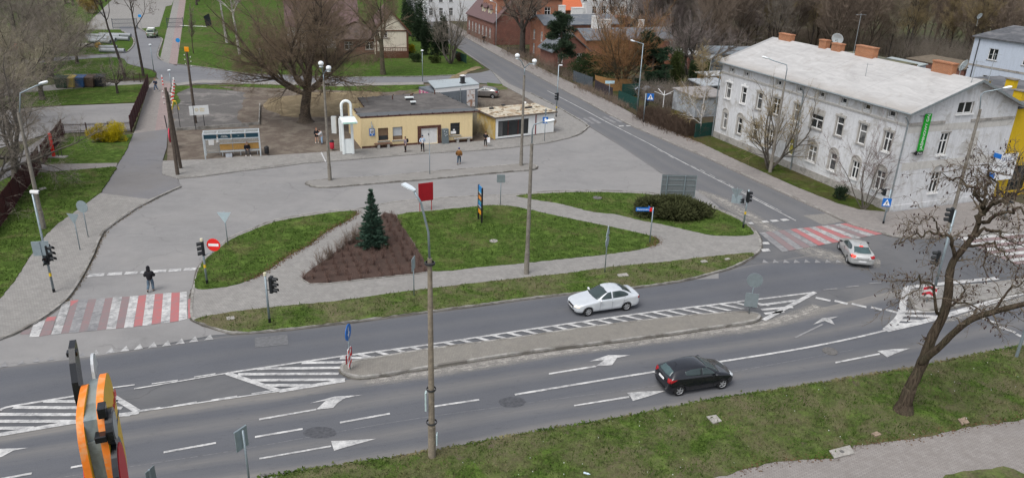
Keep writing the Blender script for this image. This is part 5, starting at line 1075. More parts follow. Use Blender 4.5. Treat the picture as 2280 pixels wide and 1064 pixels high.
steel_lamp('steel street lamp arm left on the side road footway by the garden fence',(1418,250),(1429,97),(1415,93),R(180))
steel_lamp('steel street lamp by the brick houses beside the pine',(1223,130),(1227,42),(1219,37),R(180))
steel_lamp('steel street lamp before the tall brick corner house',(1104,103),(1106,8),(1098,4),R(180))
steel_lamp('thin distant street lamp at the far curve of the side road',(968,40),(971,-22),(964,-24),R(180),.08)
def park_lamp(label,base,top):
 g = gp(*base); h = hat(base,top); t = T('park_lamp',label,'lamp',(g.x,g.y,0),0,'short park lamps'); MB().tube([(0,0,-.05),(0,0,h)],[.06,.045],8).build('post',STL,t,True)
 b = MB(); b.lathe([(0,.12),(.16,.08),(.24,0),(.2,-.06),(.06,-.1)],12,M=Matrix.Translation((0,0,h))); b.build('lamp_head',LAMPW,t,True); return t
park_lamp('short park lamp beside the minor road on the lawn right of the house',(941,182),(941,113)); park_lamp('short park lamp on the meadow edge left of the willow',(583,167),(579,109))
park_lamp('slim park lamp at the loop road by the thin tree',(343,160),(336,100)); park_lamp('thin lamp post standing near the red and white bollards',(384,210),(376,157))
a_ = arm_to((2262,372),(2277,292),(2284,288)); steel_lamp('short steel lamp before the yellow wall at the right edge',(2262,372),(2277,292),(2284,288),R(0),.06)
g = gp(2262,797); t = T('steel_post','plain steel post on the near verge at the right edge of the picture','post',(g.x,g.y,0)); MB().tube([(0,0,0),(0,0,5.5)],[.09,.08],10).build('post',STL,t); MB().lathe([(0,.04),(.16,.04),(.16,0)],10).build('foot_plate',MET,t)
WOOD = M('weathered_wood_pole',(.088,.07,.056),.95,.35,6,.6); WHI = M('porcelain',(.65,.64,.6),.3)
def upole(label,base,top,extra=None,cap=False):
 g = gp(*base); h = hat(base,top); t = T('utility_pole',label,'pole',(g.x,g.y,0),0); b = MB(); b.tube([(0,0,-.1),(0,0,h)],[.17,.11],10)
 b.build('post',WOOD,t)
 if extra: e = gp(*extra); MB().tube([(e.x - g.x,e.y - g.y,-.1),(0.05,0.1,h - .4)],[.16,.1],10).build('strut',WOOD,t)
 b = MB()
 for z in (.5,1.0,1.5): b.tube([(-.14,0,h - z),(-.3,0,h - z),(-.3,0,h - z + .1)],.02,5); b.tube([(.1,0,h - z - .2),(.35,0,h - z - .2),(.35,0,h - z - .1)],.02,5)
 b.build('bracket',DKM,t)
 for z in (.5,1.0,1.5):
  for x,dz in ((-.3,.12),(.35,-.08)): MB().lathe([(0,.12),(.045,.08),(.055,0),(.03,-.04)],8,M=Matrix.Translation((x,0,h - z + dz))).build('insulator',WHI,t)
 if cap: MB().bb(-.22,-.06,h,.3,.06,h + .55).build('beacon',M('orange_plastic',(.75,.28,.01),.4),t,bevel=.08)
 return t
upole('wooden A shaped utility pole by the left end of the bus stop pavement',(396,391),(375,195),(403,376)); upole('wooden utility pole with an orange cap and white insulators in the cinder yard',(436,275),(416,116),None,True)
SIGB = M('signal_black',(.014,.016,.018),.5,.2,6); YLW = M('yellow_sticker',(.62,.42,.02),.5); CRMC = M('cream_cap',(.62,.58,.42),.5)
LENS = [M('lens_red_off',(.05,.008,.006),.25),M('lens_amber_off',(.06,.03,.006),.25),M('lens_green_off',(.006,.04,.025),.25)]
def sig_head(t,p,face,n=3,s=1.0,name='signal_head'):
 """housing with n visored lenses looking along angle face"""
 o = MB(); o.bb(-.13 * s,-.17 * s,-.17 * n * s,.06 * s,.17 * s,.17 * n * s); h = o.build(name,SIGB,t,bevel=.03); h.location = p; h.rotation_euler = (0,0,face)
 for i in range(n):
  z = (.34 * (n - 1) / 2 - .34 * i) * s; q = MB(); q.cyl((.05 * s,0,z),(.075 * s,0,z),.12 * s,n=14); q.build('lens',LENS[i if n == 3 else i * 2],h)
  v = MB(); arc = [(.135 * s * math.cos(a),.135 * s * math.sin(a)) for a in [R(-35 + 25 * k) for k in range(11)]]
  vs = [(.05 * s,y,z + w) for y,w in arc] + [(.34 * s,y,z + w - .03 * s) for y,w in arc]; k = len(arc); v.add(vs,[(j,j + 1,k + j + 1,k + j) for j in range(k - 1)])
  vv = v.build('visor',SIGB,h); sdm = vv.modifiers.new('thick','SOLIDIFY'); sdm.thickness = .012
 return h
def sig_mast(label,base,top,heads,cap=False,sticker=True,plate=None,z0=.0,r=.07):
 g = gp(*base); h = hat(base,top); t = T('traffic_signal',label,'traffic light',(g.x,g.y,z0),0,'traffic signals')
 MB().tube([(0,0,-.05),(0,0,h)],[r,r * .85],12).build('mast',STL,t,True); MB().tube([(0,0,-.02),(0,0,.32)],r * 1.15,12).build('base_sleeve',BLK,t)
 if sticker: MB().tube([(0,0,1.2),(0,0,1.42)],r * 1.08,12).build('sticker',YLW,t)
 if cap: MB().tube([(0,0,h),(0,0,h + .18)],r * 1.25,12).build('cap',CRMC,t)
 for px,n,face,s in heads:
  a = arm_to(base,top,px); sig_head(t,(a[0],a[1],h + a[2]),face,n,s)
 b = MB()
 for px,n,face,s in heads:
  a = arm_to(base,top,px)
  for dz in (-.3,.3): b.tube([(0,0,h + a[2] + dz),(a[0],a[1],h + a[2] + dz)],.022,5)
 if heads: b.build('bracket',DKM,t)
 return t,h
s1,h1 = sig_mast('left signal mast with a white camera on top and a grey board',(121,653),(76,432),[((109,563),3,R(-12),1.05),((102,579),2,R(-70),.95)])
b = MB(); b.bb(-.1,-.09,h1 + .06,.42,.09,h1 + .24); c_ = b.build('camera',WHT,s1,bevel=.03); MB().tube([(0,0,h1 - .02),(.05,0,h1 + .1)],.035,6).build('bracket',MET,c_); b = MB(); b.bb(.421,-.06,h1 + .1,.46,.06,h1 + .2); b.build('lens',BLK,c_)
def plate(t,p,w_,h_,ang,mat,name='sign_plate',th=.03,back=None,sides=None):
 b = MB(); b.bb(-w_ / 2,-th / 2,-h_ / 2,w_ / 2,th / 2,h_ / 2); o = b.build(name,mat,t,bevel=.01); o.location = p; o.rotation_euler = (0,0,ang); return o
BACK = M('sign_back_grey',(.28,.335,.36),.5,.1,4,metal=.35); BACK2 = M('sign_back_green_grey',(.19,.225,.235),.6,.12,4,metal=.2)
a = arm_to((121,653),(76,432),(91,553)); plate(s1,(a[0],a[1],h1 + a[2]),.95,.95,R(15),BACK); MB().tube([(a[0],a[1] - .03,h1 + a[2] - .9),(a[0],a[1] - .03,h1 + a[2] + .45)],.025,6).build('bracket',STL,s1); MB().tube([(a[0],a[1] - .03,h1 + a[2] - .85),(0,0,h1 + a[2] - 1.15)],.025,6).build('bracket',STL,s1)
s2,h2 = sig_mast('signal mast with a round red no entry sign on the left island lawn',(462,636),(452,540),[((451,556),3,R(205),.95)],True,z0=.1)
NOE = M('sign_red',(.72,.025,.02),.4,.05,3)
def disc(t,p,r,ang,mat,name='sign_disc',th=.03,back=None):
 b = MB(); b.lathe([(0,-th / 2),(r,-th / 2),(r,th / 2),(0,th / 2)],28,axis='y'); o = b.build(name,mat,t); o.location = p; o.rotation_euler = (0,0,ang); return o
a = arm_to((462,636),(452,540),(477,547)); dz_ = disc(s2,(a[0],a[1] - .1,h2 + a[2]),.43,0,NOE); b = MB(); b.bb(-.33,-.022,-.09,.33,-.017,.09); b.build('white_bar',WHT,dz_); MB().tube([(0,0,h2 + a[2] - .7),(a[0],a[1],h2 + a[2] - .45),(a[0],a[1] - .05,h2 + a[2] + .3)],.03,6).build('bracket',STL,s2)
sig_mast('signal mast with a cream cap in the long verge showing three black visors',(601,722),(597,616),[((606,637),3,R(-8),1.0)],True,False,z0=.1)
s4,h4 = sig_mast('signal mast at the tip of the right island with yield sign backs',(1654,510),(1660,424),[((1666,441),3,R(20),.9),((1654,450),2,R(190),.6)],False,z0=.1)
def tri(t,p,r,ang,mat,flip=True,th=.025,name='sign_triangle',inner=None):
 s = -1 if flip else 1; P = [(r * math.cos(q),-th / 2,s * r * math.sin(q)) for q in [R(90),R(210),R(330)]]; b = MB(); b.extr(P,(0,th,0)); o = b.build(name,mat,t,bevel=.008); o.location = p; o.rotation_euler = (0,0,ang)
 return o
a = arm_to((1654,510),(1660,424),(1640,430)); c = arm_to((1654,510),(1660,424),(1640,446)); tri(s4,(a[0],a[1],h4 + a[2]),.55,R(-20),BACK2); plate(s4,(c[0],c[1],h4 + c[2]),.8,.72,R(-20),BACK); MB().tube([(c[0],c[1] - .03,h4 + c[2] - .3),(a[0],a[1] - .03,h4 + a[2] + .4)],.025,6).build('bracket',STL,s4); MB().tube([(c[0],c[1],h4 + c[2] - .1),(0,0,h4 + c[2] - .1)],.025,6).build('bracket',STL,s4)
s5,h5 = sig_mast('tall signal mast with a small camera beside the white kiosk corner',(1238,262),(1246,145),[((1241,215),3,R(200),.95)],False)
b = MB(); b.bb(.05,-.06,h5 - .1,.45,.06,h5 + .05); b.build('camera',WHT,s5,bevel=.02)
def pedsign(t,p,ang,s=.62):
 o = plate(t,p,s,s,ang,BLU); b = MB(); b.extr([(-s * .4,-.022,-s * .36),(s * .4,-.022,-s * .36),(0,-.022,s * .4)],(0,.006,0)); w_ = b.build('white_triangle',WHT,o)
 b = MB(); y0 = -.030; k = s
 b.sph((.01 * k,y0,.14 * k),(.05 * k,.006,.05 * k),8,6)
 for P in ([(-.05,.08),(.06,.08),(.04,-.08),(-.04,-.08)],[(-.04,-.07),(.02,-.07),(-.09,-.32),(-.15,-.32)],[(0,-.07),(.04,-.07),(.13,-.32),(.07,-.32)],[(-.05,.07),(-.02,.04),(-.12,-.06),(-.15,-.03)],[(.04,.07),(.06,.03),(.15,-.04),(.16,0)]): b.extr([(x * k,y0,z * k) for x,z in P],(0,.005,0))
 b.build('walking_figure',BLK,w_); return o
s6,h6 = sig_mast('signal mast with a blue pedestrian crossing sign near the garden hedge',(1432,274),(1438,208),[((1439,229),3,R(30),.85)],False,False)
a = arm_to((1432,274),(1438,208),(1448,216)); pedsign(s6,(a[0],a[1] - .1,h6 + a[2]),0,.85)
s7,h7 = sig_mast('signal mast with a blue pedestrian sign at the tenement corner',(1966,500),(1974,420),[((1969,428),2,R(100),.8)],False,False)
a = arm_to((1966,500),(1974,420),(1973,450)); pedsign(s7,(a[0],a[1] - .12,h7 + a[2]),R(-5),.72)
sig_mast('blue grey signal mast on the right median behind the big tree',(2074,668),(2120,470),[((2086,578),3,R(160),1.0),((2116,482),3,R(160),.95)],False,False,r=.09,z0=.1)
sig_mast('signal mast with twin black heads before the yellow building',(2234,492),(2243,428),[((2240,441),3,R(-150),1.0),((2251,441),3,R(-30),1.0)],False,False)
def post_sign(label,base,top,parts,cat='sign',group=None,r=.035,name='road_sign',z0=.1):
 g = gp(*base); h = hat(base,top); t = T(name,label,cat,(g.x,g.y,z0),0,group); MB().tube([(0,0,-.15),(0,0,h)],r,8).build('post',STL,t,True)
 out = []
 for kind,px,s,ang,mat in parts:
  a = arm_to(base,top,px); p = (a[0] * .0,-.05 * math.cos(ang),h + a[2])
  if kind == 'disc': o = disc(t,p,s,ang,mat)
  elif kind == 'tri': o = tri(t,p,s,ang,mat)
  elif kind == 'triup': o = tri(t,p,s,ang,mat,False)
  else: o = plate(t,p,s[0],s[1],ang,mat)
  out.append(o)
 return t,out
def back_of(p): return p
post_sign('round road sign seen from behind on the left pavement',(197,530),(187,451),[('disc',(188,462),.46,R(-10),BACK)])
post_sign('triangular yield sign seen from behind in front of the round sign',(179,559),(166,479),[('tri',(167,486),.52,R(-8),BACK)])
post_sign('triangular yield sign seen from behind at the left island lawn edge',(508,549),(504,474),[('tri',(504,483),.56,R(5),M('pale_sign_back',(.38,.46,.49),.5,.08,4))])
post_sign('sign seen nearly edge on in the long verge behind the concrete lamp',(922,662),(921,576),[('plate',(921,590),(.75,.85),R(82),BACK)])
post_sign('square sign seen from behind at the north tip of the central lawn',(1114,458),(1114,391),[('plate',(1114,400),(.7,.7),R(4),BACK2)])
post_sign('triangle above a round sign seen edge on in the long verge',(1346,610),(1352,507),[('triup',(1351,519),.5,R(68),BACK),('disc',(1351,541),.42,R(68),BACK)])
t,o = post_sign('blue arrow sign above a striped plate at the left end of the median',(780,826),(775,731),[('disc',(776,744),.45,R(84),BLU),('plate',(778,800),(.42,1.15),R(80),WHT)],z0=.13)
b = MB(); b.extr([(-.05,-.026,.28),(.03,-.026,.3),(.06,-.026,-.05),(.16,-.026,0),(.0,-.026,-.3),(-.13,-.026,-.08),(-.03,-.026,-.05)],(0,.006,0)); b.build('white_arrow',WHT,o[0])
b = MB()
for z in (-.62,-.18,.26): b.extr([(-.205,-.024,max(z,-.55)),(.205,-.024,min(z + .26,.55)),(.205,-.024,min(z + .46,.56)),(-.205,-.024,z + .2)],(0,.005,0))
b.build('red_stripe',NOE,o[1])
b = MB(); b.bb(-.42,.02,-.2,-.25,.04,.3); b.bb(.25,.02,-.1,.42,.04,.4); b.build('side_flap',M('sign_dark_red',(.32,.02,.03),.5),o[1])
post_sign('round sign above a square plate seen from behind on the right end of the median',(1667,702),(1679,615),[('disc',(1678,627),.48,R(-12),BACK2),('plate',(1671,671),(.8,.95),R(-14),BACK2)],z0=.13)
t,o = post_sign('red and white keep clear plate on the right median under the big tree',(2062,676),(2068,634),[('plate',(2066,651),(.85,.8),R(-20),M('dull_white',(.5,.49,.48),.6))],z0=.13)
b = MB()
for q in range(2): z = .38 * q - .36; b.extr([(-.4,-.022,z),(0,-.022,z + .17),(.4,-.022,z),(.4,-.022,z + .2),(0,-.022,z + .37),(-.4,-.022,z + .2)],(0,.005,0))
b.build('red_chevron',M('chevron_red',(.42,.02,.035),.5),o[0])
post_sign('slim bus stop pole on the bus platform',(957,390),(955,321),[('plate',(955,330),(.1,.9),R(80),BACK)],z0=.1)
t,o = post_sign('blue one way arrow sign with a small plate above by the white kiosk',(1212,316),(1220,244),[('plate',(1217,270),(.62,.72),R(10),BLU),('plate',(1220,252),(.3,.75),R(60),BACK)],z0=.1)
b = MB(); b.extr([(-.06,-.021,-.28),(.06,-.021,-.28),(.06,-.021,.05),(.18,-.021,.05),(0,-.021,.3),(-.18,-.021,.05),(-.06,-.021,.05)],(0,.005,0)); b.build('white_arrow',WHT,o[0])
t,o = post_sign('blue street name sign on a white post by the juniper lawn',(1446,543),(1453,464),[('plate',(1450,472),(.05,.05),0,MET)],r=.045)
h_ = hat((1446,543),(1453,464))
sn = plate(t,(-.68,0,h_ - .2),1.25,.3,R(4),BLU,'name_plate'); text_mesh('Dworcowa',.2,WHT,'lettering',sn,Matrix.Translation((-.1,-.02,0)) @ Matrix(((1,0,0,0),(0,0,-1,0),(0,1,0,0),(0,0,0,1)))); b = MB(); b.bb(.42,-.024,-.15,.62,-.018,.15); b.build('red_end',NOE,sn)
s2_ = plate(t,(-.1,.35,h_ - .3),.9,.26,R(105),BLU,'name_plate')
post_sign('small pale sign on two thin posts before the garden fence',(1355,222),(1356,183),[('plate',(1356,185),(1.35,.42),R(5),M('pale_blue_sign',(.40,.56,.62),.5))])
post_sign('small round blue path sign on the meadow path',(399,112),(404,85),[('disc',(404,90),.38,R(10),M('bright_blue',(.02,.25,.62),.4))],r=.03,z0=0)
post_sign('small blue sign in the far car yard between the thin trees',(315,62),(316,30),[('plate',(316,36),(.65,.55),R(5),M('bright_blue',(.02,.25,.62),.4))],r=.03,z0=0)
g = gp(560,1112); h_ = hat((560,1112),(552,965)); t = T('road_sign','grey traffic board seen from behind at the bottom edge of the road','sign',(g.x,g.y,.1)); MB().tube([(0,0,-.1),(0,0,h_ + .1)],.045,10).build('post',STL,t,True); o = plate(t,(-.12,.06,h_ - .35),.62,.95,R(62),BACK); b = MB(); b.bb(-.31,.016,.44,.31,.05,.475); b.bb(.28,.016,-.45,.31,.05,.44); b.bb(-.1,.016,-.45,-.06,.06,.44); b.build('rim',STL,o)
g = gp(352,1155); h_ = hat((352,1155),(346,1046)); t = T('road_sign','dark sign plate tip at the bottom edge left of the grey board','sign',(g.x,g.y,.1)); MB().tube([(0,0,-.1),(0,0,h_)],.045,10).build('post',STL,t); plate(t,(0,.05,h_ - .4),.5,.8,R(75),BACK2)
def board(label,bl,br,top_l,w_,h_,mat,name='board',post=None,th=.05,gap=0,back=False,z0=.1):
 a,c = gp(*bl),gp(*br); d = (c - a).normalized(); rz = math.atan2(d.y,d.x); L = (c - a).length; H = hat(bl,top_l); t = T(name,label,'board',(a.x,a.y,z0),rz)
 for x in (0,L): MB().tube([(x,0,-.1),(x,0,H - .05)],.035,8).build('post',post or DKM,t)
 x0 = (L - w_) / 2 + gap; MB().bb(x0,-th - .036,H - h_,x0 + w_,-.036,H).build('panel',mat,t,bevel=.008); return t,x0,H,L
RDB_ = M('faded_red_board',(.30,.008,.016),.6,.12,3)
t,x0,H,L = board('plain red board on two red posts at the back edge of the central lawn',(935,473),(961,469.5),(935,411),1.28,1.55,RDB_,post=M('red_post_paint',(.35,.03,.03),.6)); b = MB(); b.bb(x0 + .03,-.09,H - 1.5,x0 + 1.25,-.087,H - .05); b.build('face',RDB_,t)
t,x0,H,L = board('white board with a yellow emblem on two thin posts by the cinder yard',(435,285),(456,283.5),(434,238),2.05,1.05,M('white_board',(.70,.72,.72),.5,.04,2),post=DKM,gap=.12)
GOLD = M('pale_gold',(.66,.48,.10),.6); b = MB()
for q in range(8): a = q * math.pi / 4; b.extr([(x0 + .75 + .05 * math.cos(a),-.093,H - .45 + .05 * math.sin(a)),(x0 + .75 + .2 * math.cos(a + .25),-.093,H - .45 + .2 * math.sin(a + .25)),(x0 + .75 + .2 * math.cos(a - .1),-.093,H - .45 + .2 * math.sin(a - .1))],(0,.005,0))
b.build('emblem',GOLD,t); text_mesh('Złoty\nKłos',.24,GOLD,'lettering',t,Matrix.Translation((x0 + 1.35,-.092,H - .48)) @ Matrix(((1,0,0,0),(0,0,-1,0),(0,1,0,0),(0,0,0,1))))
a,c = gp(1479,447),gp(1522,448); d = (c - a).normalized(); t = T('direction_board','large grey direction board seen from behind above the juniper','sign',(a.x,a.y,.1),math.atan2(d.y,d.x)); L = (c - a).length; H = hat((1479,447),(1472,390)); x0 = -.42; WB = 3.1
for x in (.05,L - .1): MB().tube([(x,-.08,-.1),(x,-.08,H - .05)],.05,8).build('post',STL,t)
MB().bb(x0,0,H - 2.05,x0 + WB,.03,H).build('panel',M('board_back',(.155,.17,.175),.6,.1,3,metal=.2),t); b = MB()
for z in (.1,.45,.95,1.5,2.0): b.bb(x0 + .02,-.035,H - z - .04,x0 + WB - .02,-.002,H - z + .02)
for x in (x0,x0 + WB - .05): b.bb(x,-.04,H - 2.05,x + .05,-.001,H)
b.build('rail',BACK2,t)
a,c = gp(1065,491),gp(1072.5,500); d = (c - a).normalized(); L = (c - a).length; H = hat((1072.5,500),(1074,422)); t = T('advert_totem','tall narrow advert totem with blue and orange panels on the central lawn','sign',(a.x,a.y,.1),math.atan2(d.y,d.x))
for x in (0,L): MB().bb(x - .05,-.06,-.1,x + .05,.06,H + .02).build('post',BLK,t)
pc = [((.02,.2,.5),.16),((.03,.32,.6),.06),((.45,.44,.4),.05),((.04,.04,.05),.08),((.7,.25,.03),.13),((.05,.05,.06),.05),((.05,.3,.42),.1),((.02,.14,.4),.08),((.55,.58,.6),.04),((.06,.07,.08),.09),((.72,.3,.02),.16)]; z = H
for i,(cl,f) in enumerate(pc):
 hh = (H - .65) * f; MB().bb(.05,-.03,z - hh + .008,L - .05,.03,z).build('panel',M('totem_%d' % i,cl,.5,.12,6),t); z -= hh
def bin_(label,px,col,h=1.1,lid=None):
 g = gp(*px); t = T('litter_bin',label,'bin',(g.x,g.y,.05)); MB().lathe([(0,.18),(.2,.18),(.22,.25),(.23,h - .25),(.2,h - .2)],14).build('body',col,t,True); MB().lathe([(.25,h - .18),(.24,h - .1),(.12,h),(0,h + .02)],14).build('lid',lid or BLK,t,True); MB().tube([(0,.24,0),(0,.24,h)],.035,6).build('post',BLK,t); return t
bin_('red litter bin with black lid standing left of the white arch',(740,336),M('bin_red',(.42,.02,.04),.5)); bin_('black litter bin right of the bus shelter',(595,347),BLK,.95)
def container(label,px,col,s=1.0):
 g = gp(*px); t = T('waste_container',label,'container',(g.x,g.y,0),R(4),'waste containers in a row'); b = MB(); b.add([(-.7,-.5,.1),(.7,-.5,.1),(.7,.5,.1),(-.7,.5,.1),(-.85,-.62,1.35),(.85,-.62,1.35),(.85,.62,1.35),(-.85,.62,1.35)],[(3,2,1,0),(4,5,6,7),(0,1,5,4),(1,2,6,5),(2,3,7,6),(3,0,4,7)]); b.build('body',col,t,bevel=.04)
 b = MB(); b.add([(-.9,-.66,1.36),(.9,-.66,1.36),(.9,.66,1.55),(-.9,.66,1.55),(-.88,-.64,1.44),(.88,-.64,1.44),(.88,.64,1.66),(-.88,.64,1.66)],[(3,2,1,0),(4,5,6,7),(0,1,5,4),(1,2,6,5),(2,3,7,6),(3,0,4,7)]); b.build('lid',col,t); b = MB();
 for x in (-.6,.6): b.cyl((x,-.45,.1),(x + .08,-.45,.1),.1,n=8); b.cyl((x,.45,.1),(x + .08,.45,.1),.1,n=8)
 b.build('wheel',BLK,t); return t
for lab,px,cl in (('dark green waste container at the left end of the row',(141,196),(.02,.05,.03)),('yellow waste container in the row by the car yard',(157,195.5),(.40,.30,.08)),('blue waste container in the row by the car yard',(179,194.5),(.03,.08,.20)),('brown waste container in the row by the car yard',(200,194),(.10,.065,.05)),('black waste container at the right end of the row',(222,193),(.02,.022,.03))): container(lab,px,M('container_' + lab.split()[0] + lab.split()[1],cl,.5,.15,3))
FRD = M('dark_red_fence',(.052,.010,.012),.7,.25,6,col2=(.035,.008,.01),patch=2)
def fence(label,pts,h,step,mat,name='fence',slat=True,z0=0,gap=.02,cat='fence',rails=2,th=.025,group=None):
 P = [gp(*p) for p in pts]; o = P[0]; t = T(name,label,cat,(o.x,o.y,z0),0,group); pan = MB(); ra = MB()
 for i in range(len(P) - 1):
  a,c = P[i] - o,P[i + 1] - o; L = (c - a).length; d = (c - a) / L; n = max(1,round(L / step)); nrm = Vector((-d.y,d.x,0))
  hh = h if not hasattr(h,'__len__') else None
  for k in range(n + (i == len(P) - 2)):
   q = a + d * (L * k / n); H = hh or (h[0] + (h[1] - h[0]) * (k / n)); MB().bb(q.x - .045,q.y - .045,-.1,q.x + .045,q.y + .045,H + .06).build('post',mat,t)
  m = int(L / (.12 if slat else .10))
  Mx = Matrix.Translation(a) @ Matrix.Rotation(math.atan2(d.y,d.x),4,'Z')
  for k in range(m):
   x = L * (k + .5) / m; H = hh or (h[0] + (h[1] - h[0]) * (k / m)); w_ = L / m / 2 - gap / 2 if slat else .012; pan.bb(x - w_,-th / 2,.08,x + w_,th / 2,H,0,Mx)
  for r_ in range(rails): z = .25 + (((hh or min(h)) - .45) * r_ / max(1,rails - 1)); ra.bb(0,.02,z,L,.05,z + .06,0,Mx)
 pan.build('slat_panel' if slat else 'bar_panel',mat,t); ra.build('rail',mat,t); return t
fence('long dark red slatted fence running beside the left lawn',[(-60,575),(0,508),(60,422),(92,376)],2.1,2.4,FRD); fence('far piece of the dark red slatted fence under the bare trees',[(98,366),(142,306)],1.9,2.4,FRD)
fence('low dark red slatted fence climbing beside the paved path',[(293,293),(331,197)],1.75,2.5,FRD)
IRN = M('rusty_iron',(.05,.03,.027),.8,.3,6)
fence('low open iron fence behind the yellow bush',[(144,299),(292,294)],1.15,2.6,IRN,slat=False,rails=2); fence('rusty open railing at the far end of the path fence',[(266,183),(299,183),(313,184),(331,186)],1.3,1.8,IRN,slat=False,rails=2)
g = gp(373,291); t = T('fence_post','lone dark fence post at the left corner of the cinder yard','post',(g.x,g.y,0)); MB().tube([(0,0,0),(-.1,0,1.7)],.06,8).build('post',DKM,t)
gf = gp(402,289.5); t = T('goal_frame','thin black steel frame standing beside the white board','frame',(gf.x,gf.y,0)); b = MB(); b.tube([(0,0,0),(0,0,3.1),(1.7,0.1,3.1),(1.7,.1,0)],.035,6); b.build('frame',DKM,t); MB().tube([(0,0,2.8),(1.7,.1,2.8)],.025,6).build('cross_bar',DKM,t)
GMF = M('green_mesh',(.012,.055,.045),.8,.2,6); DWF = M('dark_wood_fence',(.045,.036,.042),.9,.3,6); OWF = M('orange_planks',(.32,.18,.07),.85,.2,5)
fence('dark board fence along the side road below the round hedge',[(1276,182),(1300,191),(1318,198)],1.7,2.5,M('blue_grey_board',(.075,.09,.105),.8,.2,5)); fence('dark purple board fence with a pale plank rail on the side road',[(1324,202),(1362,221)],1.6,2.5,DWF); fence('pale orange plank fence seen above the dark board fence',[(1324,196),(1358,204),(1408,205)],1.9,2.5,OWF)
fence('green mesh garden fence behind the steel street lamp',[(1376,229),(1400,239),(1420,248)],1.7,2.5,GMF); fence('green screen fence at the tenement corner below the birch',[(1546,308),(1586,303)],1.7,2.2,GMF); fence('short green screen panel beside the orange plank fence',[(1384,215),(1420,214)],1.8,2,GMF)
fence('wire fence with green posts before the house lawn',[(1010,130),(1038,142)],1.5,2.5,GMF,slat=False,rails=2); fence('low rail fence before the brick corner house',[(1130,118),(1190,124)],1.1,3,DKM,slat=False,rails=2)
fence('far blue grey mesh gate across the car yard',[(252,65),(307,64)],2.1,4,M('gate_blue',(.05,.07,.09),.6),slat=False,rails=3); fence('small blue mesh gate across the paved path',[(373,63),(409,62)],2.1,3,M('gate_blue',(.05,.07,.09),.6),slat=False,rails=3)
PIP = M('grey_pipe',(.27,.285,.30),.7,.15,3)
rg = random.Random(9)
for i,(px,L,an) in enumerate([((191,84),6.5,4),((194,90),6.0,-8),((199,95),4.5,-10),((222,82),6,5),((226,89),5.5,-3),((223,117),4.2,4),((221,111),3,14)]):
 g = gp(*px); t = T('concrete_pipe','grey concrete ' + ['pipe lying uppermost left in the heap by the loop road','pipe lying second from top left in the heap','short pipe lying lowest at the left of the heap','pipe at the top right of the heap behind the thin tree','dark lower right pipe of the heap behind the thin tree','pipe lying alone and nearest to the loop road','short pipe leaning behind the nearest lone pipe'][i],'pipe',(g.x,g.y,.38),R(an),'pipes lying by the loop road'); b = MB(); b.lathe([(.28,0),(.38,0),(.38,L),(.28,L),(.28,0)],14,M=Matrix.Rotation(R(90),4,'Y')); b.build('pipe',PIP,t,False)
for i,(px,nm) in enumerate([((195,104),'pale slab stack beside the yellow drum')]):
 g = gp(*px); t = T('slab_stack',nm,'slabs',(g.x,g.y,0),R(6));
 for k in range(4): MB().bb(-1.5 + .05 * k,-.8,.13 * k,1.5,.8 - .04 * k,.13 * k + .11).build('slab',SLABM,t)
g = gp(219,106); t = T('drum','small yellow drum lying among the grey pipes','drum',(g.x,g.y,.45)); MB().lathe([(0,-.4),(.42,-.4),(.45,-.2),(.42,0),(.45,.2),(.42,.4),(0,.4)],14,axis='y').build('drum',M('drum_yellow',(.66,.36,.02),.5),t)
def bollard(px,label):
 g = gp(*px); t = T('bollard',label,'bollard',(g.x,g.y,0),0,'red and white bollards by the path')
 for k in range(6): MB().tube([(0,0,.22 * k),(0,0,.22 * (k + 1))],.085,10).build('band',NOE if k % 2 == 0 else WHT,t)
 MB().sph((0,0,1.34),(.1,.1,.08),10,6).build('cap',WHT,t); return t
bo = bollard((363,190),'red and white bollard standing alone in the middle of the path')
for i,px in enumerate([(389,196),(388.5,203),(388,210),(387,217),(386.5,224),(385,233)]):
 g = gp(*px); dup(bo,(g.x,g.y,0),0,['farthest red and white bollard in the row beside the cinder yard','second farthest bollard of the row along the cinder yard','third farthest bollard of the row along the cinder yard','bollard of the row level with the top of the A pole','second nearest bollard of the row along the cinder yard','nearest bollard of the row right by the yellow stand'][i])
g = gp(391,245); t = T('yellow_stand','small yellow folding stand beside the bollard row','stand',(g.x,g.y,0)); YP = M('yellow_paint',(.62,.45,.03),.5)
for x0,x1 in ((-.45,-.15),(.45,.15)): MB().tube([(x0,0,0),(x1,0,1.1)],.05,6).build('leg',YP,t)
MB().tube([(-.2,0,1.08),(.2,0,1.08)],.09,8).build('top_bar',YP,t)
g = gp(384,331); h_ = hat((384,331),(383,301)); t = T('round_sign','round red and pink sign seen edge on beside the A shaped pole','sign',(g.x,g.y,.05)); MB().tube([(0,0,-.1),(0,0,h_ + .4)],.04,8).build('post',DKM,t); disc(t,(-.08,-.05,h_ - .05),.72,R(-72),M('pink_red',(.55,.04,.08),.5),th=.08)
g = gp(128,352); t = T('red_post','thin red metal post with two dark rods on a pale slab by the fence','post',(g.x,g.y,.05)); MB().bb(-.9,-.35,0,.9,.35,.12).build('slab',SLABM,t); MB().bb(-.45,-.08,.12,-.2,.08,2.4).build('post',NOE,t);
for x in (.15,.5): MB().tube([(x,0,.1),(x,0,2.1)],.03,6).build('rod',DKM,t)
g = gp(2,2)
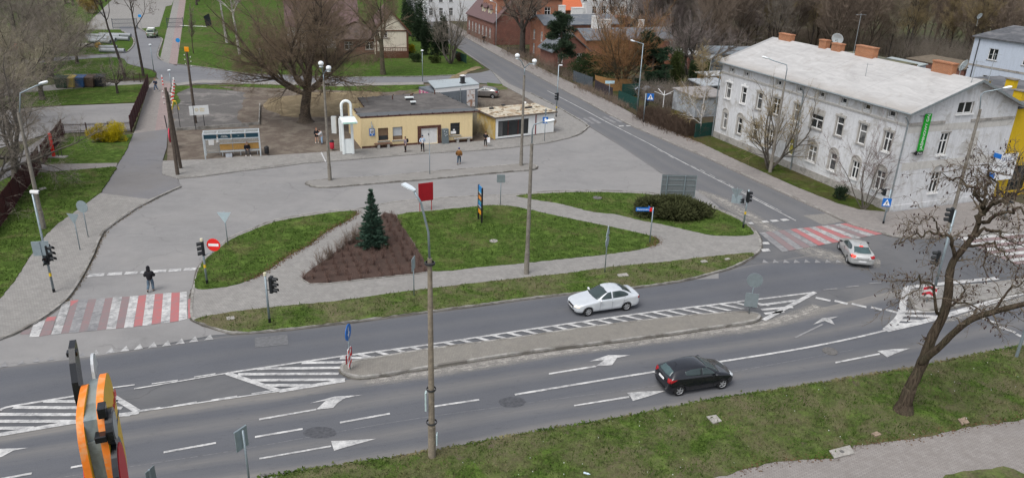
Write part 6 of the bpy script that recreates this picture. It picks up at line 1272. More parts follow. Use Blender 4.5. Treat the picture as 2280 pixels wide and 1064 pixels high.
g = gp(459,60); t = T('football_goal','white framed football goal with a dark net on the meadow','goal',(g.x,g.y,0),R(-4)); b = MB(); b.tube([(-6,0,0),(-.6,0,0),(0,0,0),(-.6,4,0)],.06,6); b.build('ground_frame',WHT,t); b = MB(); b.add([(0,0,0),(-.6,4,0),(-.9,3.8,2.4),(-.3,0,2.2),(0.1,0,0),(-.5,4,0),(-.8,3.8,2.4),(-.2,0,2.2)],[(0,1,2,3),(4,7,6,5)]); b.build('net',M('dark_net',(.02,.028,.035),.9),t)
g = gp(1476,240); t = T('drying_frame','white metal clothes drying frame in the garden behind the hedge','frame',(g.x,g.y,0)); MB().tube([(0,0,0),(0,0,2.3)],.05,6).build('post',WHT,t); b = MB();
for k in range(4): a = k * math.pi / 2 + .4; b.tube([(0,0,1.7),(1.6 * math.cos(a),1.6 * math.sin(a),2.3)],.035,5)
b.build('arm',WHT,t)
g = gp(1444,214); t = T('tarpaulin','pale blue tarpaulin sheet spread over the garden hedge','sheet',(g.x,g.y,.6),R(8)); b = MB(); n = 12
b.add([(-2.2 + 4.4 * i / n,y,.5 + .25 * math.sin(i * 1.3 + y) + z) for z in (0,.06) for y in (-.5,.7) for i in range(n + 1)],[(i,i + 1,n + 2 + i,n + 1 + i) for i in range(n)] + [(2 * n + 2 + i,3 * n + 3 + i,3 * n + 4 + i,2 * n + 3 + i) for i in range(n)]); b.build('cover',M('pale_tarp',(.36,.42,.50),.6,.15,4),t)
def at_(px,py,dist): d = ray(px,py).normalized(); return CAM + d * (dist / d.dot(FW))
ptop = at_(204,880,17.0); PZT = ptop.z
VH = Vector((ptop.x,ptop.y,0)).normalized(); rzp = math.atan2(VH.y,VH.x) - R(9.5)          # local x runs away from the camera, local y to the left
pt = T('advert_pylon','tall double sided advert pylon with orange edges, yellow and red faces and black shapes','sign',(ptop.x,ptop.y,0),rzp)
ORG = M('orange_edge',(.80,.21,.025),.45,.08,3,col2=(.66,.30,.12),patch=2.2); YFC = M('yellow_face',(.80,.50,.02),.4,.05,3); RFC = M('red_face',(.60,.008,.02),.4,.05,3); GZN = M('grey_spacer',(.22,.26,.275),.7,.15,3,col2=(.15,.18,.19),patch=1.2); BGL = M('gloss_black',(.01,.011,.013),.2,.2,3,spec=.5)
def slab_(y0,y1,poly,mats,name,par=None):
 b = MB(); b.extr([(x,y0,PZT + z) for x,z in poly],(0,y1 - y0,0),0,1); return b.build(name,mats,par or pt)
rnd = lambda cx,cz,rx,rz_,a0,a1,n=10: [(cx + rx * math.cos(R(a0 + (a1 - a0) * k / n)),cz + rz_ * math.sin(R(a0 + (a1 - a0) * k / n))) for k in range(n + 1)]
def sup(rx,rz_,e,n=60,cz=-1.55):
 out = []
 for k in range(n):
  a = 2 * math.pi * k / n; c,s = math.cos(a),math.sin(a); out.append((math.copysign(abs(c) ** (2 / e),c) * rx,cz + math.copysign(abs(s) ** (2 / e),s) * rz_))
 return out
ovl = sup(1.1,1.55,3.6)
lo = slab_(.12,.265,ovl,[YFC,ORG],'sign_face'); ro_ = slab_(-.30,-.155,[(x,z + .2) for x,z in sup(1.08,1.6,3.2)],[YFC,ORG],'sign_face')
b = MB(); b.bb(-.85,-.15,PZT - .62,.9,.115,PZT - .10); b.bb(-.9,-.149,PZT - 3.0,.85,.114,PZT - .625); b.build('spacer',GZN,pt)
rim = lambda cx,cz,rx,rz_: rnd(cx,cz,rx,rz_,180,-180,26)[:-1]
b = MB(); b.extr([(x,-.42,PZT + z) for x,z in rim(-.75,-1.75,.72,.95)],(0,.115,0)); bk_ = b.build('black_rim',BGL,pt)
slab_(-.435,-.421,rim(-.72,-1.78,.60,.82),[RFC,RFC],'red_emblem'); slab_(.295,.31,rim(-.2,-1.9,.9,.9),[RFC,RFC],'red_emblem')
b = MB(); b.extr([(x,-.44,PZT + z) for x,z in rim(-.72,-.42,.40,.42)],(0,.14,0)); bh = b.build('black_disc',BGL,pt); b = MB(); b.extr([(x,-.455,PZT + z) for x,z in rim(-.72,-.42,.29,.31)],(0,.012,0)); b.build('grey_face',M('grey_face',(.42,.44,.45),.4),bh)
MB().bb(-1.02,-.36,PZT - .02,-.72,-.2,PZT + .24).build('black_bracket',BGL,pt,bevel=.02); MB().bb(-1.2,-.31,PZT - .5,-.95,-.08,PZT - .34).build('black_bracket',BGL,pt,bevel=.02)
fin = [(1.35,.78),(1.0,.76),(.72,.5),(.52,.1),(.46,-.3),(.6,-.75),(.9,-.75),(1.1,-.3),(1.25,.1),(1.36,.5)]
b = MB(); b.extr([(x,.30,PZT + z) for x,z in fin],(0,.13,0)); bh_ = b.build('black_horn',BGL,pt,bevel=.03); MB().bb(.98,.27,PZT + .52,1.16,.5,PZT + .64).build('horn_clamp',BGL,bh_,bevel=.02)
b = MB(); b.extr([(x,.0,PZT + z) for x,z in rnd(1.25,-.1,.35,.46,180,0,8)],(0,.06,0)); b.build('pale_fin',M('pale_fin',(.55,.58,.6),.4),pt)
MB().tube([(.2,0,0),(.2,0,PZT - 2.2)],.28,14).build('column',GZN,pt,True)
MT_ = Matrix(((1,0,0,0),(0,0,-1,0),(0,1,0,0),(0,0,0,1)))
text_mesh('Biedronka',.46,M('sign_red_letter',(.62,.03,.02),.4),'lettering',ro_,Matrix.Translation((.35,-.306,PZT - .72)) @ MT_); text_mesh('Codziennie niskie ceny',.17,M('sign_blue_letter',(.05,.10,.22),.4),'lettering',ro_,Matrix.Translation((.35,-.306,PZT - 1.2)) @ MT_)
rg = random.Random(2); b = MB()
for i in range(110):
 x,y = gp(rg.uniform(700,2270),rg.uniform(800,1060),.13)[:2]; s = rg.uniform(.006,.018)
 inside = False; P = NV; j = len(P) - 1
 for k in range(len(P)):
  if (P[k][1] > y) != (P[j][1] > y) and x < (P[j][0] - P[k][0]) * (y - P[k][1]) / (P[j][1] - P[k][1]) + P[k][0]: inside = not inside
  j = k
 if inside: b.bb(x - s,y - s,.12,x + s,y + s,.135 + s)
stuff(b.build('daisies',M('daisy_white',(.6,.6,.57),.8)),'tiny white daisies and scraps scattered over the near verge','flowers')
g = gp(1299,1052,.12); t = T('bottle','crushed clear plastic bottle lying on the near verge','bottle',(g.x,g.y,.14),R(-20)); MB().lathe([(0,0),(.045,.01),(.05,.08),(.04,.15),(.05,.2),(.018,.27),(.018,.31),(0,.31)],10,M=Matrix.Rotation(R(90),4,'Y')).build('bottle',M('pale_plastic_bottle',(.5,.6,.68),.2),t,True)
g = gp(727,372,.2); t = T('plank','white plank leaning against the left globe lamp post','plank',(g.x,g.y,0),R(20)); b = MB(); b.add([(-.45,-.03,1.65),(-.35,-.03,1.7),(.0,-.03,.75),(-.1,-.03,.72),(-.45,.02,1.65),(-.35,.02,1.7),(.0,.02,.75),(-.1,.02,.72)],[(0,1,2,3),(4,7,6,5),(0,4,5,1),(1,5,6,2),(2,6,7,3),(3,7,4,0)]); t.location.z = 0; b.build('plank',WHT,t)
# ================================================================== VEHICLES
def car_paint(name,col,flake=.3,rough=.28):
 k = NT(name); f = k.noise(k.obj(),3,4,.6); c = k.mix(k.ramp(f,[(.3,0.),(.7,1.)]),tuple(x * .9 for x in col),col)
 k.out(c,rough); k.b.inputs['Metallic'].default_value = flake; k.b.inputs['Coat Weight'].default_value = .9; k.b.inputs['Coat Roughness'].default_value = .05; return k.m
CGL = M('car_glass',(.036,.052,.053),.05,.3,.5,spec=.55); TYR = M('tyre_rubber',(.018,.018,.019),.9,.2,8); RIM = M('alloy_rim',(.48,.49,.50),.35,.08,6,metal=.6); DPL = M('car_trim',(.014,.014,.016),.6,.15,6)
def lit(name,col,e):
 k = NT(name); k.b.inputs['Base Color'].default_value = lin(col); k.b.inputs['Roughness'].default_value = .2; k.b.inputs['Emission Color'].default_value = lin(col); k.b.inputs['Emission Strength'].default_value = e; return k.m
TLR = M('tail_lamp_red',(.28,.012,.016),.15,.1,5); TLON = lit('tail_lamp_lit',(.9,.05,.03),.8); HLC = M('head_lamp_glass',(.52,.55,.57),.12,.1,5,spec=.6); HLON = lit('head_lamp_lit',(1,.86,.62),.5); PLW = M('number_plate',(.66,.66,.66),.4,.05,20)
def loft_car(st,name,paint,parent,arch):
 """st: (x, zb, w, zbelt, wr, zr) front to rear; closed subdivided shell with wheel wells cut out"""
 rings = []
 for x,zb,wd,zbt,wr,zr in st:
  h = [(0,zb),(.6 * wd,zb),(.9 * wd,zb + .02),(.985 * wd,zb + .13),(wd,zb + (zbt - zb) * .5),(wd * .985,zbt - .07),(wd * .955,zbt),(wr + (wd * .955 - wr) * .5,zbt + (zr - zbt) * .5),(wr,zr - .06 if zr - zbt > .2 else zr - .015),(wr * .86,zr - .012),(wr * .45,zr + .012),(0,zr + .02)]
  rings.append([Vector((x,y,z)) for y,z in h])
 N = len(rings[0]); full = []
 for r in rings: full.append(r + [Vector((v.x,-v.y,v.z)) for v in r[-2:0:-1]])
 K = len(full[0]); b = MB(); b.add([v for r in full for v in r],[(i * K + j,i * K + (j + 1) % K,(i + 1) * K + (j + 1) % K,(i + 1) * K + j) for i in range(len(full) - 1) for j in range(K)])
 for i,flip in ((0,False),(len(full) - 1,True)):
  o = i * K; m = lambda j: o + (K - j) % K
  fs = [(o,o + 1,m(1))] + [(o + j,o + j + 1,m(j + 1),m(j)) for j in range(1,N - 2)] + [(o + N - 2,o + N - 1,m(N - 2))]
  b.f += [tuple(f[::-1]) if flip else f for f in fs]; b.m += [0] * len(fs)
 ob = b.build(name,paint,None,True,uv=False)
 bm = bmesh.new(); bm.from_mesh(ob.data); bmesh.ops.recalc_face_normals(bm,faces=bm.faces); bm.to_mesh(ob.data); bm.free()
 s = ob.modifiers.new('s','SUBSURF'); s.levels = 2; s.render_levels = 2
 cut = MB()
 for x,r in arch:
  for sd in (-1,1): cut.cyl((x,sd * .52,r * .93),(x,sd * 1.2,r * .93),r * 1.13,n=28)
 co = cut.build('cutter',DPL,None); co.data.materials.clear(); co.data.materials.append(paint); co.data.materials.append(DPL)
 for p in co.data.polygons: p.material_index = 1
 bo = ob.modifiers.new('b','BOOLEAN'); bo.object = co; bo.operation = 'DIFFERENCE'; bo.solver = 'EXACT'
 ob.data.materials.append(DPL)
 n = baked(ob,name,parent,None); bpy.data.objects.remove(co)
 for p in n.data.polygons: p.use_smooth = True
 n.data.materials.clear(); n.data.materials.append(paint); n.data.materials.append(DPL)
 return n
def bvh_of(o):
 bm = bmesh.new(); bm.from_mesh(o.data); t = BVHTree.FromBMesh(bm); bm.free(); return t
def patch(bvh,top,bot,axis,name,mat,parent,off=.006,nx=10,nz=6):
 """conforming panel between two profile curves; axis 'y+','y-' (curves in x,z), 'x+','x-' (curves in y,z), 'z' (curves in x,y)"""
 def samp(c,t):
  n = len(c) - 1; s = t * n; i = min(int(s),n - 1); f = s - i; return (c[i][0] + (c[i + 1][0] - c[i][0]) * f,c[i][1] + (c[i + 1][1] - c[i][1]) * f)
 vs = []
 for i in range(nx + 1):
  a,c = samp(top,i / nx),samp(bot,i / nx)
  for j in range(nz + 1):
   u,v = a[0] + (c[0] - a[0]) * j / nz,a[1] + (c[1] - a[1]) * j / nz
   if axis[0] == 'y': s = 1 if axis[1] == '+' else -1; o,d = Vector((u,s * 3,v)),Vector((0,-s,0))
   elif axis[0] == 'x': s = 1 if axis[1] == '+' else -1; o,d = Vector((s * 5,u,v)),Vector((-s,0,0))
   else: o,d = Vector((u,v,4)),Vector((0,0,-1))
   h,n,_,_ = bvh.ray_cast(o,d)
   vs.append((h + n * off) if h is not None else None)
 b = MB(); ok = [v is not None for v in vs]; b.v = [tuple(v) if v is not None else (0,0,.5) for v in vs]; k = nz + 1
 for i in range(nx):
  for j in range(nz):
   q = (i * k + j,i * k + j + 1,(i + 1) * k + j + 1,(i + 1) * k + j)
   if all(ok[e] for e in q): b.f.append(q); b.m.append(0)
 if not b.f: return None
 o = b.build(name,mat,parent,True); m_ = o.modifiers.new('t','SOLIDIFY'); m_.thickness = .004; m_.offset = 0; return o
def wheel(parent,x,y,r,w_,steer=0,spokes=7,rim=None):
 s = 1 if y > 0 else -1; t = MB(); prof = [(r * .66,-w_ / 2),(r * .9,-w_ / 2),(r * .985,-w_ * .36),(r,-w_ * .2),(r,w_ * .2),(r * .985,w_ * .36),(r * .9,w_ / 2),(r * .66,w_ / 2),(r * .64,0),(r * .66,-w_ / 2)]
 t.lathe(prof,26,axis='y'); o = t.build('wheel',TYR,parent,True); o.location = (x,y,r); o.rotation_euler = (0,0,steer)
 q = MB(); f = s * w_ * .40; q.lathe([(r * .69,s * w_ * .46),(r * .62,f - s * .01),(r * .60,f - s * .04)],24,axis='y'); q.lathe([(0,f),(r * .16,f),(r * .18,f - s * .03)],14,axis='y')
 for k in range(spokes):
  a = 2 * math.pi * k / spokes; c,sn = math.cos(a),math.sin(a); c2,s2 = -sn,c; P = []
  for rr,ww in ((r * .12,.035),(r * .63,.022)):
   for e in (-1,1): P.append((rr * c + e * ww * c2,f,rr * sn + e * ww * s2))
  q.add(P + [(p[0],p[1] - s * .03,p[2]) for p in P],[(0,1,3,2),(0,2,6,4),(1,5,7,3)])
 q.build('rim',rim or RIM,o); d = MB(); d.lathe([(0,f - s * .05),(r * .62,f - s * .05)],20,axis='y'); d.build('brake_disc',DPL,o); return o
def car(name,label,loc,rz,st,paint,wb,r,spec,steer=0,group=None):
 t = T(name,label,'car',loc,rz,group); xf,xr = wb
 body = loft_car(st,'body',paint,t,[(xf,r),(xr,r)]); bv = bvh_of(body); hw = max(s[2] for s in st)
 for x,sr in ((xf,steer),(xr,0)):
  for y in (hw - .13,-hw + .13): wheel(t,x,y,r,.2,sr,spec.get('spokes',7),spec.get('rim'))
 for nm,tp,bt,ax,mt in spec['patches']:
  axs = [ax] if ax[1:] else [ax]
  if ax == 'y':
   for a in ('y+','y-'): patch(bv,tp,bt,a,nm,mt,t)
  elif ax in ('x+2','x-2'):
   for sg in (1,-1):
    tt = [(u * sg,v) for u,v in tp]; bb_ = [(u * sg,v) for u,v in bt]; m = mt[0 if sg > 0 else 1] if isinstance(mt,tuple) else mt
    patch(bv,tt,bb_,ax[:2],nm,m,t)
  else: patch(bv,tp,bt,ax,nm,mt,t)
 mx,mz = spec['mirror']
 for s in (1,-1):
  b = MB(); b.sph((mx,s * (hw + .08),mz),(.08,.11,.075),10,8); b.tube([(mx,s * (hw - .08),mz - .03),(mx,s * (hw + .03),mz - .01)],.03,6); b.build('wing_mirror',spec.get('mcol',paint),t,True)
 for s in (1,-1):
  for x in spec.get('handles',()):
   h,n,_,_ = bv.ray_cast(Vector((x,s * 3,spec['hz'])),Vector((0,-s,0)))
   if h: MB().box((x,h.y + s * .012,h.z),(.18,.03,.03)).build('door_handle',spec.get('mcol',paint),t,bevel=.008)
 h,n,_,_ = bv.ray_cast(Vector((spec['aer'],0,4)),Vector((0,0,-1)))
 if h: MB().tube([h,h + Vector((-.14,0,.16))],[.012,.006],5).build('aerial',DPL,t)
 return t
SIL = car_paint('silver_paint',(.66,.69,.715),.35,.22); BLKP = car_paint('black_paint',(.010,.011,.015),.1,.22); CHA = car_paint('champagne_silver_paint',(.52,.525,.51),.4); GRY = car_paint('warm_grey_paint',(.20,.185,.175),.35)
ST_SEDAN = [(2.20,.36,.42,.58,.40,.60),(2.14,.24,.66,.66,.56,.68),(1.95,.2,.80,.72,.66,.76),(1.60,.19,.865,.80,.70,.86),(1.15,.19,.875,.86,.72,.93),(.78,.19,.875,.90,.72,.985),(.62,.19,.875,.92,.71,1.05),(.05,.19,.875,.94,.63,1.40),(-.25,.19,.875,.945,.615,1.455),(-.70,.19,.875,.95,.61,1.455),(-1.10,.19,.875,.96,.60,1.39),(-1.62,.2,.87,.975,.66,1.12),(-1.78,.21,.865,.98,.70,1.04),(-2.05,.24,.84,.97,.70,1.02),(-2.20,.30,.74,.93,.62,.985),(-2.26,.42,.56,.80,.5,.86)]
SEDP = [('windscreen',[(-.56,1.36),(0,1.405),(.56,1.36)],[(-.69,.985),(0,1.0),(.69,.985)],'x+',CGL),
 ('rear_window',[(-.5,1.37),(0,1.40),(.5,1.37)],[(-.6,1.10),(0,1.10),(.6,1.10)],'x-',CGL),
 ('side_window',[(.46,1.08),(.02,1.34),(-.2,1.365)],[(.50,.99),(0,1.0),(-.2,1.005)],'y',CGL),('side_window',[(-.29,1.37),(-.8,1.37),(-1.08,1.30),(-1.38,1.14)],[(-.29,1.01),(-.8,1.02),(-1.1,1.03),(-1.36,1.06)],'y',CGL),
 ('headlight',[(.50,.70),(.74,.73)],[(.48,.60),(.78,.63)],'x+2',(HLON,HLC)),('grille',[(-.38,.64),(0,.65),(.38,.64)],[(-.36,.46),(0,.45),(.36,.46)],'x+',DPL),('air_intake',[(-.5,.38),(0,.38),(.5,.38)],[(-.45,.29),(0,.28),(.45,.29)],'x+',DPL),
 ('number_plate',[(-.26,.53),(.26,.53)],[(-.26,.43),(.26,.43)],'x+',PLW),('tail_light',[(.55,.90),(.72,.92)],[(.52,.74),(.72,.78)],'x-2',TLR),('tail_light',[(-2.05,.93),(-2.19,.92)],[(-2.02,.80),(-2.2,.78)],'y',TLR),
 ('number_plate',[(-.26,.72),(.26,.72)],[(-.26,.61),(.26,.61)],'x-',PLW),('door_seam',[(.55,.94),(.562,.94)],[(.60,.26),(.612,.26)],'y',DPL),('door_seam',[(-.24,1.0),(-.252,1.0)],[(-.24,.24),(-.252,.24)],'y',DPL),('door_seam',[(-1.12,1.0),(-1.132,1.0)],[(-.92,.3),(-.932,.3)],'y',DPL)]
def two(front_px,rear_px,wbl,hw,side):
 """from ground contact of the two near wheels: heading and centre; side=+1 if the visible wheels are on the car's left"""
 f,r_ = gp(*front_px),gp(*rear_px); d = (f - r_).normalized(); n = Vector((-d.y,d.x,0)) * side
 return (f + r_) / 2 - n * (hw - .13),math.atan2(d.y,d.x)
xfw,xrw = 1.36,-1.29
c,rz = two((1307,703),(1394,690.5),2.65,.875,1); c -= Vector((math.cos(rz),math.sin(rz),0)) * (xfw + xrw) / 2; c.z = .012
car('saloon_car','silver four door saloon car driving left on the upper carriageway',c,rz,ST_SEDAN,SIL,(xfw,xrw),.315,dict(spokes=7,mirror=(.58,.99),hz=.85,handles=(-.28,-1.15),aer=-.95,patches=SEDP),R(3))
ST_HATCH = [(1.98,.36,.42,.60,.40,.62),(1.92,.24,.66,.68,.56,.71),(1.72,.2,.80,.76,.66,.82),(1.40,.18,.86,.86,.70,.93),(1.05,.18,.868,.92,.72,1.0),(.86,.18,.868,.94,.71,1.07),(.25,.18,.868,.97,.63,1.40),(-.05,.18,.868,.98,.61,1.45),(-.6,.18,.868,1.0,.59,1.455),(-1.15,.19,.868,1.03,.56,1.41),(-1.55,.2,.865,1.06,.55,1.33),(-1.72,.22,.86,1.05,.6,1.18),(-1.88,.26,.83,1.0,.66,1.02),(-1.98,.30,.76,.80,.62,.86),(-2.02,.40,.58,.66,.5,.7)]
HATP = [('windscreen',[(-.56,1.36),(0,1.40),(.56,1.36)],[(-.68,1.02),(0,1.05),(.68,1.02)],'x+',CGL),('rear_window',[(-.46,1.28),(0,1.31),(.46,1.28)],[(-.54,1.05),(0,1.04),(.54,1.05)],'x-',M('tinted_rear_glass',(.05,.082,.085),.08,.2,2,spec=.6)),
 ('side_window',[(.62,1.10),(.22,1.33),(-.06,1.365)],[(.66,1.02),(.2,1.04),(-.06,1.05)],'y',CGL),('side_window',[(-.13,1.365),(-.7,1.35),(-1.05,1.28)],[(-.13,1.055),(-.7,1.085),(-1.02,1.14)],'y',CGL),
 ('headlight',[(.5,.72),(.74,.75)],[(.5,.64),(.76,.66)],'x+2',HLC),('headlight',[(1.86,.76),(1.62,.83)],[(1.86,.68),(1.66,.74)],'y',HLC),('grille',[(-.42,.68),(0,.69),(.42,.68)],[(-.3,.5),(0,.45),(.3,.5)],'x+',DPL),('number_plate',[(-.26,.5),(.26,.5)],[(-.26,.4),(.26,.4)],'x+',PLW),
 ('tail_light',[(.50,.98),(.76,1.03)],[(.6,.82),(.78,.80)],'x-2',TLR),('tail_light',[(-1.52,1.0),(-1.9,1.0)],[(-1.6,.95),(-1.9,.80)],'y',TLR),('number_plate',[(-.26,.86),(.26,.86)],[(-.26,.75),(.26,.75)],'x-',PLW),('bumper_insert',[(-.5,.5),(0,.5),(.5,.5)],[(-.45,.34),(0,.33),(.45,.34)],'x-',DPL),
 ('door_seam',[(.55,.97),(.56,.97)],[(.62,.26),(.63,.26)],'y',DPL),('door_seam',[(-.1,1.03),(-.112,1.03)],[(-.12,.24),(-.132,.24)],'y',DPL)]
xfb,xrb = 1.20,-1.325
c,rz = two((1607,864),(1508,880),2.525,.868,-1); c -= Vector((math.cos(rz),math.sin(rz),0)) * (xfb + xrb) / 2; c.z = .012
car('hatchback_car','black five door hatchback driving right on the lower carriageway',c,rz,ST_HATCH,BLKP,(xfb,xrb),.315,dict(spokes=5,mirror=(.66,1.04),hz=.93,handles=(.05,),aer=-1.2,patches=HATP,mcol=BLKP))
ST_COUPE = [(2.08,.36,.42,.58,.40,.60),(2.02,.22,.68,.66,.56,.69),(1.82,.19,.82,.74,.66,.79),(1.45,.18,.875,.83,.70,.89),(1.05,.18,.882,.89,.72,.96),(.80,.18,.882,.91,.71,1.03),(.12,.18,.882,.93,.62,1.36),(-.2,.18,.882,.95,.60,1.405),(-.7,.18,.882,.97,.58,1.40),(-1.2,.19,.882,1.0,.55,1.33),(-1.62,.2,.88,1.01,.56,1.17),(-1.86,.22,.87,.99,.62,1.05),(-2.05,.26,.83,.93,.64,.97),(-2.14,.30,.76,.78,.6,.84),(-2.18,.42,.56,.64,.5,.7)]
COUP = [('windscreen',[(-.54,1.31),(0,1.35),(.54,1.31)],[(-.68,.98),(0,1.0),(.68,.98)],'x+',CGL),('rear_window',[(-.50,1.30),(0,1.325),(.50,1.30)],[(-.60,1.06),(0,1.05),(.60,1.06)],'x-',M('tinted_rear_glass',(.05,.082,.085),.08,.2,2,spec=.6)),('side_window',[(.52,1.06),(.1,1.28),(-.25,1.325),(-.9,1.31),(-1.3,1.17)],[(.58,.98),(.1,1.0),(-.25,1.01),(-.9,1.04),(-1.26,1.1)],'y',CGL),
 ('headlight',[(.5,.72),(.76,.76)],[(.48,.62),(.78,.65)],'x+2',HLC),('grille',[(-.4,.62),(0,.63),(.4,.62)],[(-.36,.5),(0,.48),(.36,.5)],'x+',DPL),('number_plate',[(-.26,.47),(.26,.47)],[(-.26,.37),(.26,.37)],'x+',PLW),
 ('tail_light',[(.46,.92),(.78,.99)],[(.58,.77),(.80,.80)],'x-2',(TLON,TLR)),('tail_light',[(-1.8,.96),(-2.06,.92)],[(-1.86,.84),(-2.06,.78)],'y',TLR),('brake_light',[(-.12,1.355),(.12,1.355)],[(-.12,1.325),(.12,1.325)],'x-',TLON),('tailgate_recess',[(-.44,.84),(0,.80),(.44,.84)],[(-.4,.70),(0,.66),(.4,.70)],'x-',M('silver_shadow_panel',(.27,.275,.27),.5,.1,5)),('number_plate',[(-.27,.60),(.27,.60)],[(-.27,.48),(.27,.48)],'x-',PLW),('door_seam',[(-.28,1.0),(-.292,1.0)],[(-.3,.24),(-.312,.24)],'y',DPL),('bumper_seam',[(-.7,.64),(0,.635),(.7,.64)],[(-.7,.625),(0,.62),(.7,.625)],'x-',DPL)]
g = gp(1912,583); rzc = math.atan2(gp(1900,540).y - gp(1922,596).y,gp(1900,540).x - gp(1922,596).x)
car('coupe_car','champagne silver three door car with lit brake lights turning at the junction',(g.x,g.y + .9,.012),R(81),ST_COUPE,CHA,(1.33,-1.28),.315,dict(spokes=5,mirror=(.62,.98),hz=.86,handles=(-.12,),aer=-.85,patches=COUP,mcol=DPL),R(10))
HAT2 = [q for q in HATP]
g = gp(1083,219); car('hatchback_car','grey hatchback parked between the grey kiosk and the side road',(g.x - .3,g.y + .75,.03),R(172),ST_HATCH,GRY,(1.25,-1.28),.31,dict(spokes=6,mirror=(.66,1.04),hz=.93,handles=(.05,),aer=-1.2,patches=HAT2))
ST_SUV = [(1.95,.42,.5,.80,.48,.82),(1.9,.34,.76,.92,.62,.95),(1.6,.3,.82,1.0,.68,1.04),(1.1,.3,.84,1.05,.70,1.10),(.85,.3,.84,1.08,.70,1.2),(.55,.3,.84,1.1,.68,1.62),(.2,.3,.84,1.1,.68,1.76),(-.6,.3,.84,1.1,.68,1.78),(-1.5,.3,.84,1.1,.68,1.76),(-1.78,.32,.83,1.08,.68,1.68),(-1.88,.36,.78,1.0,.66,1.1),(-1.92,.45,.6,.8,.55,.84)]
SUVP = [('windscreen',[(-.6,1.6),(0,1.62),(.6,1.6)],[(-.66,1.2),(0,1.2),(.66,1.2)],'x+',CGL),('rear_window',[(-.5,1.6),(0,1.6),(.5,1.6)],[(-.52,1.2),(0,1.2),(.52,1.2)],'x-',CGL),('side_window',[(.4,1.58),(-.4,1.62),(-1.5,1.6)],[(.5,1.18),(-.4,1.18),(-1.5,1.18)],'y',CGL),('tail_light',[(.64,.95),(.76,.95)],[(.64,.75),(.76,.75)],'x-2',TLR),('headlight',[(.45,.9),(.68,.9)],[(.45,.74),(.68,.74)],'x+2',HLC),('number_plate',[(-.26,.7),(.26,.7)],[(-.26,.58),(.26,.58)],'x-',PLW),('white_stripe',[(-.7,1.08),(0,1.08),(.7,1.08)],[(-.7,.98),(0,.98),(.7,.98)],'x-',WHT)]
g = gp(340,83); suv = car('offroad_car','small green off-road car with a white roof parked far off on the loop road',(g.x,g.y,0),R(105),ST_SUV,car_paint('olive_paint',(.14,.19,.12),.1),(1.15,-1.15),.36,dict(spokes=5,mirror=(.7,1.2),hz=1.0,handles=(),aer=-1.0,patches=SUVP))
MB().bb(-1.5,-.6,1.80,.2,.6,1.84).build('roof_panel',WHT,suv,bevel=.02)
for px,cl,lab in (((8,112),(.42,.05,.04),'red car half hidden by bare crowns at the left edge'),((38,112),(.5,.12,.05),'orange red car half hidden by the bare crowns'),((82,100),(.42,.44,.46),'silver car glimpsed through the bare crowns')):
 g = gp(*px); car('parked_car',lab,(g.x,g.y,0),R(100),ST_HATCH,car_paint('yard_car_' + lab.split()[0],cl,.1),(1.25,-1.28),.31,dict(spokes=6,mirror=(.66,1.04),hz=.93,handles=(),aer=-1.2,patches=HAT2[:6]))
# ================================================================== PEOPLE
SKIN = M('skin',(.52,.31,.22),.6,.1,8)
def skin_mesh(name,chains,mat,parent,sub=1):
 """chains: list of [(pos, radius), ...]; the first is the root, others start at the nearest existing vertex"""
 vs = []; es = []; rr = []
 for ci,ch in enumerate(chains):
  prev = None
  for i,(p,r) in enumerate(ch):
   p = Vector(p)
   if i == 0 and ci > 0:
    j = min(range(len(vs)),key=lambda q: (vs[q] - p).length); prev = j;
    if (vs[j] - p).length < .02: continue
   vs.append(p); rr.append(r)
   if prev is not None: es.append((prev,len(vs) - 1))
   prev = len(vs) - 1
 me = bpy.data.meshes.new(name); me.from_pydata([tuple(v) for v in vs],es,[]); ob = bpy.data.objects.new(name,me); COL.objects.link(ob)
 sk = ob.modifiers.new('skin','SKIN'); sk.use_smooth_shade = True
 for i,v in enumerate(me.skin_vertices[0].data): v.radius = (rr[i],rr[i]) if not hasattr(rr[i],'__len__') else rr[i]; v.use_root = (i == 0)
 s = ob.modifiers.new('sub','SUBSURF'); s.levels = sub; s.render_levels = sub
 return baked(ob,name,parent,[mat])
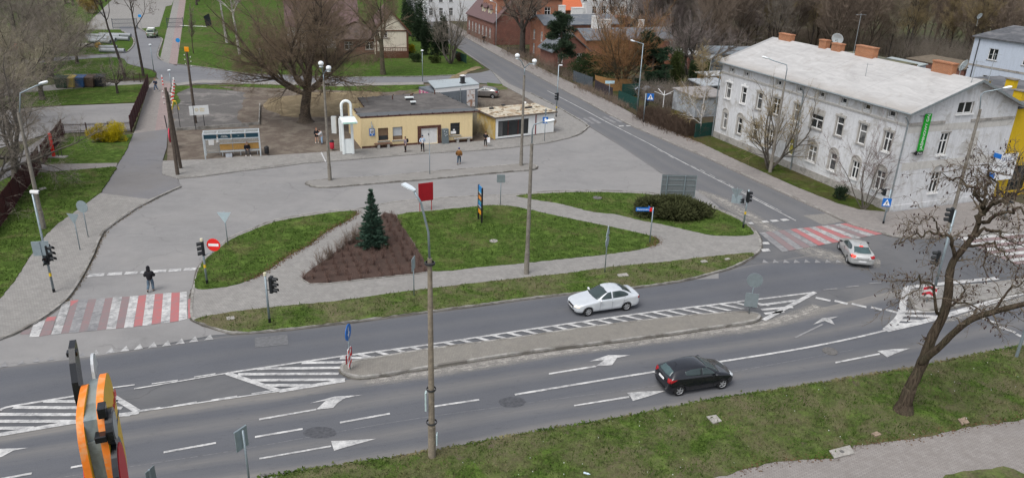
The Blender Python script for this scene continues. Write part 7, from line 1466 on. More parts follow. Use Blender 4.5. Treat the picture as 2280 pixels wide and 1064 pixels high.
def person(label,loc,rz,J,cloth,hscale=1.0,z=.0):
 """J: joint dict in metres for a 1.75 m figure facing local -y"""
 t = T('person',label,'person',(loc[0],loc[1],z),rz); t.scale = (hscale,) * 3
 V = lambda k: Vector(J[k])
 pel,chest,neck,head = V('pel'),V('chest'),V('neck'),V('head')
 sh = {s: chest + Vector((s * .185,0,.09)) for s in (-1,1)}; hipj = {s: pel + Vector((s * .10,0,-.05)) for s in (-1,1)}
 k = lambda n,s: V(n + ('R' if s < 0 else 'L'))
 hands = []
 body = [[(pel,.13),(pel.lerp(chest,.5),.125),(chest,.14),(chest.lerp(neck,.7),.085),(neck,.052),(neck.lerp(head,.5),.055)]]
 for s in (-1,1):
  el,wr,kn,an,to = k('el',s),k('wr',s),k('kn',s),k('an',s),k('toe',s)
  body.append([(chest,.1),(sh[s],.062),(el,.042),(wr,.030)])
  d = (wr - el).normalized(); side = d.cross(Vector((0,1,0))); side = side.normalized() if side.length > .2 else Vector((1,0,0)); nrm = d.cross(side)
  palm = wr + d * .085; body.append([(wr,.03),(palm,(.036,.018))])
  for f,(off,L,a) in enumerate(((-.027,.065,.25),(-.009,.078,.3),(.009,.073,.35),(.026,.056,.4))):
   p0 = palm + side * off; p1 = p0 + d * L * .55 + nrm * L * a * .4; p2 = p1 + d * L * .4 + nrm * L * a * .8; body.append([(palm,.02),(p0 + d * .012,.0095),(p1,.009),(p2,.0075)])
  q = wr + d * .04 + side * -.03; body.append([(palm,.02),(q,.011),(q + d * .035 - side * .018,.010),(q + d * .06 - side * .014 + nrm * .01,.008)])
  body.append([(pel,.12),(hipj[s],.095),(kn,.058),(an,.042),(an + Vector((0,0,-.055)) + (to - an) * .12,.036),(to,.032)])
 bo = skin_mesh('body',body,SKIN,t)
 up = (head - neck).normalized(); fwd = Vector(J.get('face',(0,-1,0))).normalized(); fwd = (fwd - up * fwd.dot(up)).normalized(); rt = up.cross(fwd)
 Mh = Matrix.Translation(head) @ Matrix((rt,-fwd,up)).transposed().to_4x4()
 b = MB(); b.sph((0,0,.005),(.075,.092,.115),16,12,M=Mh); b.sph((0,-.055,-.055),(.05,.045,.05),10,8,M=Mh); b.sph((0,-.098,-.012),(.013,.018,.024),8,6,M=Mh)
 for s in (-1,1): b.sph((s * .078,.005,0),(.012,.022,.032),8,6,M=Mh)
 hd = b.build('head',SKIN,t,True); b = MB()
 for s in (-1,1): b.sph((s * .03,-.086,.022),(.012,.008,.008),8,6,M=Mh)
 b.sph((0,-.094,-.055),(.022,.006,.006),8,6,1,M=Mh); b.build('eyes_and_mouth',[DPL,M('lips',(.36,.13,.11),.5)],hd,True)
 C = cloth
 if C.get('hair'):
  b = MB(); b.sph((0,.022,.03),(.085,.094,.105),14,10,M=Mh)
  if C.get('long'): b.sph((0,.05,-.09),(.085,.05,.15),12,8,M=Mh)
  b.build('hair',C['hair'],t,True)
 if C.get('cap'):
  b = MB(); b.sph((0,.008,.05),(.09,.104,.085),14,10,M=Mh)
  if C.get('peak'): b.sph((0,-.11,.055),(.07,.07,.012),10,6,M=Mh)
  b.build('cap',C['cap'],t,True)
 if C.get('hood'):
  b = MB(); b.sph((0,.028,.02),(.118,.118,.15),14,10,M=Mh); b.sph((0,.03,-.12),(.13,.12,.09),12,8,M=Mh); b.sph((0,.06,.1),(.07,.08,.085),12,8,M=Mh); b.build('hood',C['hood'],t,True)
 e = C.get('bulk',.02); slv = C.get('sleeve',1.0)
 top = [[(pel + Vector((0,0,C.get('hem',-.06))),.145 + e),(pel.lerp(chest,.5),.14 + e),(chest,.155 + e),(chest.lerp(neck,.62),.085 + e)]]
 for s in (-1,1):
  el,wr = k('el',s),k('wr',s); top.append([(chest,.11),(sh[s] + Vector((0,0,-.01)),.074 + e),(el,.056 + e * .8),(el.lerp(wr,.94 * slv),.045 + e * .6)])
 skin_mesh('jacket',top,C['top'],t)
 if C.get('shirt'):
  m = chest.lerp(pel,.45); b = MB(); b.sph(tuple(m + fwd * (.10 + e)),(.09,.05,.24),12,10); b.build('shirt',C['shirt'],t,True)
 lg = [[(pel + Vector((0,0,.12)),.148),(pel,.152)]]
 for s in (-1,1):
  kn,an = k('kn',s),k('an',s)
  if C.get('shorts'): lg.append([(pel,.12),(hipj[s],.115),(hipj[s].lerp(kn,.55),.10)])
  else: lg.append([(pel,.13),(hipj[s],.125),(kn,.075 + C.get('baggy',0)),(an + Vector((0,0,.02)),.06 + C.get('baggy',0))])
 skin_mesh('shorts' if C.get('shorts') else 'trousers',lg,C['legs'],t)
 for s in (-1,1):
  an,to = k('an',s),k('toe',s); skin_mesh('shoe',[[(an + Vector((0,0,.03)),.05),(an + Vector((0,0,-.045)),.052),(an.lerp(to,.55) + Vector((0,0,-.03)),.048),(to + (to - an) * .12,.038)]],C['shoes'],t)
 return t
def pose(**k):
 J = dict(pel=(0,0,.93),chest=(0,.0,1.27),neck=(0,.0,1.47),head=(0,-.02,1.615),elR=(-.27,.03,1.09),elL=(.27,.03,1.09),wrR=(-.27,-.08,.86),wrL=(.27,-.08,.86),knR=(-.11,-.02,.49),knL=(.11,-.02,.49),anR=(-.12,.02,.085),anL=(.12,.02,.085),toeR=(-.14,-.13,.035),toeL=(.14,-.13,.035)); J.update(k); return J
CB = lambda n,c,v=.12: M('cloth_' + n,c,.9,v,14)
blk = CB('black',(.011,.011,.014)); jean = CB('blue_grey_jeans',(.085,.125,.165)); dnv = CB('dark_navy',(.02,.03,.055)); wsh = CB('white_shoe',(.6,.6,.58)); dsh = CB('dark_shoe',(.02,.018,.017)); brj = CB('brown_jacket',(.17,.075,.018)); blc = CB('blue_cap',(.02,.06,.28)); ltb = CB('pale_blue_denim',(.32,.40,.50)); wht = CB('white_shirt',(.62,.63,.65)); hrD = CB('dark_hair',(.02,.015,.012)); hrR = CB('reddish_hair',(.22,.075,.03)); pnk = CB('pink',(.42,.09,.13)); gmv = CB('grey_mauve',(.20,.17,.185)); org = CB('tan_boots',(.22,.10,.05))
def pl(px,z=.02): g = gp(px[0],px[1],z); return g
walk = dict(pel=(0,0,.92),knR=(-.10,-.18,.52),anR=(-.10,-.16,.10),toeR=(-.11,-.31,.05),knL=(.10,.02,.48),anL=(.10,.26,.15),toeL=(.11,.14,.05))
g = pl((337.5,648)); person('person in a black hooded jacket and blue jeans walking away over the zebra crossing',g,R(192),pose(elR=(-.30,-.02,1.1),elL=(.30,-.02,1.1),wrR=(-.2,-.2,1.05),wrL=(.2,-.2,1.05),knR=(-.10,-.12,.5),anR=(-.11,-.03,.085),toeR=(-.12,-.17,.035),knL=(.12,.0,.48),anL=(.15,.26,.2),toeL=(.16,.2,.07)),dict(hood=blk,top=blk,legs=jean,shoes=dsh,bulk=.085,hem=-.17,baggy=.02))
g = pl((1022,366)); person('person in a brown jacket and blue cap walking across the bus square',g,R(175),pose(**walk,elR=(-.29,.06,1.1),elL=(.29,-.02,1.1),wrR=(-.22,-.08,.95),wrL=(.22,-.12,.95)),dict(cap=blc,hair=hrD,top=brj,legs=CB('dark_blue_jeans',(.02,.05,.085)),shoes=dsh,bulk=.05,hem=-.06))
g = pl((941,337),.1); person('person in a dark cap and pale blue jacket before the white station door',g,R(8),pose(elR=(-.29,-.02,1.1),elL=(.28,-.05,1.12),wrR=(-.2,-.16,1.0),wrL=(.05,-.24,1.25),anL=(.13,-.1,.085),toeL=(.15,-.25,.035)),dict(cap=CB('navy_cap',(.012,.02,.05)),peak=1,hair=hrD,top=ltb,shirt=wht,legs=blk,shoes=dsh,bulk=.03),z=.1)
g = pl((903,338.5),.1); person('person with long dark hair, grey mauve top and a black backpack by the bench',g,R(-62),pose(wrR=(-.2,-.12,.98),elR=(-.27,.05,1.1)),dict(hair=hrD,long=1,top=gmv,legs=blk,shoes=dsh,bulk=.03),.95,z=.1)
def bag(label,px,size,col,z,rz,name='backpack',off=(0,0)):
 g = pl(px,.1); t = T(name,label,'bag',(g.x + off[0],g.y + off[1],z),rz); b = MB(); b.sph((0,0,0),size,12,10); b.build('pack',col,t,True); q = MB()
 for s in (-1,1): q.tube([(s * size[0] * .5,-size[1] * .8,size[2] * .8),(s * size[0] * .6,-size[1] * 2.4,size[2] * .55),(s * size[0] * .6,-size[1] * 2.2,-size[2] * .4)],.018,5)
 q.build('strap',col,t); return t
bag('black backpack worn by the long haired person by the bench',(903,338.5),(.16,.11,.23),blk,1.3,R(-62),off=(.21,.10))
g = pl((1081,326),.1); person('person in black trousers and pink scarf standing between station and white kiosk',g,R(160),pose(elR=(-.28,-.05,1.12),wrR=(-.08,-.24,1.18),elL=(.28,-.05,1.12),wrL=(.1,-.24,1.1)),dict(hair=CB('brown_hair',(.09,.045,.025)),top=blk,shirt=pnk,legs=blk,shoes=org,bulk=.02),.95,z=.1)
t = T('tote_bag','white tote bag on the shoulder of the person in black trousers','bag',(g.x + .33,g.y - .1,.55),R(160)); b = MB(); b.bb(-.18,-.05,0,.18,.05,.55); b.build('bag',wht,t,bevel=.04); MB().tube([(-.12,0,.55),(0,0,.92),(.12,0,.55)],.015,5).build('strap',wht,t)
g = pl((706,318)); person('person in black jacket and shorts with reddish hair facing another on the dirt',g,R(25),pose(elR=(-.26,-.06,1.1),wrR=(-.12,-.26,1.12),elL=(.26,-.08,1.1),wrL=(.12,-.28,1.12),knR=(-.13,-.02,.49),anR=(-.17,.02,.085),knL=(.12,-.04,.49),anL=(.14,-.03,.085)),dict(hair=hrR,long=1,top=blk,legs=blk,shorts=1,shoes=wsh,bulk=.035),.96)
g = pl((717.5,320.5)); person('person in a pale jacket and wide pale jeans leaning to the black jacketed one',g,R(-78),pose(chest=(0,-.08,1.25),neck=(0,-.16,1.42),head=(0,-.24,1.53),elR=(-.26,-.2,1.12),wrR=(-.16,-.42,1.1),elL=(.26,-.2,1.12),wrL=(.16,-.42,1.1),face=(0,-1,-.4)),dict(hair=hrD,top=CB('pale_grey',(.42,.44,.46)),legs=CB('pale_blue_jeans',(.25,.37,.52)),shoes=dnv,bulk=.03,baggy=.03,hem=-.1),.98)
g = pl((348.5,204)); person('person in a dark navy jacket and blue jeans walking along the left path',g,R(-18),pose(**walk,elR=(-.29,0,1.1),wrR=(-.1,-.22,1.1),elL=(.29,0,1.1),wrL=(.1,-.22,1.12)),dict(hair=hrR,top=dnv,legs=CB('mid_blue_jeans',(.09,.14,.22)),shoes=wsh,bulk=.04),z=.03)
g = pl((1077,97),.1); person('distant person in black standing on the side road footway by the brick houses',g,R(30),pose(),dict(hair=hrD,top=blk,legs=blk,shoes=dsh,bulk=.04),z=.1)
sp = BA + BX * (BL * .76) ; person('person in a black jacket sitting with folded hands in the bus shelter',(sp.x - BX.y * .72,sp.y + BX.x * .72),BRZ + R(4),pose(pel=(0,.02,.56),chest=(0,-.02,.92),neck=(0,-.06,1.12),head=(0,-.12,1.25),elR=(-.27,-.1,.76),elL=(.27,-.1,.76),wrR=(-.08,-.28,.68),wrL=(.08,-.28,.66),knR=(-.16,-.42,.52),knL=(.17,-.42,.52),anR=(-.2,-.46,.10),anL=(.22,-.46,.10),toeR=(-.22,-.6,.05),toeL=(.25,-.6,.05),face=(0,-1,-.35)),dict(hair=hrR,top=blk,legs=CB('dark_grey_jeans',(.05,.05,.055)),shoes=wsh,bulk=.04,hem=-.02),z=.02)
wv = GAL + DU * (FL - .55) + DV * 6.05; person('person in dark clothes leaning at the open attic window of the gable',(wv.x,wv.y),RZF + R(90),pose(pel=(0,.15,.8),chest=(0,0,1.1),neck=(0,-.05,1.3),head=(0,-.08,1.44),elR=(-.26,-.15,.98),wrR=(-.1,-.3,.95),elL=(.26,-.15,.98),wrL=(.1,-.3,.95)),dict(hair=hrD,top=blk,legs=blk,shoes=dsh),.95,z=7.75)
# ================================================================== TREES
def segs_mesh(name,S_,mat,parent,n=3):
 """S_: rows of p0(3) p1(3) r0 r1 -> tapered n-gon prisms"""
 S_ = np.asarray(S_,np.float32); p0,p1,r0,r1 = S_[:,:3],S_[:,3:6],S_[:,6],S_[:,7]
 d = p1 - p0; L = np.linalg.norm(d,axis=1,keepdims=True); d = d / np.maximum(L,1e-6)
 ref = np.where(np.abs(d[:,2:3]) < .9,np.array([[0,0,1.]]),np.array([[1.,0,0]])); a = np.cross(d,ref); a /= np.maximum(np.linalg.norm(a,axis=1,keepdims=True),1e-6); b = np.cross(d,a)
 V = np.zeros((len(S_),2 * n,3),np.float32)
 for j in range(n):
  th = 2 * math.pi * j / n; o = a * math.cos(th) + b * math.sin(th); V[:,j] = p0 + o * r0[:,None]; V[:,n + j] = p1 + o * r1[:,None]
 base = (np.arange(len(S_)) * 2 * n)[:,None]; F = []
 for j in range(n): F.append(np.stack([base[:,0] + j,base[:,0] + (j + 1) % n,base[:,0] + n + (j + 1) % n,base[:,0] + n + j],1))
 return npmesh(name,V.reshape(-1,3),np.concatenate(F),mat,parent,True)
class Tree:
 def __init__(s,seed,**k):
  s.r = np.random.default_rng(seed); s.thick = []; s.twigs = []; s.tips = []; s.k = dict(levels=4,kids=(7,7,6,5),lens=(.5,.5,.5,.5),ang=(40,45,50,50),wob=.12,up=.06,droop=0,tw=.012,r_lim=.03,tip=1.0); s.k.update(k)
 def perp(s,d):
  v = s.r.normal(size=3); v -= d * v.dot(d); return v / np.linalg.norm(v)
 def branch(s,p,d,L,r,lev,r_end=None):
  k = s.k; n = max(3,min(8,int(L / .5) + 2)) if lev < 2 else 3
  p = np.array(p,float); d = np.array(d,float); d /= np.linalg.norm(d); st = L / n; pts = [p]; ds = []
  for i in range(n):
   d = d + s.r.normal(size=3) * k['wob'] * (1 if lev else .35);
   up = k['up'] if lev < k['levels'] - 1 else k['up'] - k['droop']
   d[2] += up * (1 if lev else .3); d /= np.linalg.norm(d); p = p + d * st; pts.append(p); ds.append(d.copy())
  re = r * .45 if r_end is None else r_end; rad = [max(k['tw'] * .6,r + (re - r) * i / n) for i in range(n + 1)]
  tgt = s.thick if rad[0] > k['r_lim'] else s.twigs
  for i in range(n): tgt.append((*pts[i],*pts[i + 1],rad[i],rad[i + 1]))
  if lev >= k['levels']: s.tips.append(pts[-1]); return
  nk = k['kids'][min(lev,len(k['kids']) - 1)]
  for j in range(nk):
   t = s.r.uniform(.25 if lev else k.get('first',.35),1.0); i = min(n - 1,int(t * n)); q = pts[i] + (pts[i + 1] - pts[i]) * (t * n - i); a = math.radians(k['ang'][min(lev,len(k['ang']) - 1)] * s.r.uniform(.6,1.3))
   dd = ds[i] * math.cos(a) + s.perp(ds[i]) * math.sin(a); cl = L * k['lens'][min(lev,len(k['lens']) - 1)] * s.r.uniform(.6,1.25) * (1.15 - .5 * t)
   s.branch(q,dd,cl,max(k['tw'],rad[i] * s.r.uniform(*k.get('rk',(.4,.58)))),lev + 1)
  if lev: s.branch(pts[-1],ds[-1],L * .5,re,lev + 1)
 def build(s,name,label,cat,loc,bark,twig,group=None,sc=1.0,rz=0,trunk='trunk',crown='crown',n=6):
  t = T(name,label,cat,loc,rz,group); t.scale = (sc,) * 3
  segs_mesh(trunk,s.thick,bark,t,n)
  if s.twigs: segs_mesh(crown,s.twigs,twig,t,3)
  return t
BK = {n: M('bark_' + n,c,1.,.45,6,.6) for n,c in dict(grey=(.10,.088,.074),brown=(.085,.066,.05),dark=(.06,.05,.042),olive=(.085,.075,.048),birch=(.42,.40,.38),willow=(.07,.055,.042)).items()}
TW = {n: M('twig_' + n,c,1.,.4,1.2) for n,c in dict(grey=(.20,.172,.142),brown=(.20,.155,.12),olive=(.265,.235,.165),willow=(.165,.122,.082),orange=(.25,.135,.06),birch=(.19,.15,.135),purple=(.22,.182,.168),yellow=(.25,.195,.105),dark=(.135,.108,.088)).items()}
def trunk_tree(seed,H,r,fork=.3,nl=5,spread=45,**k):
 """broad bare tree: short trunk dividing into limbs"""
 t = Tree(seed,**k); R_ = t.r; p = np.zeros(3); d = np.array([0,0,1.]); zf = H * fork; n = 5; pts = [p]
 for i in range(n): d = d + R_.normal(size=3) * .05; d /= np.linalg.norm(d); p = p + d * zf / n; pts.append(p)
 for i in range(n): t.thick.append((*pts[i],*pts[i + 1],r * (1.25 if i == 0 else 1.0) * (1 - .25 * i / n),r * (1 - .25 * (i + 1) / n)))
 for j in range(nl):
  az = 2 * math.pi * (j + R_.uniform(-.3,.3)) / nl; a = math.radians(spread * R_.uniform(.35,1.1)) if j else .12
  t.branch(p - d * zf * R_.uniform(0,.25),(math.cos(az) * math.sin(a),math.sin(az) * math.sin(a),math.cos(a)),(H - zf) * R_.uniform(.62,.85),r * k.get('lr',.45) * R_.uniform(.8,1.2),1)
 return t
def P3(px,z=0): g = gp(px[0],px[1]); return (g.x,g.y,z)
wt = trunk_tree(13,16.5,.66,.25,10,66,levels=5,kids=(9,11,9,7,5),lens=(.6,.56,.56,.58,.6),ang=(42,44,46,50,48),wob=.13,up=.06,droop=.09,tw=.0085,r_lim=.03,lr=.40,rk=(.34,.5))
wl_ = wt.build('willow_tree','huge spreading bare brown tree with a forked trunk behind the bus station','tree',P3((680,272)),BK['willow'],TW['willow'],n=8)
b = MB(); b.lathe([(1.25,-.05),(1.0,.1),(.8,.35),(.7,.9)],12); b.build('root_flare',BK['willow'],wl_,True)
ht = trunk_tree(5,15,.42,.36,6,40,levels=5,kids=(7,7,6,5,4),lens=(.5,.5,.55,.55,.6),up=.08,tw=.011,r_lim=.028,lr=.4)
ht.build('ivy_tree','tall bare tree with a mossy trunk standing before the timbered house','tree',P3((853,166)),BK['olive'],TW['willow'])
lm = [trunk_tree(21 + i,12,.42,.2,7,60,levels=5,kids=(8,8,6,5,4),lens=(.62,.6,.56,.56,.6),wob=.18,up=.03,droop=.04,tw=.010,r_lim=.026,lr=.36,rk=(.36,.54)) for i in range(3)]
a0 = lm[0].build('bare_tree','nearest thick bare tree leaning over the dark red fence at the left edge','tree',P3((38,408)),BK['grey'],TW['grey'],'tangled bare trees at the left edge',.95)
a1 = lm[1].build('bare_tree','bare tree at the left edge beside the car yard lawn','tree',P3((-30,290)),BK['dark'],TW['olive'],'tangled bare trees at the left edge')
a2 = lm[2].build('bare_tree','bushy bare tree behind the row of waste containers','tree',P3((95,222)),BK['grey'],TW['grey'],'tangled bare trees at the left edge',.8)
for src,px,rz,sc,lab in ((a0,(-8,452),2.0,.85,'dark trunked bare tree cut by the left picture edge below the fence corner'),(a1,(40,215),1.0,.9,'bare tree standing left of the green waste container'),(a2,(115,172),2.2,.85,'olive grey bare tree behind the green container by the loop road'),(a2,(20,150),.5,1.0,'bare tree before the half hidden red car'),(a1,(150,118),3.2,.72,'low tangled bare tree left of the pipe heap'),(a0,(75,118),4.0,.85,'tangled bare tree in front of the silver car at the far left'),(a1,(172,142),2.7,.7,'hazy bare tree just left of the loop road fork'),(a2,(-40,105),1.7,1.1,'far bare tree at the upper left corner edge'),(a0,(30,70),.9,.9,'far tangled bare tree on the meadow at the upper left'),(a1,(110,62),5.1,.75,'far olive bare tree left of the yellow bush on the meadow')):
 dup(src,P3(px),rz,lab,sc)
ft = trunk_tree(31,13,.3,.4,5,35,levels=3,kids=(6,6,6),tw=.03,r_lim=.05); f0 = ft.build('meadow_tree','bare tree at the far edge of the meadow','tree',P3((88,16)),BK['dark'],TW['dark'],'far bare trees on the meadow edge')
for i,(x,y) in enumerate([(98,10),(120,9),(146,10),(152,8),(163,14),(178,12),(200,-2),(236,4),(438,12),(442,4),(60,4),(30,-4)]): dup(f0,P3((x,y)),i * 1.3,'bare tree at the far edge of the meadow',.8 + .05 * (i % 5))
def pods(tree,mat,parent,n,seed,size=.09):
 rg = np.random.default_rng(seed); S_ = []
 if not tree.tips: return
 for i in rg.integers(0,len(tree.tips),n): p = tree.tips[i]; q = p + np.array([rg.normal() * .04,rg.normal() * .04,-size * rg.uniform(.7,1.6)]); S_.append((*p,*((p + q) / 2),.012,.032)); S_.append((*((p + q) / 2),*q,.032,.008))
 o = segs_mesh('seed_pods',S_,mat,parent,4); o['kind'] = 'stuff'; return o
PODM = M('dark_pods',(.045,.022,.020),.9,.4,9)
def slim(seed,H,r,pxs,label,base):
 t = Tree(seed,levels=4,kids=(5,6,5,4),lens=(.5,.5,.5,.5),ang=(38,42,45,50),up=.06,tw=.018,r_lim=.03,first=.45); t.branch((0,0,0),(pxs[0],0,1),H * .82,r,0,r * .3); o = t.build('slim_tree',label,'tree',P3(base),BK['dark'],TW['dark'],'slim bare trees at the loop road'); pods(t,PODM,o,420,seed,.16); return o
slim(41,14.5,.22,(-.10,),'slim bare tree with dark pods left of the loop road lamp',(279,176)); slim(42,14.5,.21,(-.02,),'slim bare tree with dark pods beside the loop road lamp',(320,171))
lt_ = trunk_tree(44,4.6,.16,.3,7,70,levels=4,kids=(7,7,6,5),up=.02,tw=.012,r_lim=.022); o = lt_.build('leaning_tree','small crooked bare tree on the lawn right of the black container','tree',P3((262,208)),BK['dark'],TW['grey'],rz=2)
def birch(seed,H,r,label,base,tw='birch',lean=(.0,0),grp=None,**k):
 t = Tree(seed,levels=4,kids=(14,7,6,5),lens=(.34,.5,.5,.5),ang=(42,40,45,45),up=.05,droop=.1,tw=.013,r_lim=.022,wob=.1,**k); t.branch((0,0,0),(lean[0],lean[1],1),H,r,0,r * .15); return t.build('birch_tree',label,'tree',P3(base),BK['birch'],TW[tw],grp)
birch(51,15,.24,'white stemmed birch standing nearest the willow on the meadow',(534,122),lean=(-.06,0),first=.4); birch(52,15,.24,'birch with a dark lower stem behind the nearer birch',(505,96),lean=(-.04,0),first=.35)
birch(53,9.2,.13,'small pale birch beside the tenement corner and green screen fence',(1556,306),'yellow',first=.12)
pp = Tree(55,levels=3,kids=(40,5,4),lens=(.16,.5,.5),ang=(22,30,35),up=.1,tw=.012,r_lim=.02); pp.branch((0,0,0),(0,0,1),8,.09,0,.02); pp.build('poplar_sapling','narrow upright bare sapling on the meadow','tree',P3((431,120)),BK['brown'],TW['birch'])
th = Tree(56,levels=3,kids=(14,9,7),lens=(.5,.5,.5),ang=(38,40,45),up=.06,tw=.012,r_lim=.02)
def multi(seed,H,r,nst,spread,label,base,tw,name='multi_stem_tree',cat='tree',sc=1,**k):
 kk = dict(levels=4,kids=(0,8,6,5),lens=(.5,.5,.5,.5),ang=(35,38,42,45),up=.05,tw=.013,r_lim=.024); kk.update(k); t = Tree(seed,**kk)
 for j in range(nst):
  az = 2 * math.pi * (j + t.r.uniform(-.3,.3)) / nst; a = math.radians(spread * t.r.uniform(.3,1.1)); t.branch((.1 * math.cos(az),.1 * math.sin(az),0),(math.cos(az) * math.sin(a),math.sin(az) * math.sin(a),math.cos(a)),H * t.r.uniform(.7,1),r,1)
 return t.build(name,label,cat,P3(base),BK['grey'] if tw != 'orange' else BK['olive'],TW[tw],None,sc)
multi(61,7.5,.15,7,38,'bare multi stemmed tree at the side road bend below the conifers',(1003,142),'grey'); multi(62,6.2,.12,6,34,'small many stemmed bare tree behind the tenement street lamp',(1713,380),'yellow',levels=4); multi(63,5.4,.05,6,24,'thin bare shrub tree at the tenement corner by the signal',(1922,468),'birch',kids=(0,6,5,3))
multi(64,9.0,.13,16,34,'orange brown bushy willow before the long brick house',(1384,200),'orange',kids=(0,11,9,6),name='orange_willow'); multi(65,9.5,.25,6,52,'wide spreading bare tree over the garden sheds',(1533,168),'purple',kids=(0,10,9,7),name='garden_tree')
bt_ = trunk_tree(66,15,.7,.35,6,45,levels=5,kids=(7,8,6,5,4),lens=(.5,.52,.55,.55,.6),up=.06,tw=.013,r_lim=.03,lr=.38); bt_.build('street_tree','big dark bare tree before the tall brick corner house','tree',P3((1162,128)),BK['dark'],TW['brown'])
for i,(px,H,tw,lab) in enumerate([((1392,112),11,'dark','dark bare tree behind the long brick house chimney'),((1430,100),12,'brown','brown bare tree behind the end of the long brick house'),((1360,80),12,'dark','dark bare tree beside the white apartment house end')]):
 trunk_tree(71 + i,H,.3,.3,6,45,levels=4,kids=(7,7,6,4),tw=.02,r_lim=.035).build('backyard_tree',lab,'tree',P3(px),BK['dark'],TW[tw])
def needle_mat(n,c,v=.5):
 k = NT(n); p = k.obj(); f = k.noise(p,1.6,5,.7); f2 = k.noise(p,9,5,.8); q = k.mix(k.ramp(f,[(.3,0.),(.7,1.)]),tuple(x * .55 for x in c),tuple(x * 1.3 for x in c)); q = k.mix(k.mul(k.ramp(f2,[(.35,0.),(.7,1.)]),v),q,tuple(x * .4 for x in c)); k.out(q,.9); k.b.inputs['Specular IOR Level'].default_value = .1; return k.m
SPRM = needle_mat('spruce_needles',(.054,.10,.070)); PINM = needle_mat('pine_needles',(.042,.066,.038)); THUM = needle_mat('thuja_green',(.055,.075,.022)); JUNM = needle_mat('juniper_green',(.072,.080,.034),.7); HEDM = needle_mat('dark_hedge_green',(.042,.064,.026)); CONM = needle_mat('dark_conifer_green',(.030,.050,.026))
def leaf_cloud(P,N_,size,mat,name,parent,seed,asp=.45):
 """small pointed leaf blades at points P growing along N_"""
 rg = np.random.default_rng(seed); n = len(P); N_ = N_ / np.maximum(np.linalg.norm(N_,axis=1,keepdims=True),1e-6); t = rg.normal(size=(n,3)); t -= N_ * (t * N_).sum(1,keepdims=True); t /= np.maximum(np.linalg.norm(t,axis=1,keepdims=True),1e-6)
 s = size * rg.uniform(.6,1.4,(n,1)); V = np.stack([P - t * s * asp * .5,P + t * s * asp * .5,P + N_ * s + t * s * asp * .1],1).reshape(-1,3); F = np.arange(3 * n).reshape(-1,3); return npmesh(name,V,F,mat,parent)
def conifer(seed,H,Rb,label,base,mat,tiers=16,dens=1.0,name='spruce_tree',z=.1,leaf=.16,pw=1.0,gap=.6,shelf=.25,sc=1.0):
 rg = np.random.default_rng(seed); t = T(name,label,'tree',P3(base,z)); MB().tube([(0,0,-.05),(0,0,H * .97)],[.05 * H / 4 + .05,.012],8).build('trunk',BK['brown'],t); P = []; N_ = []; S_ = []
 for i in range(tiers):
  f = i / tiers; zz = H * (.06 + .92 * f); rr = Rb * (1 - f) ** pw + .05; nb = max(5,int(13 * (1 - f) + 5))
  for j in range(nb):
   az = 2 * math.pi * (j + rg.uniform(-.35,.35)) / nb + i; L = rr * rg.uniform(.72,1.12); el = rg.uniform(-.15,.25) + .5 * f; d = np.array([math.cos(az) * math.cos(el),math.sin(az) * math.cos(el),math.sin(el)]); p0 = np.array([0,0,zz + rg.uniform(-.08,.08) * H / tiers * 6]); S_.append((*p0,*(p0 + d * L),.02,.005)); m = int(60 * dens * max(.25,L / Rb))
   u = rg.uniform(.12,1.03,m); q = p0 + d * (L * u)[:,None]; side = np.cross(d,[0,0,1.]); wd = (.26 * L * (1.1 - u) + .03); q = q + side * (rg.uniform(-1,1,m) * wd)[:,None] + np.array([0,0,1.]) * (rg.normal(size=m) * .035 - .05 * (u ** 2) * L)[:,None]; P.append(q); N_.append(d * .8 + side * rg.normal(size=(m,1)) * .6 + np.array([0,0,.35]) + rg.normal(size=(m,3)) * .25)
 P = np.concatenate(P); N_ = np.concatenate(N_); leaf_cloud(P,N_,leaf,mat,'crown',t,seed); return t
conifer(81,4.55,1.12,'small dense blue green spruce standing in the brown shrub bed',(831,552),SPRM,17,1.5)
def blob(seed,label,base,rx,ry,h,mat,name,cat='shrub',n=9000,leaf=.14,z=.0,lumps=16,up=.5,flat=1.0,stem=True):
 """shrub or clipped conifer: leaves over many overlapping lobes with gaps"""
 rg = np.random.default_rng(seed); t = T(name,label,cat,P3(base,z)); P = []; N_ = []
 C = []
 for i in range(lumps):
  a = rg.uniform(0,2 * math.pi); q = math.sqrt(rg.uniform(0,1)) * .72; zz = rg.uniform(.15,.8) ** 1.0; shr = 1 - .55 * abs(zz - .35) * flat; C.append((rx * q * math.cos(a) * shr,ry * q * math.sin(a) * shr,h * zz,rg.uniform(.25,.48)))
 for cx,cy,cz,s in C:
  m = n // lumps; d = rg.normal(size=(m,3)); d /= np.linalg.norm(d,axis=1,keepdims=True); rr = rg.uniform(.55,1.05,(m,1)); q = np.array([cx,cy,cz]) + d * rr * np.array([rx * s,ry * s,h * s * .75]); ok = q[:,2] > .02; P.append(q[ok]); N_.append((d + np.array([0,0,up]) + rg.normal(size=(m,3)) * .45)[ok])
 leaf_cloud(np.concatenate(P),np.concatenate(N_),leaf,mat,'foliage',t,seed)
 if stem:
  b = MB();
  for cx,cy,cz,s in C[:8]: b.tube([(cx * .1,cy * .1,-.05),(cx * .6,cy * .6,cz * .6),(cx,cy,cz)],[.05,.03,.012],5)
  b.build('stem',BK['brown'],t)
 return t
blob(82,'broad spreading dark juniper on the right island lawn',(1492,482),3.35,2.1,1.5,JUNM,'juniper_bush',n=26000,leaf=.24,z=.12,lumps=52,up=.55)
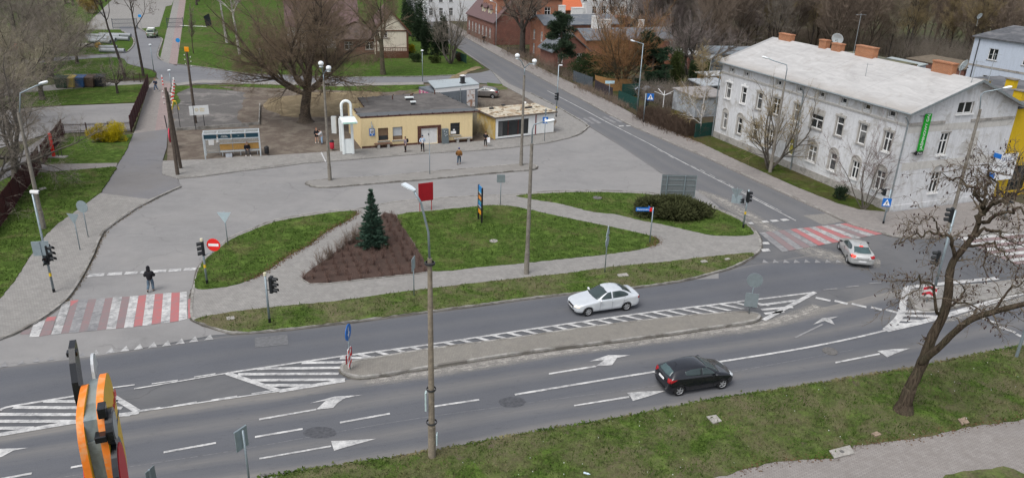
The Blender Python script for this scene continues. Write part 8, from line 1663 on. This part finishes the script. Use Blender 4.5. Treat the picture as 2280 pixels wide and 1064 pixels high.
blob(83,'yellow flowering bush in full bloom above the low iron fence',(227,318),1.45,1.0,2.0,needle_mat('forsythia_yellow',(.42,.33,.02),.4),'yellow_bush',n=9000,leaf=.10,lumps=16); blob(84,'right half of the yellow flowering bushes by the path',(261,316),1.5,1.0,2.1,needle_mat('forsythia_yellow_bright',(.52,.42,.015),.35),'yellow_bush',n=9000,leaf=.10,lumps=16)
blob(85,'far straw yellow bush on the meadow at the upper left',(197,30),3.2,2.4,4.5,needle_mat('straw_bush',(.30,.22,.08)),'yellow_bush',n=4000,leaf=.3); blob(86,'rounded dark green hedge bush before the long brick house',(1318,178),4.3,2.6,4.0,HEDM,'hedge_bush',n=15000,leaf=.2,lumps=26)
def pine(seed,H,label,base,mat,sp=2.6,lo=.3):
 rg = np.random.default_rng(seed); t = T('pine_tree',label,'tree',P3(base)); b = MB(); b.tube([(0,0,-.05),(.15,.1,H * .5),(0,.1,H * .95)],[.24,.17,.05],8); P = []; N_ = []
 for i in range(44):
  f = rg.uniform(lo,1); az = rg.uniform(0,6.28); L = sp * (1.15 - f) ** .6 * rg.uniform(.45,1.1); p0 = np.array([0,.1,H * f * .95]); e = p0 + np.array([math.cos(az) * L,math.sin(az) * L,L * rg.uniform(-.15,.3)]); b.tube([p0,e],[.06,.02],5); m = 420; d = rg.normal(size=(m,3)); d /= np.linalg.norm(d,axis=1,keepdims=True); P.append(e + d * rg.uniform(.2,1,(m,1)) * np.array([.95,.95,.5])); N_.append(d + np.array([0,0,.4]))
 b.build('trunk',BK['brown'],t); leaf_cloud(np.concatenate(P),np.concatenate(N_),.24,mat,'crown',t,seed); return t
pine(91,10.2,'dark thin pine standing before the brick houses',(1244,168),PINM); pine(92,9,'thick dark green pine behind the steel street lamp',(1446,205),needle_mat('green_pine',(.028,.055,.030)),3.0,.12)
def column_tree(seed,label,base,H,rr,mat,tip=1.0): return blob(seed,label,base,rr,rr,H,mat,'thuja_tree','tree',7000,.2,0,18,.8,tip,True)
column_tree(93,'olive green thuja in the garden behind the hedge',(1500,196),5.6,1.7,THUM); column_tree(94,'dark evergreen left of the olive thuja',(1466,204),4.6,1.2,CONM); column_tree(95,'dark evergreen behind the birch by the grey shed',(1546,192),4.2,1.5,HEDM); column_tree(96,'olive evergreen right of the dark one near the tenement corner',(1566,190),3.8,1.2,THUM)
for i,(x,y,H,r_,lab) in enumerate([(948,122,6.5,1.2,'narrow dark conifer farthest left in the house garden'),(972,124,6,1.3,'dark conifer in the middle of the house garden'),(990,122,6.8,1.1,'pointed dark conifer on the right of the house garden'),(932,62,7,2.6,'tall dark evergreen behind the house beside the side road'),(912,80,9,2.6,'dark spruce rising behind the house roof'),(935,92,5,2.0,'rounded dark evergreen at the road bend by the house')]): blob(100 + i,lab,(x,y),r_,r_,H,CONM,'garden_conifer','tree',6000,.28,0,18,.7,1.4)
for i,(x,y,lab) in enumerate([(925,138,'low garden shrub before the half timbered house corner'),(1022,136,'low twiggy hedge by the wire fence with green posts'),(912,118,'small yellow shrub beside the timbered house balcony'),(968,140,'tiny round green shrub on the house lawn')]): blob(110 + i,lab,(x,y),1.2,1.0,1.4,[HEDM,needle_mat('twiggy_brown',(.08,.06,.04)),needle_mat('yellow_shrub',(.4,.33,.02)),THUM][i],'garden_shrub','shrub',2500,.18)
def thicket(seed,label,pts,h,wdt,mat,n,name='bare_hedge',sc=.5):
 rg = np.random.default_rng(seed); P = [np.array(gp(*p)) for p in pts]; o = P[0]; t = T(name,label,'hedge',(o[0],o[1],0)); L = [np.linalg.norm(P[i + 1] - P[i]) for i in range(len(P) - 1)]; S_ = []
 for _ in range(n):
  i = rg.choice(len(L),p=np.array(L) / sum(L)); f = rg.uniform(); q = P[i] * (1 - f) + P[i + 1] * f - o; d = (P[i + 1] - P[i]) / L[i]; nn = np.array([-d[1],d[0],0]); q = q + nn * rg.normal() * wdt * .5; dr = np.array([rg.normal() * sc,rg.normal() * sc,1.]); dr /= np.linalg.norm(dr); hh = h * rg.uniform(.55,1.1)
  m = q + dr * hh * .55; e = m + (dr + rg.normal(size=3) * .35) * hh * .45; S_.append((*q,*m,.02,.014)); S_.append((*m,*e,.014,.006))
  for _k in range(3): a = q + dr * hh * rg.uniform(.25,.8); S_.append((*a,*(a + (dr * .6 + rg.normal(size=3) * .6) * hh * .4),.011,.005))
 segs_mesh('branches',S_,mat,t,3); return t
thicket(121,'brown leafless hedge along the garden edge of the side road footway',[(1436,262),(1470,278),(1510,292),(1545,306)],2.0,1.8,M('hedge_brown',(.085,.058,.042),1,.4,2),1500); thicket(122,'low bramble strip before the dark board fence',[(1290,196),(1340,216),(1400,244)],1.0,1.2,TW['brown'],500,'bramble'); thicket(123,'grey tangle of bare garden shrubs behind the hedge',[(1440,225),(1500,222),(1550,230)],2.6,5,TW['grey'],1200,'bare_shrubs'); thicket(124,'dense twiggy growth between station and white kiosk',[(1060,302),(1080,268)],2.0,1.8,TW['olive'],500,'bare_shrubs'); thicket(125,'brown scrub along the brick house corner by the footway',[(1050,70),(1085,92),(1110,104)],2.6,3,TW['brown'],500,'bare_shrubs'); thicket(126,'brown bank scrub under the big dark street tree',[(1140,116),(1200,146),(1290,186)],1.6,2.5,TW['brown'],800,'bare_shrubs'); thicket(131,'brown scrub and fence growth beyond the minor road behind the willow',[(610,140),(720,134),(840,138)],2.2,4,TW['willow'],900,'bare_shrubs'); thicket(127,'tall thin bare saplings behind the grey kiosk wall',[(965,236),(1005,238)],3.2,.8,TW['grey'],60,'saplings',.12)
blob(128,'small dark green shrub at the tenement plinth near the thin shrub tree',(1868,446),.8,.6,1.2,CONM,'wall_shrub',n=2000,leaf=.14,z=.1); blob(129,'yellow green shrub in the garden hedge gap',(1500,270),.8,.7,1.3,needle_mat('yellow_green',(.18,.17,.02)),'garden_shrub',n=1500,leaf=.14)
SHB = M('shrub_twigs',(.165,.105,.085),1,.4,3); SHG = M('shrub_twigs_pale',(.175,.13,.10),1,.4,3)
def little(seed,h,n,mat,label,p):
 rg = np.random.default_rng(seed); t = T('bare_shrub',label,'shrub',p,0,'bare shrubs planted in the brown bed'); S_ = []
 for _ in range(n):
  dr = np.array([rg.normal() * .35,rg.normal() * .35,1.]); dr /= np.linalg.norm(dr); q = np.array([rg.normal() * .06,rg.normal() * .06,0]); L = h * rg.uniform(.5,1.1); e = q + dr * L; S_.append((*q,*e,.011,.005))
  for _k in range(3): a = q + dr * L * rg.uniform(.35,.9); S_.append((*a,*(a + (dr * .5 + rg.normal(size=3) * .5) * L * .35),.007,.004))
 segs_mesh('branches',S_,mat,t,3); return t
rg = random.Random(6); BL2 = [Vector(p) for p in BED]
def inside(P,x,y):
 c = False; j = len(P) - 1
 for k in range(len(P)):
  if (P[k][1] > y) != (P[j][1] > y) and x < (P[j][0] - P[k][0]) * (y - P[k][1]) / (P[j][1] - P[k][1]) + P[k][0]: c = not c
  j = k
 return c
xs_ = [p[0] for p in BED]; ys_ = [p[1] for p in BED]; sh0 = [little(130 + i,.62,20,SHB,'low bare brown shrub planted in the dark bed',(0,0,0)) for i in range(3)] + [little(135 + i,1.2,24,SHG,'taller pale bare shrub on the left rim of the bed',(0,0,0)) for i in range(2)]
cnt = [0] * 5; e0,e1 = Vector(G2([(690,600)])[0]),Vector(G2([(845,480)])[0])
def put(i,x,y,sc):
 s_ = sh0[i]
 if cnt[i] == 0: s_.location = (x,y,.12); s_.scale = (sc,) * 3
 else: dup(s_,(x,y,.12),rg.uniform(0,6),None,sc)
 cnt[i] += 1
ax = Vector((math.cos(R(20)),math.sin(R(20)))); bx = Vector((-ax.y,ax.x)); y_ = -14
while y_ < 14:
 x_ = -14
 while x_ < 14:
  c0 = Vector((sum(xs_) / len(xs_),sum(ys_) / len(ys_))); q = c0 + ax * (x_ + rg.uniform(-.15,.15)) + bx * (y_ + rg.uniform(-.12,.12)); sp0 = gp(831,552)
  if inside(BED,q.x,q.y) and (q - Vector((sp0.x,sp0.y))).length > 1.1: put(rg.randrange(3),q.x,q.y,rg.uniform(.75,1.15))
  x_ += .72
 y_ += 1.0
for k in range(18):
 q = e0.lerp(e1,(k + rg.random()) / 26) + Vector((rg.uniform(.1,.7),rg.uniform(-.3,.3)))
 if inside(BED,q.x,q.y): put(3 + k % 2,q.x,q.y,rg.uniform(.7,1.1))
blob(139,'small green shrub at the foot of the spruce in the bed',(852,556),.45,.4,.7,CONM,'bed_shrub',n=900,leaf=.1,z=.1,lumps=6)
WDT = []
for i,(tw,H) in enumerate([('brown',16),('olive',15),('purple',15),('yellow',14),('dark',16),('grey',15)]):
 t = Tree(150 + i,levels=4,kids=(18,10,7,5),lens=(.36,.5,.55,.6),ang=(36,38,42,42),up=.08,tw=.014,r_lim=.04,wob=.1,first=.15); t.branch((0,0,0),(0,0,1),H,.17,0,.03); WDT.append(t.build('wood_tree',['brown','olive','purplish','yellowish','dark','grey'][i] + ' bare tree of the wood behind the houses','tree',(0,0,0),BK['dark' if i % 2 else 'brown'],TW[tw],'bare trees of the wood'))
rg = random.Random(77); used = [0] * 6; spots = []
for x in range(1400,2420,30):
 for row,dd in enumerate((152,164,178,194,214)):
  if row == 0 and x > 1560 or row == 1 and x > 1900: continue
  spots.append((x + rg.uniform(-14,14),dd + rg.uniform(-5,5)))
for x in range(1180,1400,36):
 for dd in (228,245): spots.append((x + rg.uniform(-14,14),dd + rg.uniform(-5,5)))
for x in range(420,1180,30): spots.append((x + rg.uniform(-12,12),262 + rg.uniform(-12,14)))
for x,dd in spots:
 a = math.atan((x - 1140) / FOC / math.cos(PIT)); i = rg.choice([0,0,1,2,3,4,5,2] if x < 1750 else [0,0,3,1,4,0,3]); loc = (dd * math.sin(a),dd * math.cos(a),0); sc = rg.uniform(.8,1.2)
 if used[i] == 0: WDT[i].location = loc; WDT[i].scale = (sc,) * 3
 else: dup(WDT[i],loc,rg.uniform(0,6.28),None,sc)
 used[i] += 1
for k,(pts,lab,tw) in enumerate([([(1620,98),(1800,98),(2000,120)],'brown undergrowth at the edge of the wood behind the garages','brown'),([(2000,122),(2140,150),(2330,175)],'grey brown undergrowth of the wood behind the pale blue house','grey'),([(1420,92),(1620,96)],'purplish undergrowth of the wood behind the grey shed','purple')]): thicket(161 + k,lab,pts,5.5,9,TW[tw],1500,'undergrowth',.3)
fb = gp(2010,918); NV_ = Vector((fb.x,fb.y,0)).normalized()
def barkm(n,c):
 k = NT(n); v = k.obj(); f = k.noise(k.mapv(v,(9,9,1.1)),1.6,6,.7,.8); g = k.noise(v,1.5,5,.6); q = k.mix(k.ramp(f,[(.36,0.),(.62,1.)]),tuple(x * .3 for x in c),tuple(x * 1.15 for x in c)); q = k.mix(k.mul(k.ramp(g,[(.45,0.),(.7,1.)]),.35),q,(.075,.078,.045)); k.out(q,1.); k.b.inputs['Specular IOR Level'].default_value = .05; k.bump(f,1.,.05); return k.m
def fp(x,y,off=0.0):
 d = ray(x,y); t = (fb + NV_ * off - CAM).dot(NV_) / d.dot(NV_); return np.array(CAM + d * t - Vector((fb.x,fb.y,0)))
ft_ = Tree(200,levels=4,kids=(0,4,3,3),lens=(.5,.5,.5,.5),ang=(50,55,55,55),wob=.28,up=.0,droop=.06,tw=.0095,r_lim=.5)
TRK = MB()
def limb(pts,r0,r1,off0=0.,off1=0.,tw=8,crook=.13,tl=1.05,k=.62):
 tw = int(tw * 1.7); r0 *= k; r1 = max(.016,r1 * k); n = len(pts); q = [fp(p[0],p[1],off0 + (off1 - off0) * i / max(1,n - 1)) for i,p in enumerate(pts)]; q = [np.array(v) for v in smooth([tuple(v) for v in q],4)]; m = len(q)
 q = [q[0]] + [v + ft_.r.normal(size=3) * crook * min(1,r0 * 6) for v in q[1:]]
 TRK.tube(q,[(r0 + (r1 - r0) * i / (m - 1)) * ft_.r.uniform(.95,1.06) for i in range(m)],10 if r0 > .1 else 7)
 for _ in range(tw):
  u = ft_.r.uniform(.25,1); i = min(m - 2,int(u * (m - 1))); dd = q[i + 1] - q[i]; dd /= np.linalg.norm(dd); dd = dd + ft_.r.normal(size=3) * .75; ft_.branch(q[i],dd,tl * ft_.r.uniform(.4,1.2),max(.010,(r0 + (r1 - r0) * u) * .35),2)
 ft_.branch(q[-1],q[-1] - q[-2],tl,r1,2)
limb([(2006,930),(2012,905),(2024,870),(2040,838),(2058,798),(2076,750),(2098,708),(2110,660),(2113,615),(2122,585),(2142,560),(2165,530),(2178,500)],.33,.10,0,.3,3,.0,.9,1.0); limb([(2006,930),(2014,900),(2026,866)],.40,.29,0,0,0,0,.01,1.0)
limb([(2177,503),(2186,470),(2192,440),(2196,412),(2206,380)],.2,.06,.3,.8,9)
limb([(2123,582),(2122,560),(2109,530),(2085,523),(2058,525),(2028,531),(1996,548)],.16,.03,.2,-1.4,12); limb([(2085,523),(2082,500),(2070,488),(2045,502),(2022,495)],.06,.02,-.8,-1.6,7)
limb([(2176,503),(2180,470),(2176,440),(2163,424),(2143,408),(2112,404),(2100,388)],.15,.03,.3,1.4,11); limb([(2176,441),(2178,418),(2170,400),(2150,380)],.08,.02,.8,1.6,7)
limb([(2187,482),(2208,455),(2220,437),(2217,416),(2207,397),(2193,372)],.15,.03,.3,-.6,10); limb([(2187,500),(2230,480),(2264,474),(2300,490)],.15,.04,.3,-1.2,9); limb([(2208,458),(2241,445),(2264,434),(2310,410)],.14,.05,.3,.4,9); limb([(2264,434),(2272,405),(2262,380),(2270,350)],.08,.02,.4,.9,8)
limb([(2160,535),(2190,518),(2212,518),(2232,528),(2252,542),(2290,562)],.14,.03,.3,-.8,9); limb([(2150,552),(2190,549),(2212,547),(2232,568),(2246,585),(2270,606)],.11,.02,.2,-1.2,10); limb([(2190,549),(2196,575),(2188,600),(2205,625)],.06,.015,0,-1.,6)
limb([(2090,722),(2088,690),(2075,644),(2052,630),(2020,627),(1982,628)],.14,.025,0,-1.6,13); limb([(2055,630),(2040,650),(2020,662),(1990,680)],.05,.015,-1,-1.8,6); limb([(2108,690),(2140,668),(2148,645),(2136,636)],.09,.03,.1,-.8,7); limb([(2112,672),(2160,682),(2184,700),(2210,725)],.08,.02,.1,-1.,8)
limb([(2050,812),(2066,796),(2092,775),(2122,745),(2160,716),(2205,700),(2250,688),(2320,672)],.23,.13,0,-1.6,5,.0,.9,.8); limb([(2205,700),(2235,660),(2262,640),(2300,630)],.1,.03,-.8,-.2,8)
fo = T('robinia_tree','large crooked bare tree with dark pods leaning over the near verge','tree',(fb.x,fb.y,.1)); TRK.build('trunk',barkm('robinia_bark',(.088,.068,.050)),fo,True,uv=False); segs_mesh('crown',ft_.twigs + ft_.thick,M('robinia_twig',(.125,.098,.07),1.,.4,3),fo,4)
pods(ft_,PODM,fo,700,3,.09)
b = MB(); b.lathe([(.62,-.14),(.49,.02),(.41,.3),(.35,.5)],14); o = b.build('root_flare',bpy.data.materials['robinia_bark'],fo,True)
# ================================================================== GRASS BLADES, WEEDS, LEAVES
def inpoly(P,X,Y):
 c = np.zeros(len(X),bool); j = len(P) - 1
 for k in range(len(P)):
  xi,yi,xj,yj = P[k][0],P[k][1],P[j][0],P[j][1]; c ^= ((yi > Y) != (yj > Y)) & (X < (xj - xi) * (Y - yi) / ((yj - yi) if abs(yj - yi) > 1e-9 else 1e-9) + xi); j = k
 return c
def blades(polys,dens,hgt,mat,name,label,seed,cat='grass',clump=.6):
 rg = np.random.default_rng(seed); PP = []
 for P,z in polys:
  xs = [p[0] for p in P]; ys = [p[1] for p in P]; x0,x1,y0,y1 = max(min(xs),-45),min(max(xs),40),min(ys),max(ys); n = int((x1 - x0) * (y1 - y0) * dens); X = rg.uniform(x0,x1,n); Y = rg.uniform(y0,y1,n); f = np.sin(X * 1.9 + 2 * np.sin(Y * 1.3)) * np.sin(Y * 2.3 + 1.5 * np.sin(X * .9)); ok = inpoly(P,X,Y) & (rg.uniform(0,1,n) < 1 - clump * (.5 - .5 * f)); X,Y = X[ok],Y[ok]; PP.append(np.stack([X,Y,np.full(len(X),z)],1))
 P = np.concatenate(PP); n = len(P); N_ = np.stack([rg.normal(size=n) * .5,rg.normal(size=n) * .5,np.ones(n)],1); o = leaf_cloud(P,N_,hgt,mat,name,None,seed,.34); return stuff(o,label,cat)
def blade_mat(n,a,b,dry):
 k = NT(n); p = k.pos(); f = k.noise(p,11,4,.7); g = k.noise(p,.35,6,.7,.6); m = k.noise(p,2.2,5,.7); c = k.mix(k.ramp(f,[(.3,0.),(.7,1.)]),a,b); c = k.mix(k.mul(k.ramp(m,[(.42,0.),(.6,1.)]),.75),c,tuple(x * .5 for x in a)); c = k.mix(k.ramp(g,[(.45,0.),(.62,.85)]),c,dry); k.out(c,1.); k.b.inputs['Specular IOR Level'].default_value = .03; return k.m
BLM = blade_mat('grass_blades',(.050,.092,.018),(.122,.172,.04),(.21,.175,.105))
blades([(NV,.11)],260,.085,BLM,'near_grass','short patchy grass of the near verge',1); blades([(NV,.11),(VD,.135),(IA,.135),(IB,.135),(IC,.135),(LG1,.125)],26,.17,blade_mat('tuft_blades',(.042,.082,.016),(.09,.145,.028),(.13,.12,.06)),'grass_tufts','darker taller tufts through the lawns and verges',12,clump=.95); blades([(VD,.135),(IA,.135),(IB,.135),(IC,.135)],110,.075,BLM,'island_grass','short grass on the islands of the bus square',2,clump=.35); blades([(LG1,.125)],90,.08,BLM,'left_grass','short grass of the left lawn',3,clump=.4)
def scatter_line(name,label,line,wdt,n,size,mat,z,seed,cat='leaves'):
 rg = np.random.default_rng(seed); q = np.array(resample([Vector((p[0],p[1])) for p in line],.1)); i = rg.integers(0,len(q),n); P = np.concatenate([q[i] + rg.normal(size=(n,2)) * wdt,np.full((n,1),z)],1); N_ = np.stack([rg.normal(size=n),rg.normal(size=n),rg.uniform(.05,.5,n)],1); return stuff(leaf_cloud(P,N_,size,mat,name,None,seed,.8),label,cat)
scatter_line('leaf_litter','brown dead leaves along the diagonal island path edge',G2([(795,471),(779,489),(731,513),(692,543),(641,570),(592,604),(550,625)],.11),.22,1500,.09,LITTERM,.14,4)
scatter_line('kerb_weeds','dry weeds and leaves along the curved left kerb',G2([(144,674),(182,622),(195,596),(210,566),(219,543),(234,516),(258,497),(303,466),(345,444)]),.13,1300,.08,M('dry_weeds',(.13,.095,.05),1,.5,8),.02,5,'weeds')
scatter_line('leaf_litter','brown dead leaves around the lawn tips of the central island',G2([(1440,550),(1468,538),(1455,527)],.11),.2,300,.08,LITTERM,.14,6); scatter_line('leaf_litter','brown leaf litter under the garden hedge',G2([(1436,268),(1500,292),(1560,318)],.1),.5,1200,.1,LITTERM,.11,7); scatter_line('leaf_litter','soil crumbs and leaves along the near verge pavement edge',G2([(1640,1050),(1710,1029),(1780,1021),(1859,1016),(1906,990),(2057,970),(2156,948),(2280,930)],.1),.18,900,.07,LITTERM,.12,8)
scatter_line('grass_fringe','ragged grass fringe along the near carriageway edge',G2([(580,1062),(720,1041),(900,1015),(1047,989),(1195,961),(1400,927),(1600,887),(1780,861),(2033,819),(2280,769)],.1),.1,5000,.13,BLM,.07,9,'grass')
